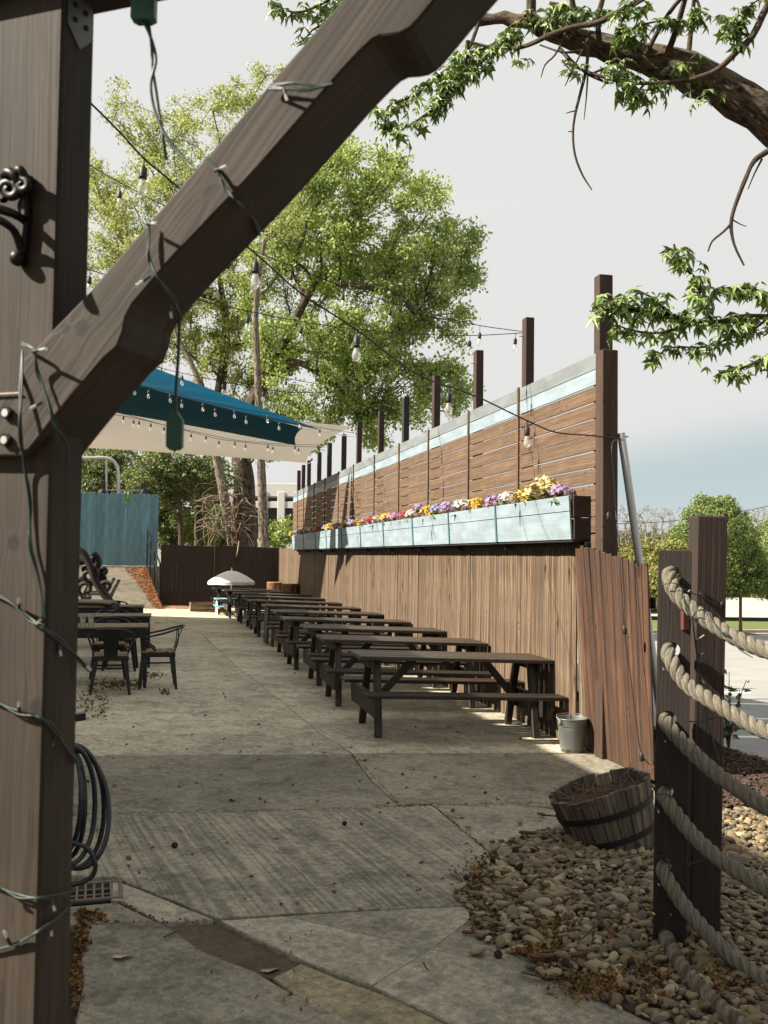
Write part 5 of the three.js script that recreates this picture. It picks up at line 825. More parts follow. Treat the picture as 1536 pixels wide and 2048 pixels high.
for (const [l, s, x, d] of [['bare pale tree on the skyline just right of the corner post', 141, 1252, 120], ['bare pale tree on the skyline behind the leaning pole', 143, 1292, 125], ['bare pale tree on the skyline left of the round green tree', 145, 1325, 130], ['thin bare tree at the far right of the skyline', 147, 1520, 130]])
  tree({ name: 'bare_tree', label: l, group: 'bare trees on the skyline', seed: s, depth: d, trunk: [[x, 1130], [x + 1, 1090], [x - 2, 1050]], trunkR: 0.2, blobs: [[x, 1052, 26, 42]], clumps: 90, perClump: 1, clumpR: 1.2, leafSize: 0.13, tint: [[0.22, 0.2, 0.12], [0.28, 0.26, 0.15]], bark: plain(0.20, 0.175, 0.14, 1), minR: 0.028 });
for (const [l, s, x, ry, d] of [['dark wood on the skyline by the corner post', 151, 1270, 26, 150], ['dark wood on the skyline behind the round tree', 153, 1370, 22, 150], ['dark wood on the skyline at the picture edge', 155, 1510, 26, 150]])
  tree({ name: 'far_wood', category: 'trees', label: l, group: 'far woods', seed: s, depth: d, trunk: [[x, 1140], [x, 1110], [x, 1095]], trunkR: 0.25, blobs: [[x, 1098, 70, ry]], clumps: 100, perClump: 40, clumpR: 1.8, leafSize: 0.4, tint: DEEP, minR: 0.05 });
{ // low building and power line
  const d = 64, a = deep(1250, 1228, d), b = deep(1640, 1230, d), L = Math.hypot(b.x - a.x, b.z - a.z), o = thing('low_building', 'long low grey building with a white metal roof past the car park', 'building', [(a.x + b.x) / 2, 0, (a.z + b.z) / 2], -Math.atan2(b.z - a.z, b.x - a.x));
  const y = a.y, roofT = tex(256, 128, (u, v) => { const q = 0.92 + 0.08 * fbm(u, v, 20, 6, 2, 31); const s = (u * 64) % 1 < 0.08 ? 0.9 : 1; return [q * s, q * s, q * s * 0.99]; });
  part(o, 'wall', board(L, 4.4, 8, 'x', 1, 0.01), plain(0.30, 0.31, 0.28, 0.8), [0, y - 2.5, -4.2]);
  for (let i = 0; i < 40; i++) part(o, 'wall_rib', board(0.05, 4, 0.05, 'y', 1, 0.005), plain(0.40, 0.41, 0.38, 0.8), [-L / 2 + 0.15 + i * L / 40, y - 2.6, -0.18]);
  part(o, 'eave', board(L + 0.4, 0.34, 0.3, 'x', 1, 0.02), plain(0.02, 0.02, 0.022, 0.5), [0, y - 0.28, 0]);
  const rg = new THREE.BufferGeometry(); { const r = deep(1450, 1192, d + 7).y - y, p = [-L / 2 - 0.3, 0, 0.3, L / 2 + 0.3, 0, 0.3, L / 2 + 0.3, r, -7, -L / 2 - 0.3, r, -7]; const g = meshOf(p, [0, 1, 2, 0, 2, 3], [0, 0, 4, 0, 4, 1, 0, 1]); part(o, 'roof', g, new THREE.MeshStandardMaterial({ map: roofT, color: RGB(0.40, 0.38, 0.36), roughness: 0.6, side: THREE.DoubleSide }), [0, y - 0.1, 0]); }
  for (const px of [1454, 1590]) part(o, 'downpipe', board(0.32, 3, 0.16, 'y', 1, 0.02), plain(0.02, 0.02, 0.022, 0.5), [deep(px, 1240, d).sub(V(o.position.x, 0, o.position.z)).dot(V(b.x - a.x, 0, b.z - a.z).normalize()), y - 1.9, 0.05]);
  const grass = tex(256, 256, (u, v) => { const q = fbm(u, v, 40, 40, 3, 77); return [lerp(0.26, 0.42, q), lerp(0.31, 0.45, q), lerp(0.14, 0.2, q)]; }); grass.repeat.set(3, 1);
  const gv = solo('grass_verge', board(60, 0.3, 9, 'x', 1, 0.05), new THREE.MeshStandardMaterial({ map: grass, roughness: 1 }), 'mown grass verge at the far side of the car park', 'grass', null, 'structure'); gv.position.set(33, lotY(-50) + 0.0, -54.9);
  const mp = deep(1470, 1264, 51.5), ms = solo('mulch_ring', new THREE.SphereGeometry(1.2, 20, 8), plain(0.10, 0.045, 0.03, 1), 'ring of red brown mulch round the foot of the young tree', 'mulch'); ms.scale.set(1.3, 0.12, 1); ms.position.set(mp.x, lotY(-50) + 0.14, mp.z);
  const pl = []; for (let i = 0; i <= 10; i++) { const t = i / 10; pl.push(deep(lerp(1180, 1700, t), lerp(1048, 968, t) + 22 * 4 * t * (1 - t), 95)); } solo('power_line', tube(pl, 0.035, 40, 5), plain(0.03, 0.03, 0.03, 0.7), 'thin black power line crossing the sky beyond the car park', 'cable');
}
{ // pale office building behind the far trees
  const d = 78, o = thing('office_building', 'white two storey office building glimpsed behind the far fence and trees', 'building'), wm = plain(0.6, 0.59, 0.56, 0.8), gm = new THREE.MeshStandardMaterial({ color: RGB(0.03, 0.036, 0.042), roughness: 0.15 });
  const a = deep(180, 1010, d), b = deep(640, 1010, d), L = Math.hypot(b.x - a.x, b.z - a.z); o.position.set((a.x + b.x) / 2, 0, (a.z + b.z) / 2); o.rotation.y = -Math.atan2(b.z - a.z, b.x - a.x);
  const Y = py => deep(400, py, d).y, slabY = (y0, y1, n) => part(o, n, board(L, Y(y0) - Y(y1), 1, 'x', 1, 0.02), wm, [0, (Y(y0) + Y(y1)) / 2, 0.2]);
  slabY(966, 992, 'parapet'); slabY(1002, 1015, 'floor_band'); slabY(1078, 1100, 'base_wall');
  part(o, 'core', board(L - 0.4, Y(968) + 0.5, 6, 'x', 1, 0.02), plain(0.3, 0.3, 0.29, 0.8), [0, Y(968) / 2 - 0.3, -3.6]);
  const n = 13; for (let i = 0; i <= n; i++) part(o, 'column', board(0.55, Y(985) + 0.2, 0.9, 'y', 1, 0.02), wm, [-L / 2 + 0.3 + i * (L - 0.6) / n, Y(985) / 2, 0.3]);
  for (let i = 0; i < n; i++) { const x = -L / 2 + 0.3 + (i + 0.5) * (L - 0.6) / n, w = (L - 0.6) / n - 0.6; part(o, 'window', board(w, Y(1017) - Y(1076), 0.1, 'x', 1, 0.01), gm, [x, (Y(1017) + Y(1076)) / 2, 0.0]); part(o, 'window', board(w, Y(993.5) - Y(1001), 0.1, 'x', 1, 0.01), gm, [x, (Y(993.5) + Y(1001)) / 2, 0.0]); }
}
// ================= the sweetgum overhead =================
{
  const R = rng(909), T = thing('sweetgum_tree', 'sweetgum limb with star shaped green leaves reaching in overhead', 'tree'), bk = barkMat(741, [0.08, 0.065, 0.05], [0.36, 0.30, 0.235], 0.03);
  bk.map.repeat.set(1.6, 2);
  const br = (name, pts, pxr) => part(T, name, taperTube(pts.map(p => deep(...p)), pxr.map((r, i) => r * pts[Math.min(pts.length - 1, Math.round(i * (pts.length - 1) / Math.max(1, pxr.length - 1)))][2] / 2000), name === 'limb' || name === 'trunk' ? 18 : 7, 1.2), bk);
  br('trunk', [[1990, 2300, 6.2], [1960, 1500, 6.1], [1930, 900, 6.0], [1900, 500, 5.9], [1900, 100, 5.9], [1930, -400, 6]], [70, 64, 60, 56, 46, 30]);
  br('limb', [[1915, 560, 5.95], [1780, 420, 5.95], [1640, 320, 5.98], [1520, 225, 6.02], [1400, 155, 6.1], [1300, 118, 6.2], [1200, 95, 6.3], [1110, 62, 6.4], [1030, 40, 6.5], [960, 38, 6.6], [880, 60, 6.6], [790, 30, 6.6]], [48, 44, 41, 39, 37, 31, 25, 20, 14, 9, 6, 4]);
  { const lb = T.children[T.children.length - 1].geometry, p = lb.attributes.position, n = lb.attributes.normal; for (let i = 0; i < p.count; i++) { const x = p.getX(i), y = p.getY(i), z = p.getZ(i), k = 0.014 * (Math.sin(x * 21 + y * 17) * Math.sin(z * 23 + x * 9) + 0.7 * Math.sin(y * 47 + z * 39) * Math.sin(x * 53)); p.setXYZ(i, x + n.getX(i) * k, y + n.getY(i) * k, z + n.getZ(i) * k); } lb.computeVertexNormals(); }
  const B = [
    [[[1560, -10, 5.8], [1536, 10, 5.8], [1504, 73, 5.8], [1474, 103, 5.8], [1434, 140, 5.82], [1391, 157, 5.85], [1341, 163, 5.9], [1291, 167, 5.95], [1241, 163, 6], [1184, 147, 6.05], [1151, 133, 6.1], [1120, 98, 6.25]], [10, 10, 9, 8, 7.5, 7, 5, 4.5, 4, 4, 3.5, 4]],
    [[[1300, -12, 5.9], [1241, 23, 5.95], [1191, 47, 6], [1151, 53, 6.05], [1101, 70, 6.1], [1057, 90, 6.2], [1024, 97, 6.3], [980, 94, 6.35], [935, 82, 6.4]], [8, 8, 8, 7, 7, 6, 5, 4, 3]],
    [[[1060, 45, 6.42], [1062, 20, 6.4], [1062, -30, 6.4]], [14, 13, 12]], [[[1145, 75, 6.3], [1148, 30, 6.25], [1140, -20, 6.2]], [9, 8, 7]], [[[1200, 95, 6.2], [1196, 40, 6.1], [1210, -20, 6.1]], [8, 7, 7]], [[[1330, 120, 6.1], [1352, 60, 6.0], [1372, -10, 5.9]], [9, 8, 7]], [[[1290, 112, 6.1], [1320, 55, 6], [1350, 10, 5.9], [1380, -20, 5.9]], [6, 6, 5]], [[[1378, 100, 6.1], [1383, 50, 6.1], [1390, -20, 6]], [7, 6, 5]],
    [[[1178, 78, 6.1], [1172, 140, 6.1], [1161, 185, 6.1], [1150, 230, 6.1], [1146, 265, 6.1], [1150, 310, 6.1], [1165, 350, 6.1], [1184, 380, 6.1]], [5, 4.5, 4, 3.5, 3, 3, 2.5, 1.5]], [[[1150, 222, 6.1], [1140, 224, 6.1], [1132, 227, 6.1]], [2, 1.5, 1]], [[[1146, 263, 6.1], [1136, 263, 6.1]], [2, 1]], [[[1176, 140, 6.1], [1173, 190, 6.12], [1168, 240, 6.12]], [2.5, 2, 1]], [[[1134, 60, 6.1], [1110, 110, 6.1], [1090, 130, 6.1], [1082, 155, 6.1]], [3, 2.5, 2, 1.2]], [[[1180, 70, 6.1], [1160, 110, 6.08], [1140, 150, 6.08], [1130, 172, 6.08]], [3, 2.4, 2, 1.2]],
    [[[1610, 250, 5.7], [1536, 302, 5.7], [1508, 322, 5.7], [1492, 355, 5.7], [1476, 395, 5.7], [1466, 425, 5.7], [1462, 450, 5.7], [1468, 488, 5.7], [1488, 531, 5.7]], [9, 8, 7, 6, 5.5, 5, 5, 3.5, 2.5]], [[[1462, 448, 5.7], [1445, 465, 5.7], [1424, 483, 5.7], [1416, 503, 5.7]], [4, 3, 2.5, 2]], [[[1524, 318, 5.7], [1510, 345, 5.7], [1496, 378, 5.7]], [3, 2, 1.2]], [[[1466, 440, 5.7], [1480, 448, 5.7], [1493, 453, 5.7]], [2, 1.5, 1]],
    [[[1120, 98, 6.25], [1150, 128, 6.2], [1180, 150, 6.15], [1220, 168, 6.1]], [6, 4, 4, 3]], [[[1200, 95, 6.3], [1130, 105, 6.2], [1080, 90, 6.3]], [5, 3, 2]]];
  for (const [p, r] of B) br('branch', p, r.map(q => q * 0.78));
  // leafy twigs: a line of points, leaves along it
  const TW = [
    [[[1600, 640, 5.5], [1540, 634, 5.5], [1480, 634, 5.5], [1430, 645, 5.5], [1380, 640, 5.5], [1340, 634, 5.5], [1290, 624, 5.5], [1245, 618, 5.5], [1200, 622, 5.5]], 6, 62], [[[1430, 645, 5.5], [1395, 605, 5.5], [1400, 570, 5.5], [1370, 535, 5.5], [1352, 505, 5.5], [1348, 488, 5.5]], 4, 34], [[[1340, 634, 5.5], [1310, 600, 5.5], [1275, 580, 5.5]], 3, 16], [[[1480, 634, 5.5], [1450, 680, 5.5], [1400, 695, 5.5], [1345, 695, 5.5], [1300, 720, 5.5]], 3, 30], [[[1600, 640, 5.5], [1530, 590, 5.5], [1480, 575, 5.5], [1430, 580, 5.5]], 4, 34], [[[1590, 690, 5.4], [1530, 715, 5.4], [1480, 738, 5.4], [1440, 745, 5.4]], 4, 26], [[[1380, 640, 5.5], [1330, 665, 5.5], [1260, 660, 5.5], [1235, 650, 5.5]], 3, 26], [[[1290, 624, 5.5], [1240, 605, 5.5], [1210, 600, 5.5]], 2, 16], [[[1540, 634, 5.5], [1500, 660, 5.5], [1460, 650, 5.5]], 3, 22],
    [[[935, 82, 6.4], [930, 130, 6.4], [905, 165, 6.4], [880, 200, 6.4], [850, 230, 6.4], [800, 262, 6.4]], 5, 70], [[[960, 38, 6.6], [930, 110, 6.5], [880, 150, 6.5], [830, 190, 6.5], [775, 215, 6.5], [770, 260, 6.5]], 5, 70], [[[980, 94, 6.35], [960, 130, 6.35], [925, 150, 6.35], [900, 185, 6.35]], 3, 34],
    [[[790, 30, 6.6], [700, -20, 6.6], [640, 10, 6.6], [590, 25, 6.6], [540, 5, 6.6]], 4, 38], [[[700, -20, 6.6], [660, 40, 6.6], [625, 60, 6.6], [605, 85, 6.6]], 3, 24], [[[1030, 40, 6.5], [1000, 80, 6.4], [960, 100, 6.4], [930, 120, 6.4]], 3, 36], [[[1050, 30, 6.4], [1020, 70, 6.3], [1000, 100, 6.3]], 3, 24], [[[1060, 20, 6.4], [1090, 40, 6.3], [1120, 30, 6.2], [1110, 5, 6.2]], 3, 30],
    [[[1184, 147, 6.05], [1240, 130, 6], [1260, 180, 6], [1275, 195, 6]], 3, 30], [[[1290, 167, 5.95], [1270, 185, 5.95], [1250, 150, 5.95], [1220, 140, 6]], 3, 24], [[[1340, 163, 5.9], [1300, 180, 5.9], [1275, 178, 5.9]], 2, 16], [[[1400, 150, 5.9], [1370, 125, 5.9], [1350, 135, 5.9]], 2, 10], [[[1390, -10, 5.9], [1400, 25, 5.9], [1380, 45, 5.9], [1340, 40, 5.9], [1270, 55, 5.9], [1250, 75, 5.9]], 3, 48], [[[1300, -10, 5.9], [1260, 20, 5.9], [1240, 60, 5.9], [1262, 80, 5.9]], 3, 30], [[[1504, 73, 5.8], [1460, 55, 5.8], [1490, 20, 5.8], [1530, -10, 5.8]], 3, 24], [[[1474, 103, 5.8], [1470, 60, 5.8], [1445, 30, 5.8]], 2, 14], [[[1100, 5, 6.2], [1150, 15, 6.1], [1180, 30, 6.1], [1220, 20, 6.1]], 3, 24], [[[1124, 120, 6.1], [1140, 140, 6.1], [1155, 150, 6.1]], 2, 10], [[[1041, 118, 6.1], [1043, 117, 6.1]], 1, 3], [[[1440, 150, 5.9], [1410, 190, 5.9], [1396, 205, 5.9]], 2, 6]];
  const ang = [-112, -58, 0, 58, 112].map(a => a * Math.PI / 180), len = [0.72, 0.95, 1.05, 0.95, 0.72];
  const star = seed => { const r = rng(seed), pos = [0, 0.1, 0.03], idx = [], ring = []; const P = (a, l, z) => { pos.push(Math.sin(a) * l, 0.1 + Math.cos(a) * l, z); return pos.length / 3 - 1; };
    ring.push(P(Math.PI * 0.9, 0.2, 0)); ang.forEach((a, i) => { const l = len[i] * (0.9 + 0.2 * r()), d = -0.1 - 0.55 * r(); ring.push(P(a - 0.27, l * 0.55, 0.02)); ring.push(P(a, l, d)); ring.push(P(a + 0.27, l * 0.55, 0.02)); if (i < 4) ring.push(P((a + ang[i + 1]) / 2, 0.42, 0.05)); }); ring.push(P(-Math.PI * 0.9, 0.2, 0));
    for (let i = 0; i + 1 < ring.length; i++) idx.push(0, ring[i + 1], ring[i]); idx.push(0, ring[0], ring[ring.length - 1]); return meshOf(pos, idx); };
  const geos = [1, 2, 3, 4].map(star), L = [];
  for (const [pts, r, n] of TW) {
    const P = pts.map(p => deep(...p)), c = new THREE.CatmullRomCurve3(P); part(T, 'twig', taperTube(P, [r * 0.0028, r * 0.0022, r * 0.0014], 6, 2), bk);
    for (let i = 0; i < n * 1.35; i++) {
      const t = 0.12 + 0.88 * (i + R()) / (n * 1.35), p = c.getPoint(t), a = R() * 6.28, out = V(Math.cos(a), (R() - 0.62) * 1.3, Math.sin(a)).normalize(), q = p.clone().addScaledVector(out, 0.015 + 0.075 * R());
      const young = R() < 0.22, s = young ? 0.024 + 0.02 * R() : 0.038 + 0.042 * R() ** 1.3;
      const y = out.clone().add(V(0, -0.55 - 0.4 * R(), 0)).normalize(), z = V(R() - 0.5, 0.9, R() - 0.3).addScaledVector(y, -V(0, 0.9, 0).dot(y)).normalize(), x = y.clone().cross(z).normalize(), zz = x.clone().cross(y);
      L.push([q, new THREE.Quaternion().setFromRotationMatrix(new THREE.Matrix4().makeBasis(x, y, zz)), s, young, Math.floor(R() * 4), q.clone().sub(camera.position).dot(fwd)]);
    }
  }
  const lm = [[0.12, 0.20, 0.03], [0.16, 0.25, 0.04], [0.09, 0.155, 0.025], [0.20, 0.28, 0.05], [0.30, 0.37, 0.08]].map(c => new THREE.MeshPhysicalMaterial({ color: RGB(...c), roughness: 0.5, transmission: 0.42, thickness: 0, side: THREE.DoubleSide }));
  L.sort((a, b) => b[2] / b[5] - a[2] / a[5]);
  L.slice(0, 290).forEach(l => { const o = part(T, 'leaf', geos[l[4]], lm[l[3] ? 4 : Math.floor(R() * 4)], l[0].toArray()); o.quaternion.copy(l[1]); o.scale.setScalar(l[2]); });
  const rest = L.slice(290), im = new THREE.InstancedMesh(geos[0], lm[1].clone(), rest.length); im.material.color.setRGB(1, 1, 1); im.name = 'leaves'; im.userData.kind = 'stuff';
  rest.forEach((l, i) => { M4.compose(l[0], l[1], V(l[2], l[2], l[2])); im.setMatrixAt(i, M4); const c = lm[l[3] ? 4 : Math.floor(R() * 4)].color; im.setColorAt(i, c); }); T.add(im);
  // the rest of its crown, over and beside the place where the picture was taken
  const cl = [], G = () => (R() + R() + R() - 1.5) / 1.5; for (const [x, y, z, r, n] of [[5.4, 6.6, -3.0, 2.2, 2200], [3.4, 7.0, -0.4, 2.2, 2200], [7.4, 8.0, -4.2, 2.2, 1800], [5.6, 8.4, -1.2, 2.4, 1800], [2.2, 7.6, 2.4, 2.2, 1500]]) for (let i = 0; i < n; i++) cl.push([V(x + G() * r, y + G() * r * 0.75, z + G() * r), 0.06 + 0.03 * R(), lm[Math.floor(R() * 4)].color]);
  scatter(T, 'crown', geos[1], im.material, cl);
}
// ================= shade sails =================
function sail(A, B, C, D, edge, belly, n = 24) {                 // corners in order; edges curve inwards, cloth sags
  const P = [A, B, C, D], ctr = P.reduce((a, p) => a.add(p), V(0, 0, 0)).multiplyScalar(0.25), pos = [], uv = [], idx = [];
  const E = (a, b, t) => { const p = a.clone().lerp(b, t), m = a.clone().lerp(b, 0.5); return p.add(ctr.clone().sub(m).multiplyScalar(edge * 4 * t * (1 - t))); };
  for (let j = 0; j <= n; j++) for (let i = 0; i <= n; i++) {
    const u = i / n, v = j / n, b = E(A, B, u), t = E(D, C, u), l = E(A, D, v), r = E(B, C, v);
    const p = b.multiplyScalar(1 - v).add(t.multiplyScalar(v)).add(l.multiplyScalar(1 - u)).add(r.multiplyScalar(u));
    p.sub(A.clone().multiplyScalar((1 - u) * (1 - v))).sub(B.clone().multiplyScalar(u * (1 - v))).sub(C.clone().multiplyScalar(u * v)).sub(D.clone().multiplyScalar((1 - u) * v));
    p.y -= belly * 16 * u * (1 - u) * v * (1 - v) - 0.012 * Math.sin(u * 26 + v * 9) * Math.sin(Math.PI * u) * Math.sin(Math.PI * v);
    pos.push(p.x, p.y, p.z); uv.push(u * 6, v * 3);
  }
  for (let j = 0; j < n; j++) for (let i = 0; i < n; i++) { const a = j * (n + 1) + i, b = a + n + 1; idx.push(a, a + 1, b, a + 1, b + 1, b); }
  return meshOf(pos, idx, uv);
}
{
  const weave = tex(256, 256, (u, v) => { const q = 0.9 + 0.1 * fbm(u, v, 128, 128, 1, 7) - 0.05 * fbm(u, v, 6, 90, 2, 9); return [q, q, q]; });
  const cloth = (r, g, b, tr) => new THREE.MeshPhysicalMaterial({ map: weave, color: RGB(r, g, b), roughness: 0.95, transmission: tr, thickness: 0, side: THREE.DoubleSide });
  const cord = plain(0.62, 0.60, 0.55, 0.8), steel = plain(0.4, 0.4, 0.4, 0.4, 0.9);
  const mk = (label, geo, m, ties) => { const o = thing('shade_sail', label, 'shade sail', [0, 0, 0], 0, 'shade sails over the patio'); part(o, 'cloth', geo, m); for (const [a, b] of ties) part(o, 'tie_cord', tube([a, a.clone().lerp(b, 0.5).add(V(0, -0.03, 0)), b], 0.009, 8, 5), cord); return o; };
  const d = deep;
  mk('bright blue shade sail stretched highest over the patio', sail(d(225, 704, 19.3), d(648, 862, 21.0), d(560, 845, 20.6), d(225, 758, 20.6), 0.04, 0.04), cloth(0.008, 0.13, 0.235, 0.55), [[d(648, 862, 21.0), d(722, 874, 21.4)], [d(225, 704, 19.3), V(-4.0, 5.3, -18.4)], [d(225, 758, 20.6), V(-4.0, 5.1, -20.2)]]);
  mk('dark teal shade sail hanging below the blue one', sail(d(225, 750, 20.8), d(606, 856, 20.9), d(592, 891, 21.3), d(225, 824, 22), 0.04, 0.06), cloth(0.006, 0.055, 0.075, 0.14), [[d(606, 856, 20.9), d(668, 862, 22)], [d(225, 750, 20.8), V(-4.0, 5.2, -20.4)], [d(225, 824, 22), V(-4.0, 4.9, -22.4)]]);
  mk('beige shade sail hanging lowest towards the far fence', sail(d(120, 786, 23.6), d(706, 853, 21.4), d(612, 926, 26.8), d(40, 888, 29), 0.06, 0.16), cloth(0.58, 0.53, 0.45, 0.45), [[d(706, 853, 21.4), d(722, 851, 21.5)], [d(612, 926, 26.8), d(622, 924, 27.3)], [d(120, 786, 23.6), V(-4.0, 5.4, -23.4)], [d(40, 888, 29), V(-4.0, 5.0, -27.3)]]);
}
// ================= string lights =================
const glassM = new THREE.MeshPhysicalMaterial({ color: RGB(0.96, 0.96, 0.94), roughness: 0.06, transmission: 0.82, thickness: 0, ior: 1.5 }), sockM = plain(0.012, 0.012, 0.012, 0.55), filM = plain(0.55, 0.42, 0.25, 0.5);
const bulbProf = [[0, 0], [0.012, 0.003], [0.021, 0.014], [0.0245, 0.03], [0.023, 0.047], [0.016, 0.068], [0.012, 0.082]].map(p => new THREE.Vector2(...p)), sockProf = [[0, 0.07], [0.006, 0.068], [0.0105, 0.058], [0.0185, 0.05], [0.0195, 0.02], [0.0175, 0.018], [0.0185, 0.012], [0.0185, 0], [0, 0]].map(p => new THREE.Vector2(...p));
const bulbHi = new THREE.LatheGeometry(bulbProf, 18), bulbLo = new THREE.LatheGeometry(bulbProf, 8), sockHi = new THREE.LatheGeometry(sockProf, 14), sockLo = new THREE.LatheGeometry(sockProf, 7);
const filG = tube([[-0.006, 0.055, 0], [-0.005, 0.02, 0], [0.002, 0.045, 0], [0.005, 0.018, 0], [0.006, 0.055, 0]], 0.0012, 16, 4);
function stringLights(label, path, r, bulbs, hi, tail = 0.03, group = 'café string lights over the patio') {
  const o = thing('string_lights', label, 'string lights', [0, 0, 0], 0, group), pts = path.map(p => deep(...p)); if (bulbs.length) pts.unshift(V(-4.05, pts[0].y + 0.35, pts[0].z + 0.3));
  const c = new THREE.CatmullRomCurve3(pts);
  part(o, 'cable', tube(pts, r, path.length * 12, hi ? 7 : 5), sockM);
  for (const [px, py] of bulbs) {                                // nearest point of the cable under this bulb
    let bt = 0, bd = 1e9; for (let i = 0; i <= 900; i++) { const q = c.getPoint(i / 900).project(camera), dx = (q.x + 1) * 768 - px; const dy = (1 - q.y) * 1024 - py; const k = Math.abs(dx) + 0.05 * Math.abs(dy); if (k < bd) { bd = k; bt = i / 900; } }
    const p = c.getPoint(bt), s = new THREE.Group(); s.name = 'lamp'; s.position.copy(p); s.rotation.set(0.08 * (h2(px | 0, 1, 3) - 0.5), 0, 0.12 * (h2(px | 0, 2, 3) - 0.5)); o.add(s); s.scale.setScalar(r > 0.006 ? 1.3 : hi ? 1.0 : 0.95);
    part(s, 'socket', hi ? sockHi : sockLo, sockM, [0, -tail - 0.07, 0]); part(s, 'bulb', hi ? bulbHi : bulbLo, glassM, [0, -tail - 0.152, 0]); if (hi) part(s, 'filament', filG, filM, [0, -tail - 0.13, 0]);
    part(s, 'drop_wire', new THREE.CylinderGeometry(r * 0.7, r * 0.7, tail + 0.01, 5), sockM, [0, -tail / 2, 0]);
  }
  return o;
}
{
  const P = [onX(1056, 664, FX), onX(872, 768, FX)].map(p => p.clone().sub(camera.position).dot(fwd));
  stringLights('thick black cable of café bulbs dropping from the brace to the leaning pole', [[120, 150, 5.6], [183, 208, 5.8], [240, 265, 6.0], [288, 317, 6.2], [345, 365, 6.3], [430, 440, 6.5], [512, 508, 6.7], [600, 585, 6.95], [714, 660, 7.3], [800, 726, 7.6], [850, 756, 7.8], [898, 773, 8.0], [960, 796, 8.3], [1020, 825, 8.5], [1056, 842, 8.6], [1110, 864, 8.75], [1180, 871, 8.9], [1243, 878, 9.0]], 0.0062, [[288, 330], [512, 520], [714, 670], [898, 780], [1054, 850]], true, 0.03);
  stringLights('upper string of bulbs running from the tallest posts up past the oak', [[120, 290, 8.6], [183, 332, 8.8], [240, 365, 9], [330, 412, 9.3], [420, 455, 9.5], [500, 498, 9.8], [583, 532, 10], [685, 573, 10.2], [780, 604, 10.4], [874, 631, 10.6], [960, 651, P[0] - 0.2], [1044, 663, P[0] - 0.06]], 0.0045, [[240, 372], [583, 540], [685, 580], [780, 610], [874, 637], [960, 658]], true, 0.07);
  stringLights('lower string of bulbs from the same post sweeping level across the oak', [[120, 520, 8.6], [180, 540, 8.8], [300, 574, 9.2], [420, 606, 9.6], [496, 622, 9.8], [602, 643, 10.1], [712, 658, 10.3], [825, 667, 10.6], [940, 671, P[0] - 0.2], [1044, 666, P[0] - 0.06]], 0.0045, [[180, 548], [342, 590], [496, 630], [602, 650], [712, 664], [825, 674], [940, 678], [1031, 674]], true, 0.05);
  stringLights('string of bulbs crossing behind the blue sail to the third post', [[180, 640, 12.4], [300, 680, 12.8], [420, 716, 13.2], [490, 733, 13.4], [572, 756, 13.6], [654, 770, 13.8], [730, 775, 14], [806, 773, P[1] - 0.2], [864, 768, P[1] - 0.06]], 0.0045, [[420, 722], [490, 738], [572, 762], [654, 776], [730, 782], [806, 782]], false, 0.03);
  stringLights('thin string of bulbs from the third post past the dead trunk', [[200, 700, 12.6], [330, 738, 13], [440, 762, 13.3], [560, 783, 13.6], [650, 785, 13.8], [750, 778, 14.1], [864, 769, P[1] - 0.07]], 0.0045, [[365, 748], [446, 765], [527, 780], [654, 787]], false, 0.03);
  stringLights('string of bulbs along the edge of the blue sail', [[170, 728, 15.2], [250, 758, 15.6], [298, 776, 15.8], [364, 795, 16.2], [430, 813, 16.6], [493, 828, 17], [559, 841, 17.5], [640, 855, 18.4], [706, 866, 20.6]], 0.005, [[250, 760], [298, 778], [364, 798], [430, 817], [493, 831], [559, 844], [640, 858]], false, 0.03);
  stringLights('second string of bulbs just below the blue sail edge', [[180, 740, 15.0], [270, 768, 15.4], [340, 784, 15.7], [406, 802, 16.1], [469, 816, 16.5], [535, 826, 16.9], [600, 838, 17.5], [690, 846, 20.2], [722, 849, 21.4]], 0.005, [[270, 770], [340, 787], [406, 806], [469, 820], [535, 829], [600, 842]], false, 0.03);
  stringLights('dark string of bulbs strung low beneath the beige sail', [[170, 812, 16.8], [247, 828, 17.2], [302, 843, 17.5], [382, 864, 18], [438, 878, 18.4], [491, 885, 18.8], [546, 890, 19.4], [597, 893, 20.2], [660, 894, 22.6]], 0.005, [[247, 833], [302, 850], [328, 855], [382, 868], [438, 882], [491, 888], [546, 894], [597, 895]], false, 0.03);
  stringLights('second dark string of bulbs beneath the beige sail', [[170, 818, 16.6], [267, 836, 17.1], [278, 838, 17.2], [328, 850, 17.5], [412, 868, 18], [470, 880, 18.4], [536, 886, 19], [590, 889, 20], [660, 890, 22.4]], 0.005, [[267, 842], [278, 847], [412, 875], [470, 884], [536, 892], [590, 893]], false, 0.03);
  stringLights('black cable with empty sockets trailing down the corner post and leaning fence', [[1246, 880, 8.95], [1224, 890, 8.55], [1228, 960, 8.55], [1232, 1030, 8.55], [1238, 1090, 8.3], [1244, 1200, 8.2], [1252, 1290, 8.15], [1262, 1360, 8.1], [1272, 1440, 8.05], [1284, 1510, 8.0], [1300, 1530, 7.95]], 0.0045, [], true);
  const o = scene.getObjectByName('string_lights_009'); for (const [x, y, d] of [[1218, 1040, 8.5], [1250, 1268, 8.12], [1284, 1522, 7.96]]) { const p = deep(x, y, d); part(o, 'socket', sockHi, sockM, [p.x, p.y, p.z], [0, 0, 0.1]); }
  // leaning galvanised pole
  const a = deep(1242, 866, 9.05), b = deep(1335, 1545, 9.05), pole = thing('metal_pole', 'galvanised steel pole leaning behind the end of the fence', 'pole', [b.x, gy(b.x), b.z]), L = V(b.x, gy(b.x), b.z);
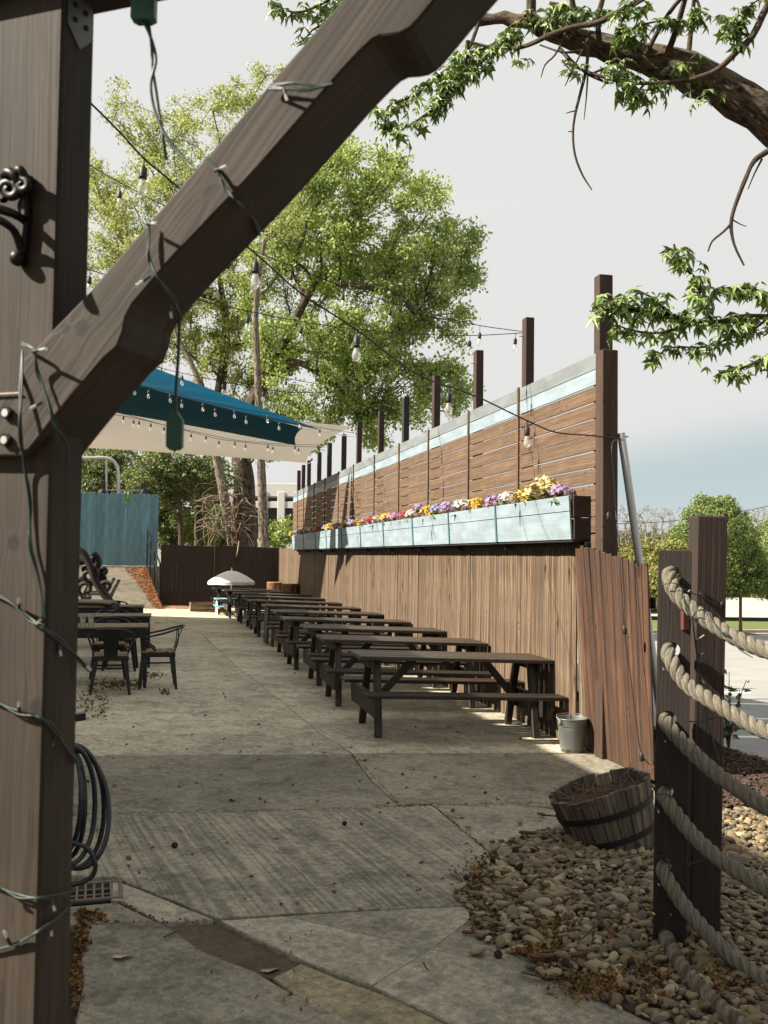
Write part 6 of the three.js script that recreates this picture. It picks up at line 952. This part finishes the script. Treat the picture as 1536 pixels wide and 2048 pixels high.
  part(pole, 'tube', tube([V(0, -0.05, 0), a.clone().sub(L).multiplyScalar(0.5), a.clone().sub(L)], 0.036, 8, 16), new THREE.MeshStandardMaterial({ color: RGB(0.46, 0.47, 0.47), roughness: 0.5, metalness: 0.6, bumpMap: CS.bump, bumpScale: 0.001 }));
  part(pole, 'eye_bolt', tube([a.clone().sub(L).add(V(-0.06, -0.03, 0.02)), a.clone().sub(L).add(V(0.06, -0.035, 0.02))], 0.006, 3, 6), sockM);
}
// ================= flowers in the box =================
{
  const floret = (R, n, r, k) => { const pos = [], idx = []; for (let i = 0; i < n; i++) { const y = -0.25 + 1.25 * Math.sqrt(R()), a = R() * 6.28, q = Math.sqrt(Math.max(0, 1 - Math.min(1, y * y))), d = V(Math.cos(a) * q, y, Math.sin(a) * q).normalize(), c = d.clone().multiplyScalar(r * (0.78 + 0.3 * R())), u = d.clone().cross(V(R() - 0.5, R() - 0.5, R() - 0.5)).normalize(), w = d.clone().cross(u), b0 = pos.length / 3; pos.push(c.x, c.y, c.z); const m = 5; for (let j = 0; j < m; j++) { const t = j / m * 6.28 + R() * 0.4, e = (s, z) => c.clone().addScaledVector(u, Math.cos(t + s) * k).addScaledVector(w, Math.sin(t + s) * k).addScaledVector(d, z); const b = pos.length / 3; for (const p of [e(-0.45, k * 0.25).lerp(c, 0.25), e(0, k * (0.1 + 0.4 * R())).lerp(c, -0.15), e(0.45, k * 0.25).lerp(c, 0.25)]) pos.push(p.x, p.y, p.z); idx.push(b0, b, b + 1, b0, b + 1, b + 2); } } return meshOf(pos, idx); };
  const R = rng(515), hyd = [1, 2, 3].map(i => floret(rng(520 + i), 60, 0.085, 0.021)), mum = [1, 2].map(i => floret(rng(540 + i), 34, 0.08, 0.036)), lily = [1, 2].map(i => floret(rng(560 + i), 16, 0.1, 0.06));
  const gl = (s) => { const r = rng(s), pos = [], idx = []; for (let i = 0; i < 16; i++) { const a = r() * 6.28, l = 0.06 + 0.08 * r(), e = -0.5 + 0.9 * r(), d = V(Math.cos(a), e, Math.sin(a)), o = V((r() - 0.5) * 0.08, -0.04 - 0.03 * r(), (r() - 0.5) * 0.1), u = V(-Math.sin(a), 0, Math.cos(a)), b = pos.length / 3; for (const p of [o, o.clone().addScaledVector(d, l * 0.5).addScaledVector(u, l * 0.22), o.clone().addScaledVector(d, l), o.clone().addScaledVector(d, l * 0.5).addScaledVector(u, -l * 0.22)]) pos.push(p.x, p.y, p.z); idx.push(b, b + 1, b + 2, b, b + 2, b + 3); } return meshOf(pos, idx); };
  const gls = [1, 2, 3].map(gl), COL = { yellow: [0.48, 0.32, 0.045], white: [0.52, 0.50, 0.45], lilac: [0.34, 0.23, 0.40], red: [0.36, 0.025, 0.03], purple: [0.18, 0.12, 0.30], blue: [0.22, 0.24, 0.40], pink: [0.42, 0.21, 0.33], cream: [0.54, 0.45, 0.20] };
  const mats = Object.fromEntries(Object.entries(COL).map(([k, c]) => [k, new THREE.MeshPhysicalMaterial({ color: RGB(...c), roughness: 0.8, transmission: 0.2, thickness: 0, side: THREE.DoubleSide })])), gm = new THREE.MeshPhysicalMaterial({ color: RGB(0.10, 0.19, 0.06), roughness: 0.6, transmission: 0.25, thickness: 0, side: THREE.DoubleSide });
  const seq = [[65, 'yellow', 'the far end of the box'], [90, 'blue'], [106, 'red'], [112, 'yellow'], [130, 'purple'], [150, 'white'], [166, 'lilac'], [181, 'yellow'], [205, 'red'], [235, 'blue'], [256, 'yellow'], [287, 'purple'], [325, 'yellow'], [346, 'white'], [370, 'lilac'], [397, 'yellow'], [432, 'pink'], [457, 'red'], [487, 'white'], [538, 'yellow'], [580, 'pink'], [625, 'red'], [656, 'white'], [690, 'lilac'], [738, 'yellow'], [790, 'blue'], [845, 'lilac'], [905, 'white'], [985, 'yellow'], [1065, 'lilac'], [1130, 'white'], [1215, 'yellow'], [1262, 'cream'], [1322, 'cream'], [1400, 'lilac']];
  const ones = ['', 'first', 'second', 'third', 'fourth', 'fifth', 'sixth', 'seventh', 'eighth', 'ninth', 'tenth', 'eleventh', 'twelfth', 'thirteenth', 'fourteenth', 'fifteenth', 'sixteenth', 'seventeenth', 'eighteenth', 'nineteenth', 'twentieth'], ORD = i => i;
  for (let i = 0; i < 41; i++) ORD[i] = i <= 20 ? ones[i] : i === 30 ? 'thirtieth' : i < 30 ? 'twenty-' + ones[i - 20] : 'thirty-' + ones[i - 30];
  const nameOf = c => ({ cream: 'cream and yellow', blue: 'blue grey', pink: 'pink lilac' })[c] ?? c;
  seq.forEach(([zx, c], i) => {
    const px = 560 + zx / 2.4774, z = onX(px, 1010, BOX.bx + 0.06).z, s = 0.85 + 0.3 * R(), nxt = seq[i + 1], prv = seq[i - 1];
    const label = !nxt ? 'lilac flower bunch at the near end of the planter box' : !prv ? 'yellow flower bunch at the far end of the planter box' : nameOf(c) + ' flower bunch in the blue planter, ' + ORD[seq.length - i] + ' from its near end';
    const o = thing('flower_bunch', label, 'flowers', [BOX.bx + 0.05 + 0.03 * (R() - 0.5), BOX.yt + 0.035 + (c === 'lilac' && zx === 690 ? 0.07 : 0) + (zx === 1322 ? 0.06 : zx === 1262 ? 0.02 : 0) + 0.02 * R(), z], R() * 6.28, 'artificial flower bunches in the planter box');
    const g = c === 'yellow' ? mum[i % 2] : c === 'cream' || (c === 'white' && i % 2) ? lily[i % 2] : hyd[i % 3];
    part(o, 'blossom', g, mats[c]).scale.set(s * 1.35, s * 1.15, s * 1.35); part(o, 'leaves', gls[i % 3], gm, [0.01, 0.03, 0]).scale.setScalar(1.25);
    if (R() < 0.4) part(o, 'side_blossom', hyd[(i + 1) % 3], mats[pick(['white', 'lilac', 'cream', 'pink'], R())], [0.03, -0.03, 0.06]).scale.setScalar(0.5);
  });
}
// ================= pebble bed, litter, mulch =================
const edgeWorld = [[1180, 1640], [1130, 1650], [1060, 1675], [1000, 1690], [960, 1730], [930, 1770], [905, 1795], [930, 1820], [955, 1850], [965, 1890], [1010, 1900], [1055, 1925], [1060, 1950], [1110, 1968], [1170, 1992], [1230, 2022], [1290, 2050], [1400, 2130]].map(G2).concat([[2.2, -2.2], [2.6, -1.2], [5.0, -1.2], [5.0, -6.3], [4.0, -6.55], [3.3, -6.5], [3.0, -6.35]]);
const inPoly = (x, z, P) => { let c = false; for (let i = 0, j = P.length - 1; i < P.length; j = i++) { const [a, b] = P[i], [d, e] = P[j]; if ((b > z) !== (e > z) && x < (d - a) * (z - b) / (e - b) + a) c = !c; } return c; };
{
  const R = rng(611), bed = thing('pebble_bed', 'bed of brown and grey river pebbles round the half barrel and rope fence', 'pebbles', [0, 0, 0], 0, null, 'structure');
  const soilP = inset(edgeWorld, 0.03); const g0 = slabGeo(soilP, 0.1, 0, 9, 0, 0.016); part(bed, 'soil', g0, new THREE.MeshStandardMaterial({ map: CS.map, color: RGB(0.085, 0.055, 0.035), roughness: 1 }));
  const peb = seed => { const r = rng(seed), g = new THREE.IcosahedronGeometry(1, 2), h = mergeVertices(g.deleteAttribute('uv').deleteAttribute('normal')), p = h.attributes.position, a = [r() * 9, r() * 9, r() * 9]; for (let i = 0; i < p.count; i++) { const v = V(p.getX(i), p.getY(i), p.getZ(i)), k = 1 + 0.13 * Math.sin(v.x * 1.8 + a[0]) * Math.cos(v.z * 1.6 + a[1]) + 0.07 * Math.sin(v.y * 3 + v.x * 2 + a[2]); p.setXYZ(i, v.x * k, v.y * k, v.z * k); } h.computeVertexNormals(); return h; };
  const geos = [1, 2, 3, 4, 5, 6].map(i => peb(630 + i));
  const pal = [[0.20, 0.168, 0.108], [0.155, 0.135, 0.09], [0.24, 0.205, 0.135], [0.105, 0.092, 0.066], [0.17, 0.118, 0.06], [0.085, 0.083, 0.07], [0.27, 0.235, 0.16], [0.125, 0.08, 0.04], [0.215, 0.17, 0.10], [0.15, 0.14, 0.108], [0.33, 0.30, 0.225], [0.13, 0.108, 0.07]];
  const list = [], mound = (x, z) => 0.012 * Math.exp(-(((x - 2.5) / 0.7) ** 2 + ((z + 5.0) / 0.6) ** 2));
  const st = 0.034; for (let L = 0; L < 2; L++) for (let z = -6.5; z < -1.9; z += st) for (let x = 1.2; x < 4.95; x += st) {
    const far = x > 3.2 && z < -5.2; if (L && R() < 0.25) continue;
    const px = x + (R() - 0.5) * st * 1.5, pz = z + (R() - 0.5) * st * 1.5; if (!inPoly(px, pz, edgeWorld)) continue; if (Math.hypot(px - BAR.x, pz - BAR.z) < 0.24) continue; if (px > 3.45 && pz < -6.35) continue;
    const edge = inPoly(px - 0.1, pz + 0.06, edgeWorld) && inPoly(px - 0.06, pz - 0.1, edgeWorld) ? 1 : 0; if (L && !edge) continue; if (!edge && R() < 0.3) continue;
    const s = 0.0095 + 0.014 * R() ** 1.8 + (R() < 0.06 ? 0.012 : 0); list.push([V(px, gy(px) + 0.016 + s * 0.35 + L * 0.02 + mound(px, pz), pz), s, [1.2 + 0.8 * R(), 0.5 + 0.3 * R(), 0.8 + 0.3 * R()]]);
  }
  for (const [x, y, s] of [[935, 1660, 0.02], [985, 1690, 0.017], [1040, 1650, 0.022], [955, 1913, 0.03], [1138, 1988, 0.022], [1098, 1990, 0.016], [945, 1742, 0.018], [1085, 1635, 0.02], [952, 1745, 0.02], [960, 1880, 0.024], [1010, 1892, 0.03]]) { const p = gp(x, y); list.push([V(p.x, gy(p.x) + s * 0.5 + 0.012, p.z), s, [1.3, 0.65, 0.9]]); }
  const tmp = V(0, 0, 0); for (const l of list) { tmp.copy(l[0]).project(camera); const dist = l[0].distanceTo(camera.position); l[3] = Math.abs(tmp.x) < 1 && Math.abs(tmp.y) < 1 ? l[1] / dist + (l[0].y > gy(l[0].x) + 0.035 ? 0.003 : 0) : 0; }
  list.sort((a, b) => b[3] - a[3]);
  const spk = tex(128, 128, (u, v) => { const q = 0.86 + 0.28 * (fbm(u, v, 24, 24, 3, 77) - 0.3); return [q, q, q]; });
  for (const c of pal) { c[0] *= 0.88; c[1] *= 0.81; c[2] *= 0.69; }
  const ms = pal.map(c => new THREE.MeshStandardMaterial({ color: RGB(...c), roughness: 0.75, bumpMap: spk, bumpScale: 0.001 }));
  const put = l => { E4.set((R() - 0.5) * 0.9, R() * 6.28, (R() - 0.5) * 0.9); Q4.setFromEuler(E4); return V(l[1] * l[2][0], l[1] * l[2][1], l[1] * l[2][2]); };
  list.slice(0, 295).forEach(l => { const s = put(l), o = part(bed, 'pebble', geos[Math.floor(R() * 6)], pick(ms, R()), l[0].toArray()); o.quaternion.copy(Q4); o.scale.copy(s); });
  const rest = list.slice(295), by = geos.map(() => []); rest.forEach((l, i) => by[i % 6].push(l));
  by.forEach((b, k) => { const im = new THREE.InstancedMesh(geos[k], new THREE.MeshStandardMaterial({ roughness: 0.75 }), b.length); im.name = 'pebbles'; im.userData.kind = 'stuff'; b.forEach((l, i) => { const s = put(l); M4.compose(l[0], Q4, s); im.setMatrixAt(i, M4); const c = pick(pal, R()), q = 0.85 + 0.3 * R(); im.setColorAt(i, RGB(c[0] * q, c[1] * q, c[2] * q)); }); bed.add(im); });
}
{ // leaf litter: crumbs of dry catkins and leaves
  const R = rng(711), pos = [], idx = []; for (let i = 0; i < 5; i++) { const b = pos.length / 3; for (let k = 0; k < 4; k++) pos.push((R() - 0.5) * 0.026, R() * 0.007, (R() - 0.5) * 0.026); idx.push(b, b + 1, b + 2, b, b + 2, b + 3); }
  const g = meshOf(pos, idx), list = [], C = [[0.26, 0.135, 0.035], [0.16, 0.07, 0.022], [0.33, 0.20, 0.05], [0.09, 0.045, 0.02], [0.20, 0.13, 0.065]];
  const add = (p, s) => { const c = pick(C, R()), k = 0.8 + 0.4 * R(); list.push([p, s, RGB(c[0] * k, c[1] * k, c[2] * k)]); };
  const blob = (px, py, rx, ry, n, s = 1, h = 0.008) => { for (let i = 0; i < n; i++) { const a = R() * 6.28, q = Math.sqrt(R()) * (0.4 + 0.6 * R()), p = gp(px + rx * q * Math.cos(a), py + ry * q * Math.sin(a)); add(V(p.x, gy(p.x) + h + 0.004 * R(), p.z), s * (0.4 + 0.9 * R() ** 2)); } };
  const line = (pts, n, w, s = 0.8) => { for (let i = 0; i < n; i++) { const k = Math.floor(R() * (pts.length - 1)), t = R(), p = gp(lerp(pts[k][0], pts[k + 1][0], t), lerp(pts[k][1], pts[k + 1][1], t) + w * (R() - 0.5) * 2); add(V(p.x, gy(p.x) + 0.002 - 0.008 * R(), p.z), s * (0.3 + 0.7 * R())); } };
  line([[173, 1629], [512, 1624], [801, 1614], [865, 1611]], 900, 3.5); line([[865, 1611], [1000, 1722]], 320, 4); line([[870, 1610], [1100, 1606]], 120, 2); line([[704, 1508], [801, 1612]], 160, 3); line([[240, 1802], [314, 1842]], 40, 2); line([[180, 1846], [430, 1838]], 60, 4); line([[560, 1400], [704, 1508]], 90, 2, 0.7);
  blob(1010, 1770, 90, 50, 420, 1, 0.035); blob(975, 1850, 50, 35, 420, 1, 0.02); blob(1090, 1920, 80, 25, 260, 1, 0.04); blob(1110, 1870, 60, 30, 260, 1, 0.05); blob(1180, 1990, 120, 40, 320, 1, 0.04); blob(1300, 1980, 90, 60, 260, 1, 0.05); blob(1450, 1980, 90, 70, 260, 1, 0.05); blob(1080, 1690, 60, 20, 160, 1, 0.03); blob(1200, 1800, 200, 90, 650, 0.9, 0.045); blob(1000, 1760, 110, 60, 500, 0.9, 0.035); blob(960, 1800, 60, 30, 300, 0.9, 0.02); blob(1150, 1900, 200, 70, 500, 0.9, 0.04); blob(1350, 1900, 160, 120, 400, 0.9, 0.045);
  blob(165, 1870, 18, 60, 160, 1, 0.004); blob(180, 1832, 40, 16, 150, 1, 0.004); blob(155, 1960, 14, 90, 200, 1, 0.0); blob(190, 1410, 45, 45, 260, 1.2); blob(235, 1370, 70, 14, 420, 1.3); blob(330, 1385, 16, 8, 60, 1.3); blob(300, 1352, 40, 10, 120, 1.3); blob(1235, 1508, 40, 7, 200, 0.9); blob(1290, 1545, 25, 18, 160, 0.9); blob(1120, 1470, 12, 10, 60, 1);
  for (let i = 0; i < 120; i++) { const p = gp(170 + 900 * R(), 1260 + 560 * R() ** 1.2); if (p.x < 3.6) for (let k = 0; k < 1 + 3 * R() ** 3; k++) add(V(p.x + 0.02 * (R() - 0.5), gy(p.x) + 0.006, p.z + 0.02 * (R() - 0.5)), 0.5 + 0.9 * R()); }
  for (let i = 0; i < 40; i++) { const p = gp(400 + 260 * R(), 1800 + 240 * R()); add(V(p.x, gy(p.x) + 0.018, p.z), 0.4 + 0.5 * R()); }
  const o = scatter(scene, 'leaf_litter', g, new THREE.MeshStandardMaterial({ color: RGB(1, 1, 1), roughness: 1, side: THREE.DoubleSide }), list); tag(o, 'orange brown leaf crumbs scattered over the slabs and pebbles', 'leaf litter', null, 'stuff');
  // far litter by the dark fence and pine straw on the ramp
  const l2 = [], ng = new THREE.BoxGeometry(0.16, 0.004, 0.006); for (let i = 0; i < 1000; i++) { const t = R() ** 0.7, z = lerp(RAMP.z0 + 0.3, RAMP.z1, t), xr = lerp(RAMP.x0, RAMP.x1, clamp(t)), w = 0.25 + 0.55 * t * t, x = xr - w * R() ** 1.4, y = 0.012 + RAMP.y1 * clamp(clamp((z - RAMP.z0) / (RAMP.z1 - 0.5 - RAMP.z0)) * 1.06) ** 1.15; l2.push([V(x, y + 0.012, z), 0.6 + 0.8 * R(), RGB(0.20 + 0.10 * R(), 0.08 + 0.04 * R(), 0.03)]); }
  for (let i = 0; i < 900; i++) { const x = 0.15 + 1.2 * R() ** 1.5, z = -33.1 + 1.6 * R() ** 2; l2.push([V(x, gy(x) + 0.01, z), 0.5 + 0.6 * R(), R() < 0.4 ? RGB(0.26, 0.11, 0.04) : RGB(0.40, 0.30, 0.19)]); }
  const im = new THREE.InstancedMesh(ng, new THREE.MeshStandardMaterial({ roughness: 1 }), l2.length); l2.forEach(([p, s, c], i) => { E4.set(0.3 * (R() - 0.5), R() * 6.28, 0.25 * (R() - 0.5)); M4.compose(p, Q4.setFromEuler(E4), V(s, 2, 2)); im.setMatrixAt(i, M4); im.setColorAt(i, c); }); im.name = 'pine_straw'; scene.add(im); tag(im, 'orange pine straw drifted along the edge of the ramp', 'pine straw', null, 'stuff');
}
{ // sticks and gum balls
  const R = rng(811), bm = barkMat(751, [0.12, 0.08, 0.05], [0.42, 0.32, 0.23], 0.006), S = (label, pts, r, up = 0.05) => { const P = pts.map(([x, y]) => { const p = gp(x, y); return V(p.x, gy(p.x) + up + r * 0.5, p.z); }); solo('fallen_stick', taperTube(P, [r, r * 0.9, r * 0.6], 6, 3), bm, label, 'stick', 'fallen sticks on the pebbles'); };
  S('thick dark stick lying level at the pebble edge, longest of the lower ones', [[1062, 1940], [1120, 1938], [1180, 1930], [1205, 1922]], 0.011); S('dark stick just above the longest lower one', [[1085, 1930], [1130, 1928], [1190, 1925]], 0.008); S('bent grey stick curving down through the middle pebbles', [[1192, 1832], [1198, 1860], [1210, 1885], [1232, 1908]], 0.010, 0.07); S('thin stick running up from the bent grey one', [[1205, 1875], [1180, 1895], [1155, 1922]], 0.006, 0.07); S('thin pale stick right of the bent grey one', [[1202, 1838], [1225, 1858], [1252, 1872]], 0.004, 0.07);
  S('long thin dark stick trailing onto the slab', [[1042, 1955], [1070, 1962], [1110, 1968], [1150, 1962], [1200, 1948]], 0.005, 0.02); S('short dark broken stick on the slab edge', [[925, 1872], [940, 1874], [952, 1873]], 0.009, 0.015); S('dark stick slanting through the left pebbles', [[990, 1845], [1015, 1835], [1040, 1826], [1050, 1828]], 0.012); S('brown stick lying higher among the left pebbles', [[970, 1822], [1000, 1812], [1040, 1800], [1060, 1798]], 0.009); S('pair of dark sticks at the top of the pebbles', [[1038, 1682], [1060, 1684], [1090, 1688]], 0.010); S('short tan stick by the barrel foot', [[1075, 1646], [1090, 1650], [1112, 1652]], 0.007, 0.06); S('flat splinter of bark on the slab below the pebbles', [[1200, 1998], [1215, 2008], [1232, 2018]], 0.011, 0.016); S('thin curly twig on the broomed slab', [[900, 1752], [918, 1764], [922, 1775], [912, 1790]], 0.003, 0.012); S('small twig alone on the right front slab', [[847, 1935], [852, 1945], [858, 1951]], 0.004, 0.018); S('short stick on the left front slab', [[328, 1880], [345, 1872], [360, 1866]], 0.005, 0.01); S('stick lying near the rope fence ropes', [[1420, 1780], [1440, 1770], [1480, 1745]], 0.006, 0.05); S('dark forked stick low beside the rope plank', [[1280, 1960], [1300, 1945], [1330, 1930]], 0.007, 0.06);
  const gb = new THREE.IcosahedronGeometry(1, 3), q = gb.attributes.position; for (let i = 0; i < q.count; i++) { const v = V(q.getX(i), q.getY(i), q.getZ(i)), k = 0.78 + 0.35 * h2(Math.round(v.x * 4.3), Math.round(v.y * 4.3) + 31 * Math.round(v.z * 4.3), 5); q.setXYZ(i, v.x * k, v.y * k, v.z * k); } gb.computeVertexNormals();
  const gm = plain(0.028, 0.014, 0.010, 1); [[689, 1652, 'alone on the broomed slab'], [349, 1697, 'on the broomed slab near the hose'], [1125, 1977, 'on the slab below the sticks'], [1030, 1722, 'at the left of the upper pebbles'], [1063, 1722, 'beside the other one at the upper pebbles'], [985, 1742, 'at the pebble tip near the thin crack'], [932, 1778, 'on the leftmost pebbles'], [1042, 1752, 'in the dark litter left of the barrel'], [1262, 1952, 'beside the foot of the rope plank'], [1130, 1955, 'among the lower sticks'], [1317, 2000, 'under the lowest rope'], [996, 1917, 'on the slab left of the crossing score line']].forEach(([x, y, l], i) => { const p = gp(x, y), o = solo('gum_ball', gb, gm, 'dark spiky gum ball ' + l, 'seed ball', 'dark spiky gum balls'); const s = 0.0145 + 0.004 * R(); o.scale.setScalar(s); o.position.set(p.x, gy(p.x) + s * 0.8 + (i > 2 && i < 11 ? 0.045 : 0.004), p.z); });
  // single fallen leaves
  const lg = meshOf([0, 0, 0, 0.03, 0.008, 0.02, 0.075, 0.004, 0.01, 0.05, 0.014, 0.045, 0.02, 0.01, 0.06, -0.01, 0.004, 0.03], [0, 2, 1, 0, 3, 2, 0, 4, 3, 0, 5, 4]); for (const [x, y, c, l] of [[540, 1936, [0.24, 0.27, 0.12], 'pale green fallen leaf in the dirt channel'], [245, 1918, [0.42, 0.34, 0.26], 'pale crumpled dead leaf on the left front slab'], [1035, 1448, [0.5, 0.44, 0.36], 'dry curled leaf under the nearest picnic table']]) { const p = gp(x, y), o = solo('fallen_leaf', lg, new THREE.MeshStandardMaterial({ color: RGB(...c), roughness: 0.8, side: THREE.DoubleSide }), l, 'leaf', 'single fallen leaves'); o.position.set(p.x - 0.03, gy(p.x) + (y > 1930 ? -0.014 : 0.006), p.z - 0.03); }
}
{ // weeds in the cracks, mulch bed, small evergreen by the kerb
  const R = rng(911), wm = new THREE.MeshPhysicalMaterial({ color: RGB(0.12, 0.20, 0.05), roughness: 0.7, transmission: 0.25, thickness: 0, side: THREE.DoubleSide });
  const weed = (label, x, y, n, s) => { const p = gp(x, y), pos = [], idx = []; for (let i = 0; i < n; i++) { const a = R() * 6.28, l = s * (0.5 + 0.8 * R()), d = V(Math.cos(a), 0.5 + 0.8 * R(), Math.sin(a)).normalize(), u = V(-Math.sin(a), 0, Math.cos(a)), o = V((R() - 0.5) * s * 1.6, 0, (R() - 0.5) * s * 1.6), b = pos.length / 3; for (const q of [o, o.clone().addScaledVector(d, l * 0.5).addScaledVector(u, l * 0.25), o.clone().addScaledVector(d, l).add(V(0, -l * 0.25, 0)), o.clone().addScaledVector(d, l * 0.5).addScaledVector(u, -l * 0.25)]) pos.push(q.x, q.y, q.z); idx.push(b, b + 1, b + 2, b, b + 2, b + 3); } const o = solo('weed', meshOf(pos, idx), wm, label, 'weed', 'small weeds in the paving cracks'); o.position.set(p.x, gy(p.x), p.z); };
  weed('green weed in the long crack, the bigger one', 728, 1522, 26, 0.035); weed('small weed in the long crack above the bigger one', 700, 1496, 14, 0.025); weed('tiny weed at the joint where the crack ends', 790, 1604, 12, 0.016); weed('tiny weed in the joint near the hose', 400, 1620, 10, 0.016); weed('leafy weed at the foot of the leaning fence', 1254, 1530, 30, 0.075); weed('weed sprouting on the patio by the sideways chair', 310, 1352, 24, 0.06); weed('dandelion stalk beyond the sideways chair', 315, 1246, 14, 0.06);
  const mulchP = [[3.95, -6.5], [5.2, -6.2], [5.3, -7.2], [5.2, -8.6], [5.2, -12], [4.0, -12], [4.02, -8.2]]; solo('mulch_bed', slabGeo(mulchP, 0.12, 0, 9, 0, 0.02), new THREE.MeshStandardMaterial({ map: CS.map, bumpMap: CS.bump, bumpScale: 0.02, color: RGB(0.10, 0.055, 0.04), roughness: 1 }), 'dark red brown mulch bed between the pebbles and the kerb', 'mulch', null, 'structure');
  const cg = new THREE.BoxGeometry(0.05, 0.008, 0.014), n = 5200, im = new THREE.InstancedMesh(cg, new THREE.MeshStandardMaterial({ roughness: 1 }), n); let k = 0; while (k < n) { const x = 3.9 + 1.35 * R(), z = -6.1 - 3.2 * R(); if (!inPoly(x, z, mulchP) && R() < 0.97) { continue; } E4.set((R() - 0.5) * 0.9, R() * 6.28, (R() - 0.5) * 0.9); M4.compose(V(x, gy(x) + 0.03 + 0.02 * R(), z), Q4.setFromEuler(E4), V(0.5 + R(), 1, 0.6 + R())); im.setMatrixAt(k, M4); const q = 0.5 + R(); im.setColorAt(k, RGB(0.058 * q, 0.034 * q, 0.023 * q)); k++; } im.name = 'mulch_chips'; scene.add(im); tag(im, 'loose bark chips lying on the mulch bed', 'mulch', null, 'stuff');
  const p = gp(1448, 1508), sh = thing('evergreen_shrub', 'small glossy evergreen shrub by the kerb behind the rope fence', 'shrub', [p.x + 0.05, gy(p.x) + 0.02, p.z]), em = new THREE.MeshPhysicalMaterial({ color: RGB(0.07, 0.12, 0.04), roughness: 0.4, transmission: 0.15, thickness: 0, side: THREE.DoubleSide });
  const st = [], L = []; for (let i = 0; i < 9; i++) { const a = R() * 6.28, h = 0.3 + 0.5 * R(), e = V(Math.cos(a) * 0.16, h, Math.sin(a) * 0.16); st.push(taperTube([V(0, 0, 0), V(e.x * 0.3, h * 0.5, e.z * 0.3), e], [0.008, 0.006, 0.003], 5)); for (let j = 0; j < 16; j++) { const t = 0.3 + 0.7 * R(), b = R() * 6.28; L.push([V(e.x * t * t, h * t, e.z * t * t).add(V(Math.cos(b) * 0.03, 0.01, Math.sin(b) * 0.03)), 0.8 + 0.5 * R(), RGB(0.07, 0.12, 0.04)]); } }
  part(sh, 'stems', mergeGeometries(st), barkDark); const leafG = meshOf([0, 0, 0, 0.018, 0.008, 0.03, 0, 0, 0.075, -0.018, 0.008, 0.03], [0, 1, 2, 0, 2, 3]); const lf = scatter(sh, 'leaves', leafG, em, L); lf.material.color.setRGB(1, 1, 1);
}
scene.traverse(o => { if (o.isMesh) { o.castShadow = true; o.receiveShadow = true; } });
renderer.render(scene, camera);
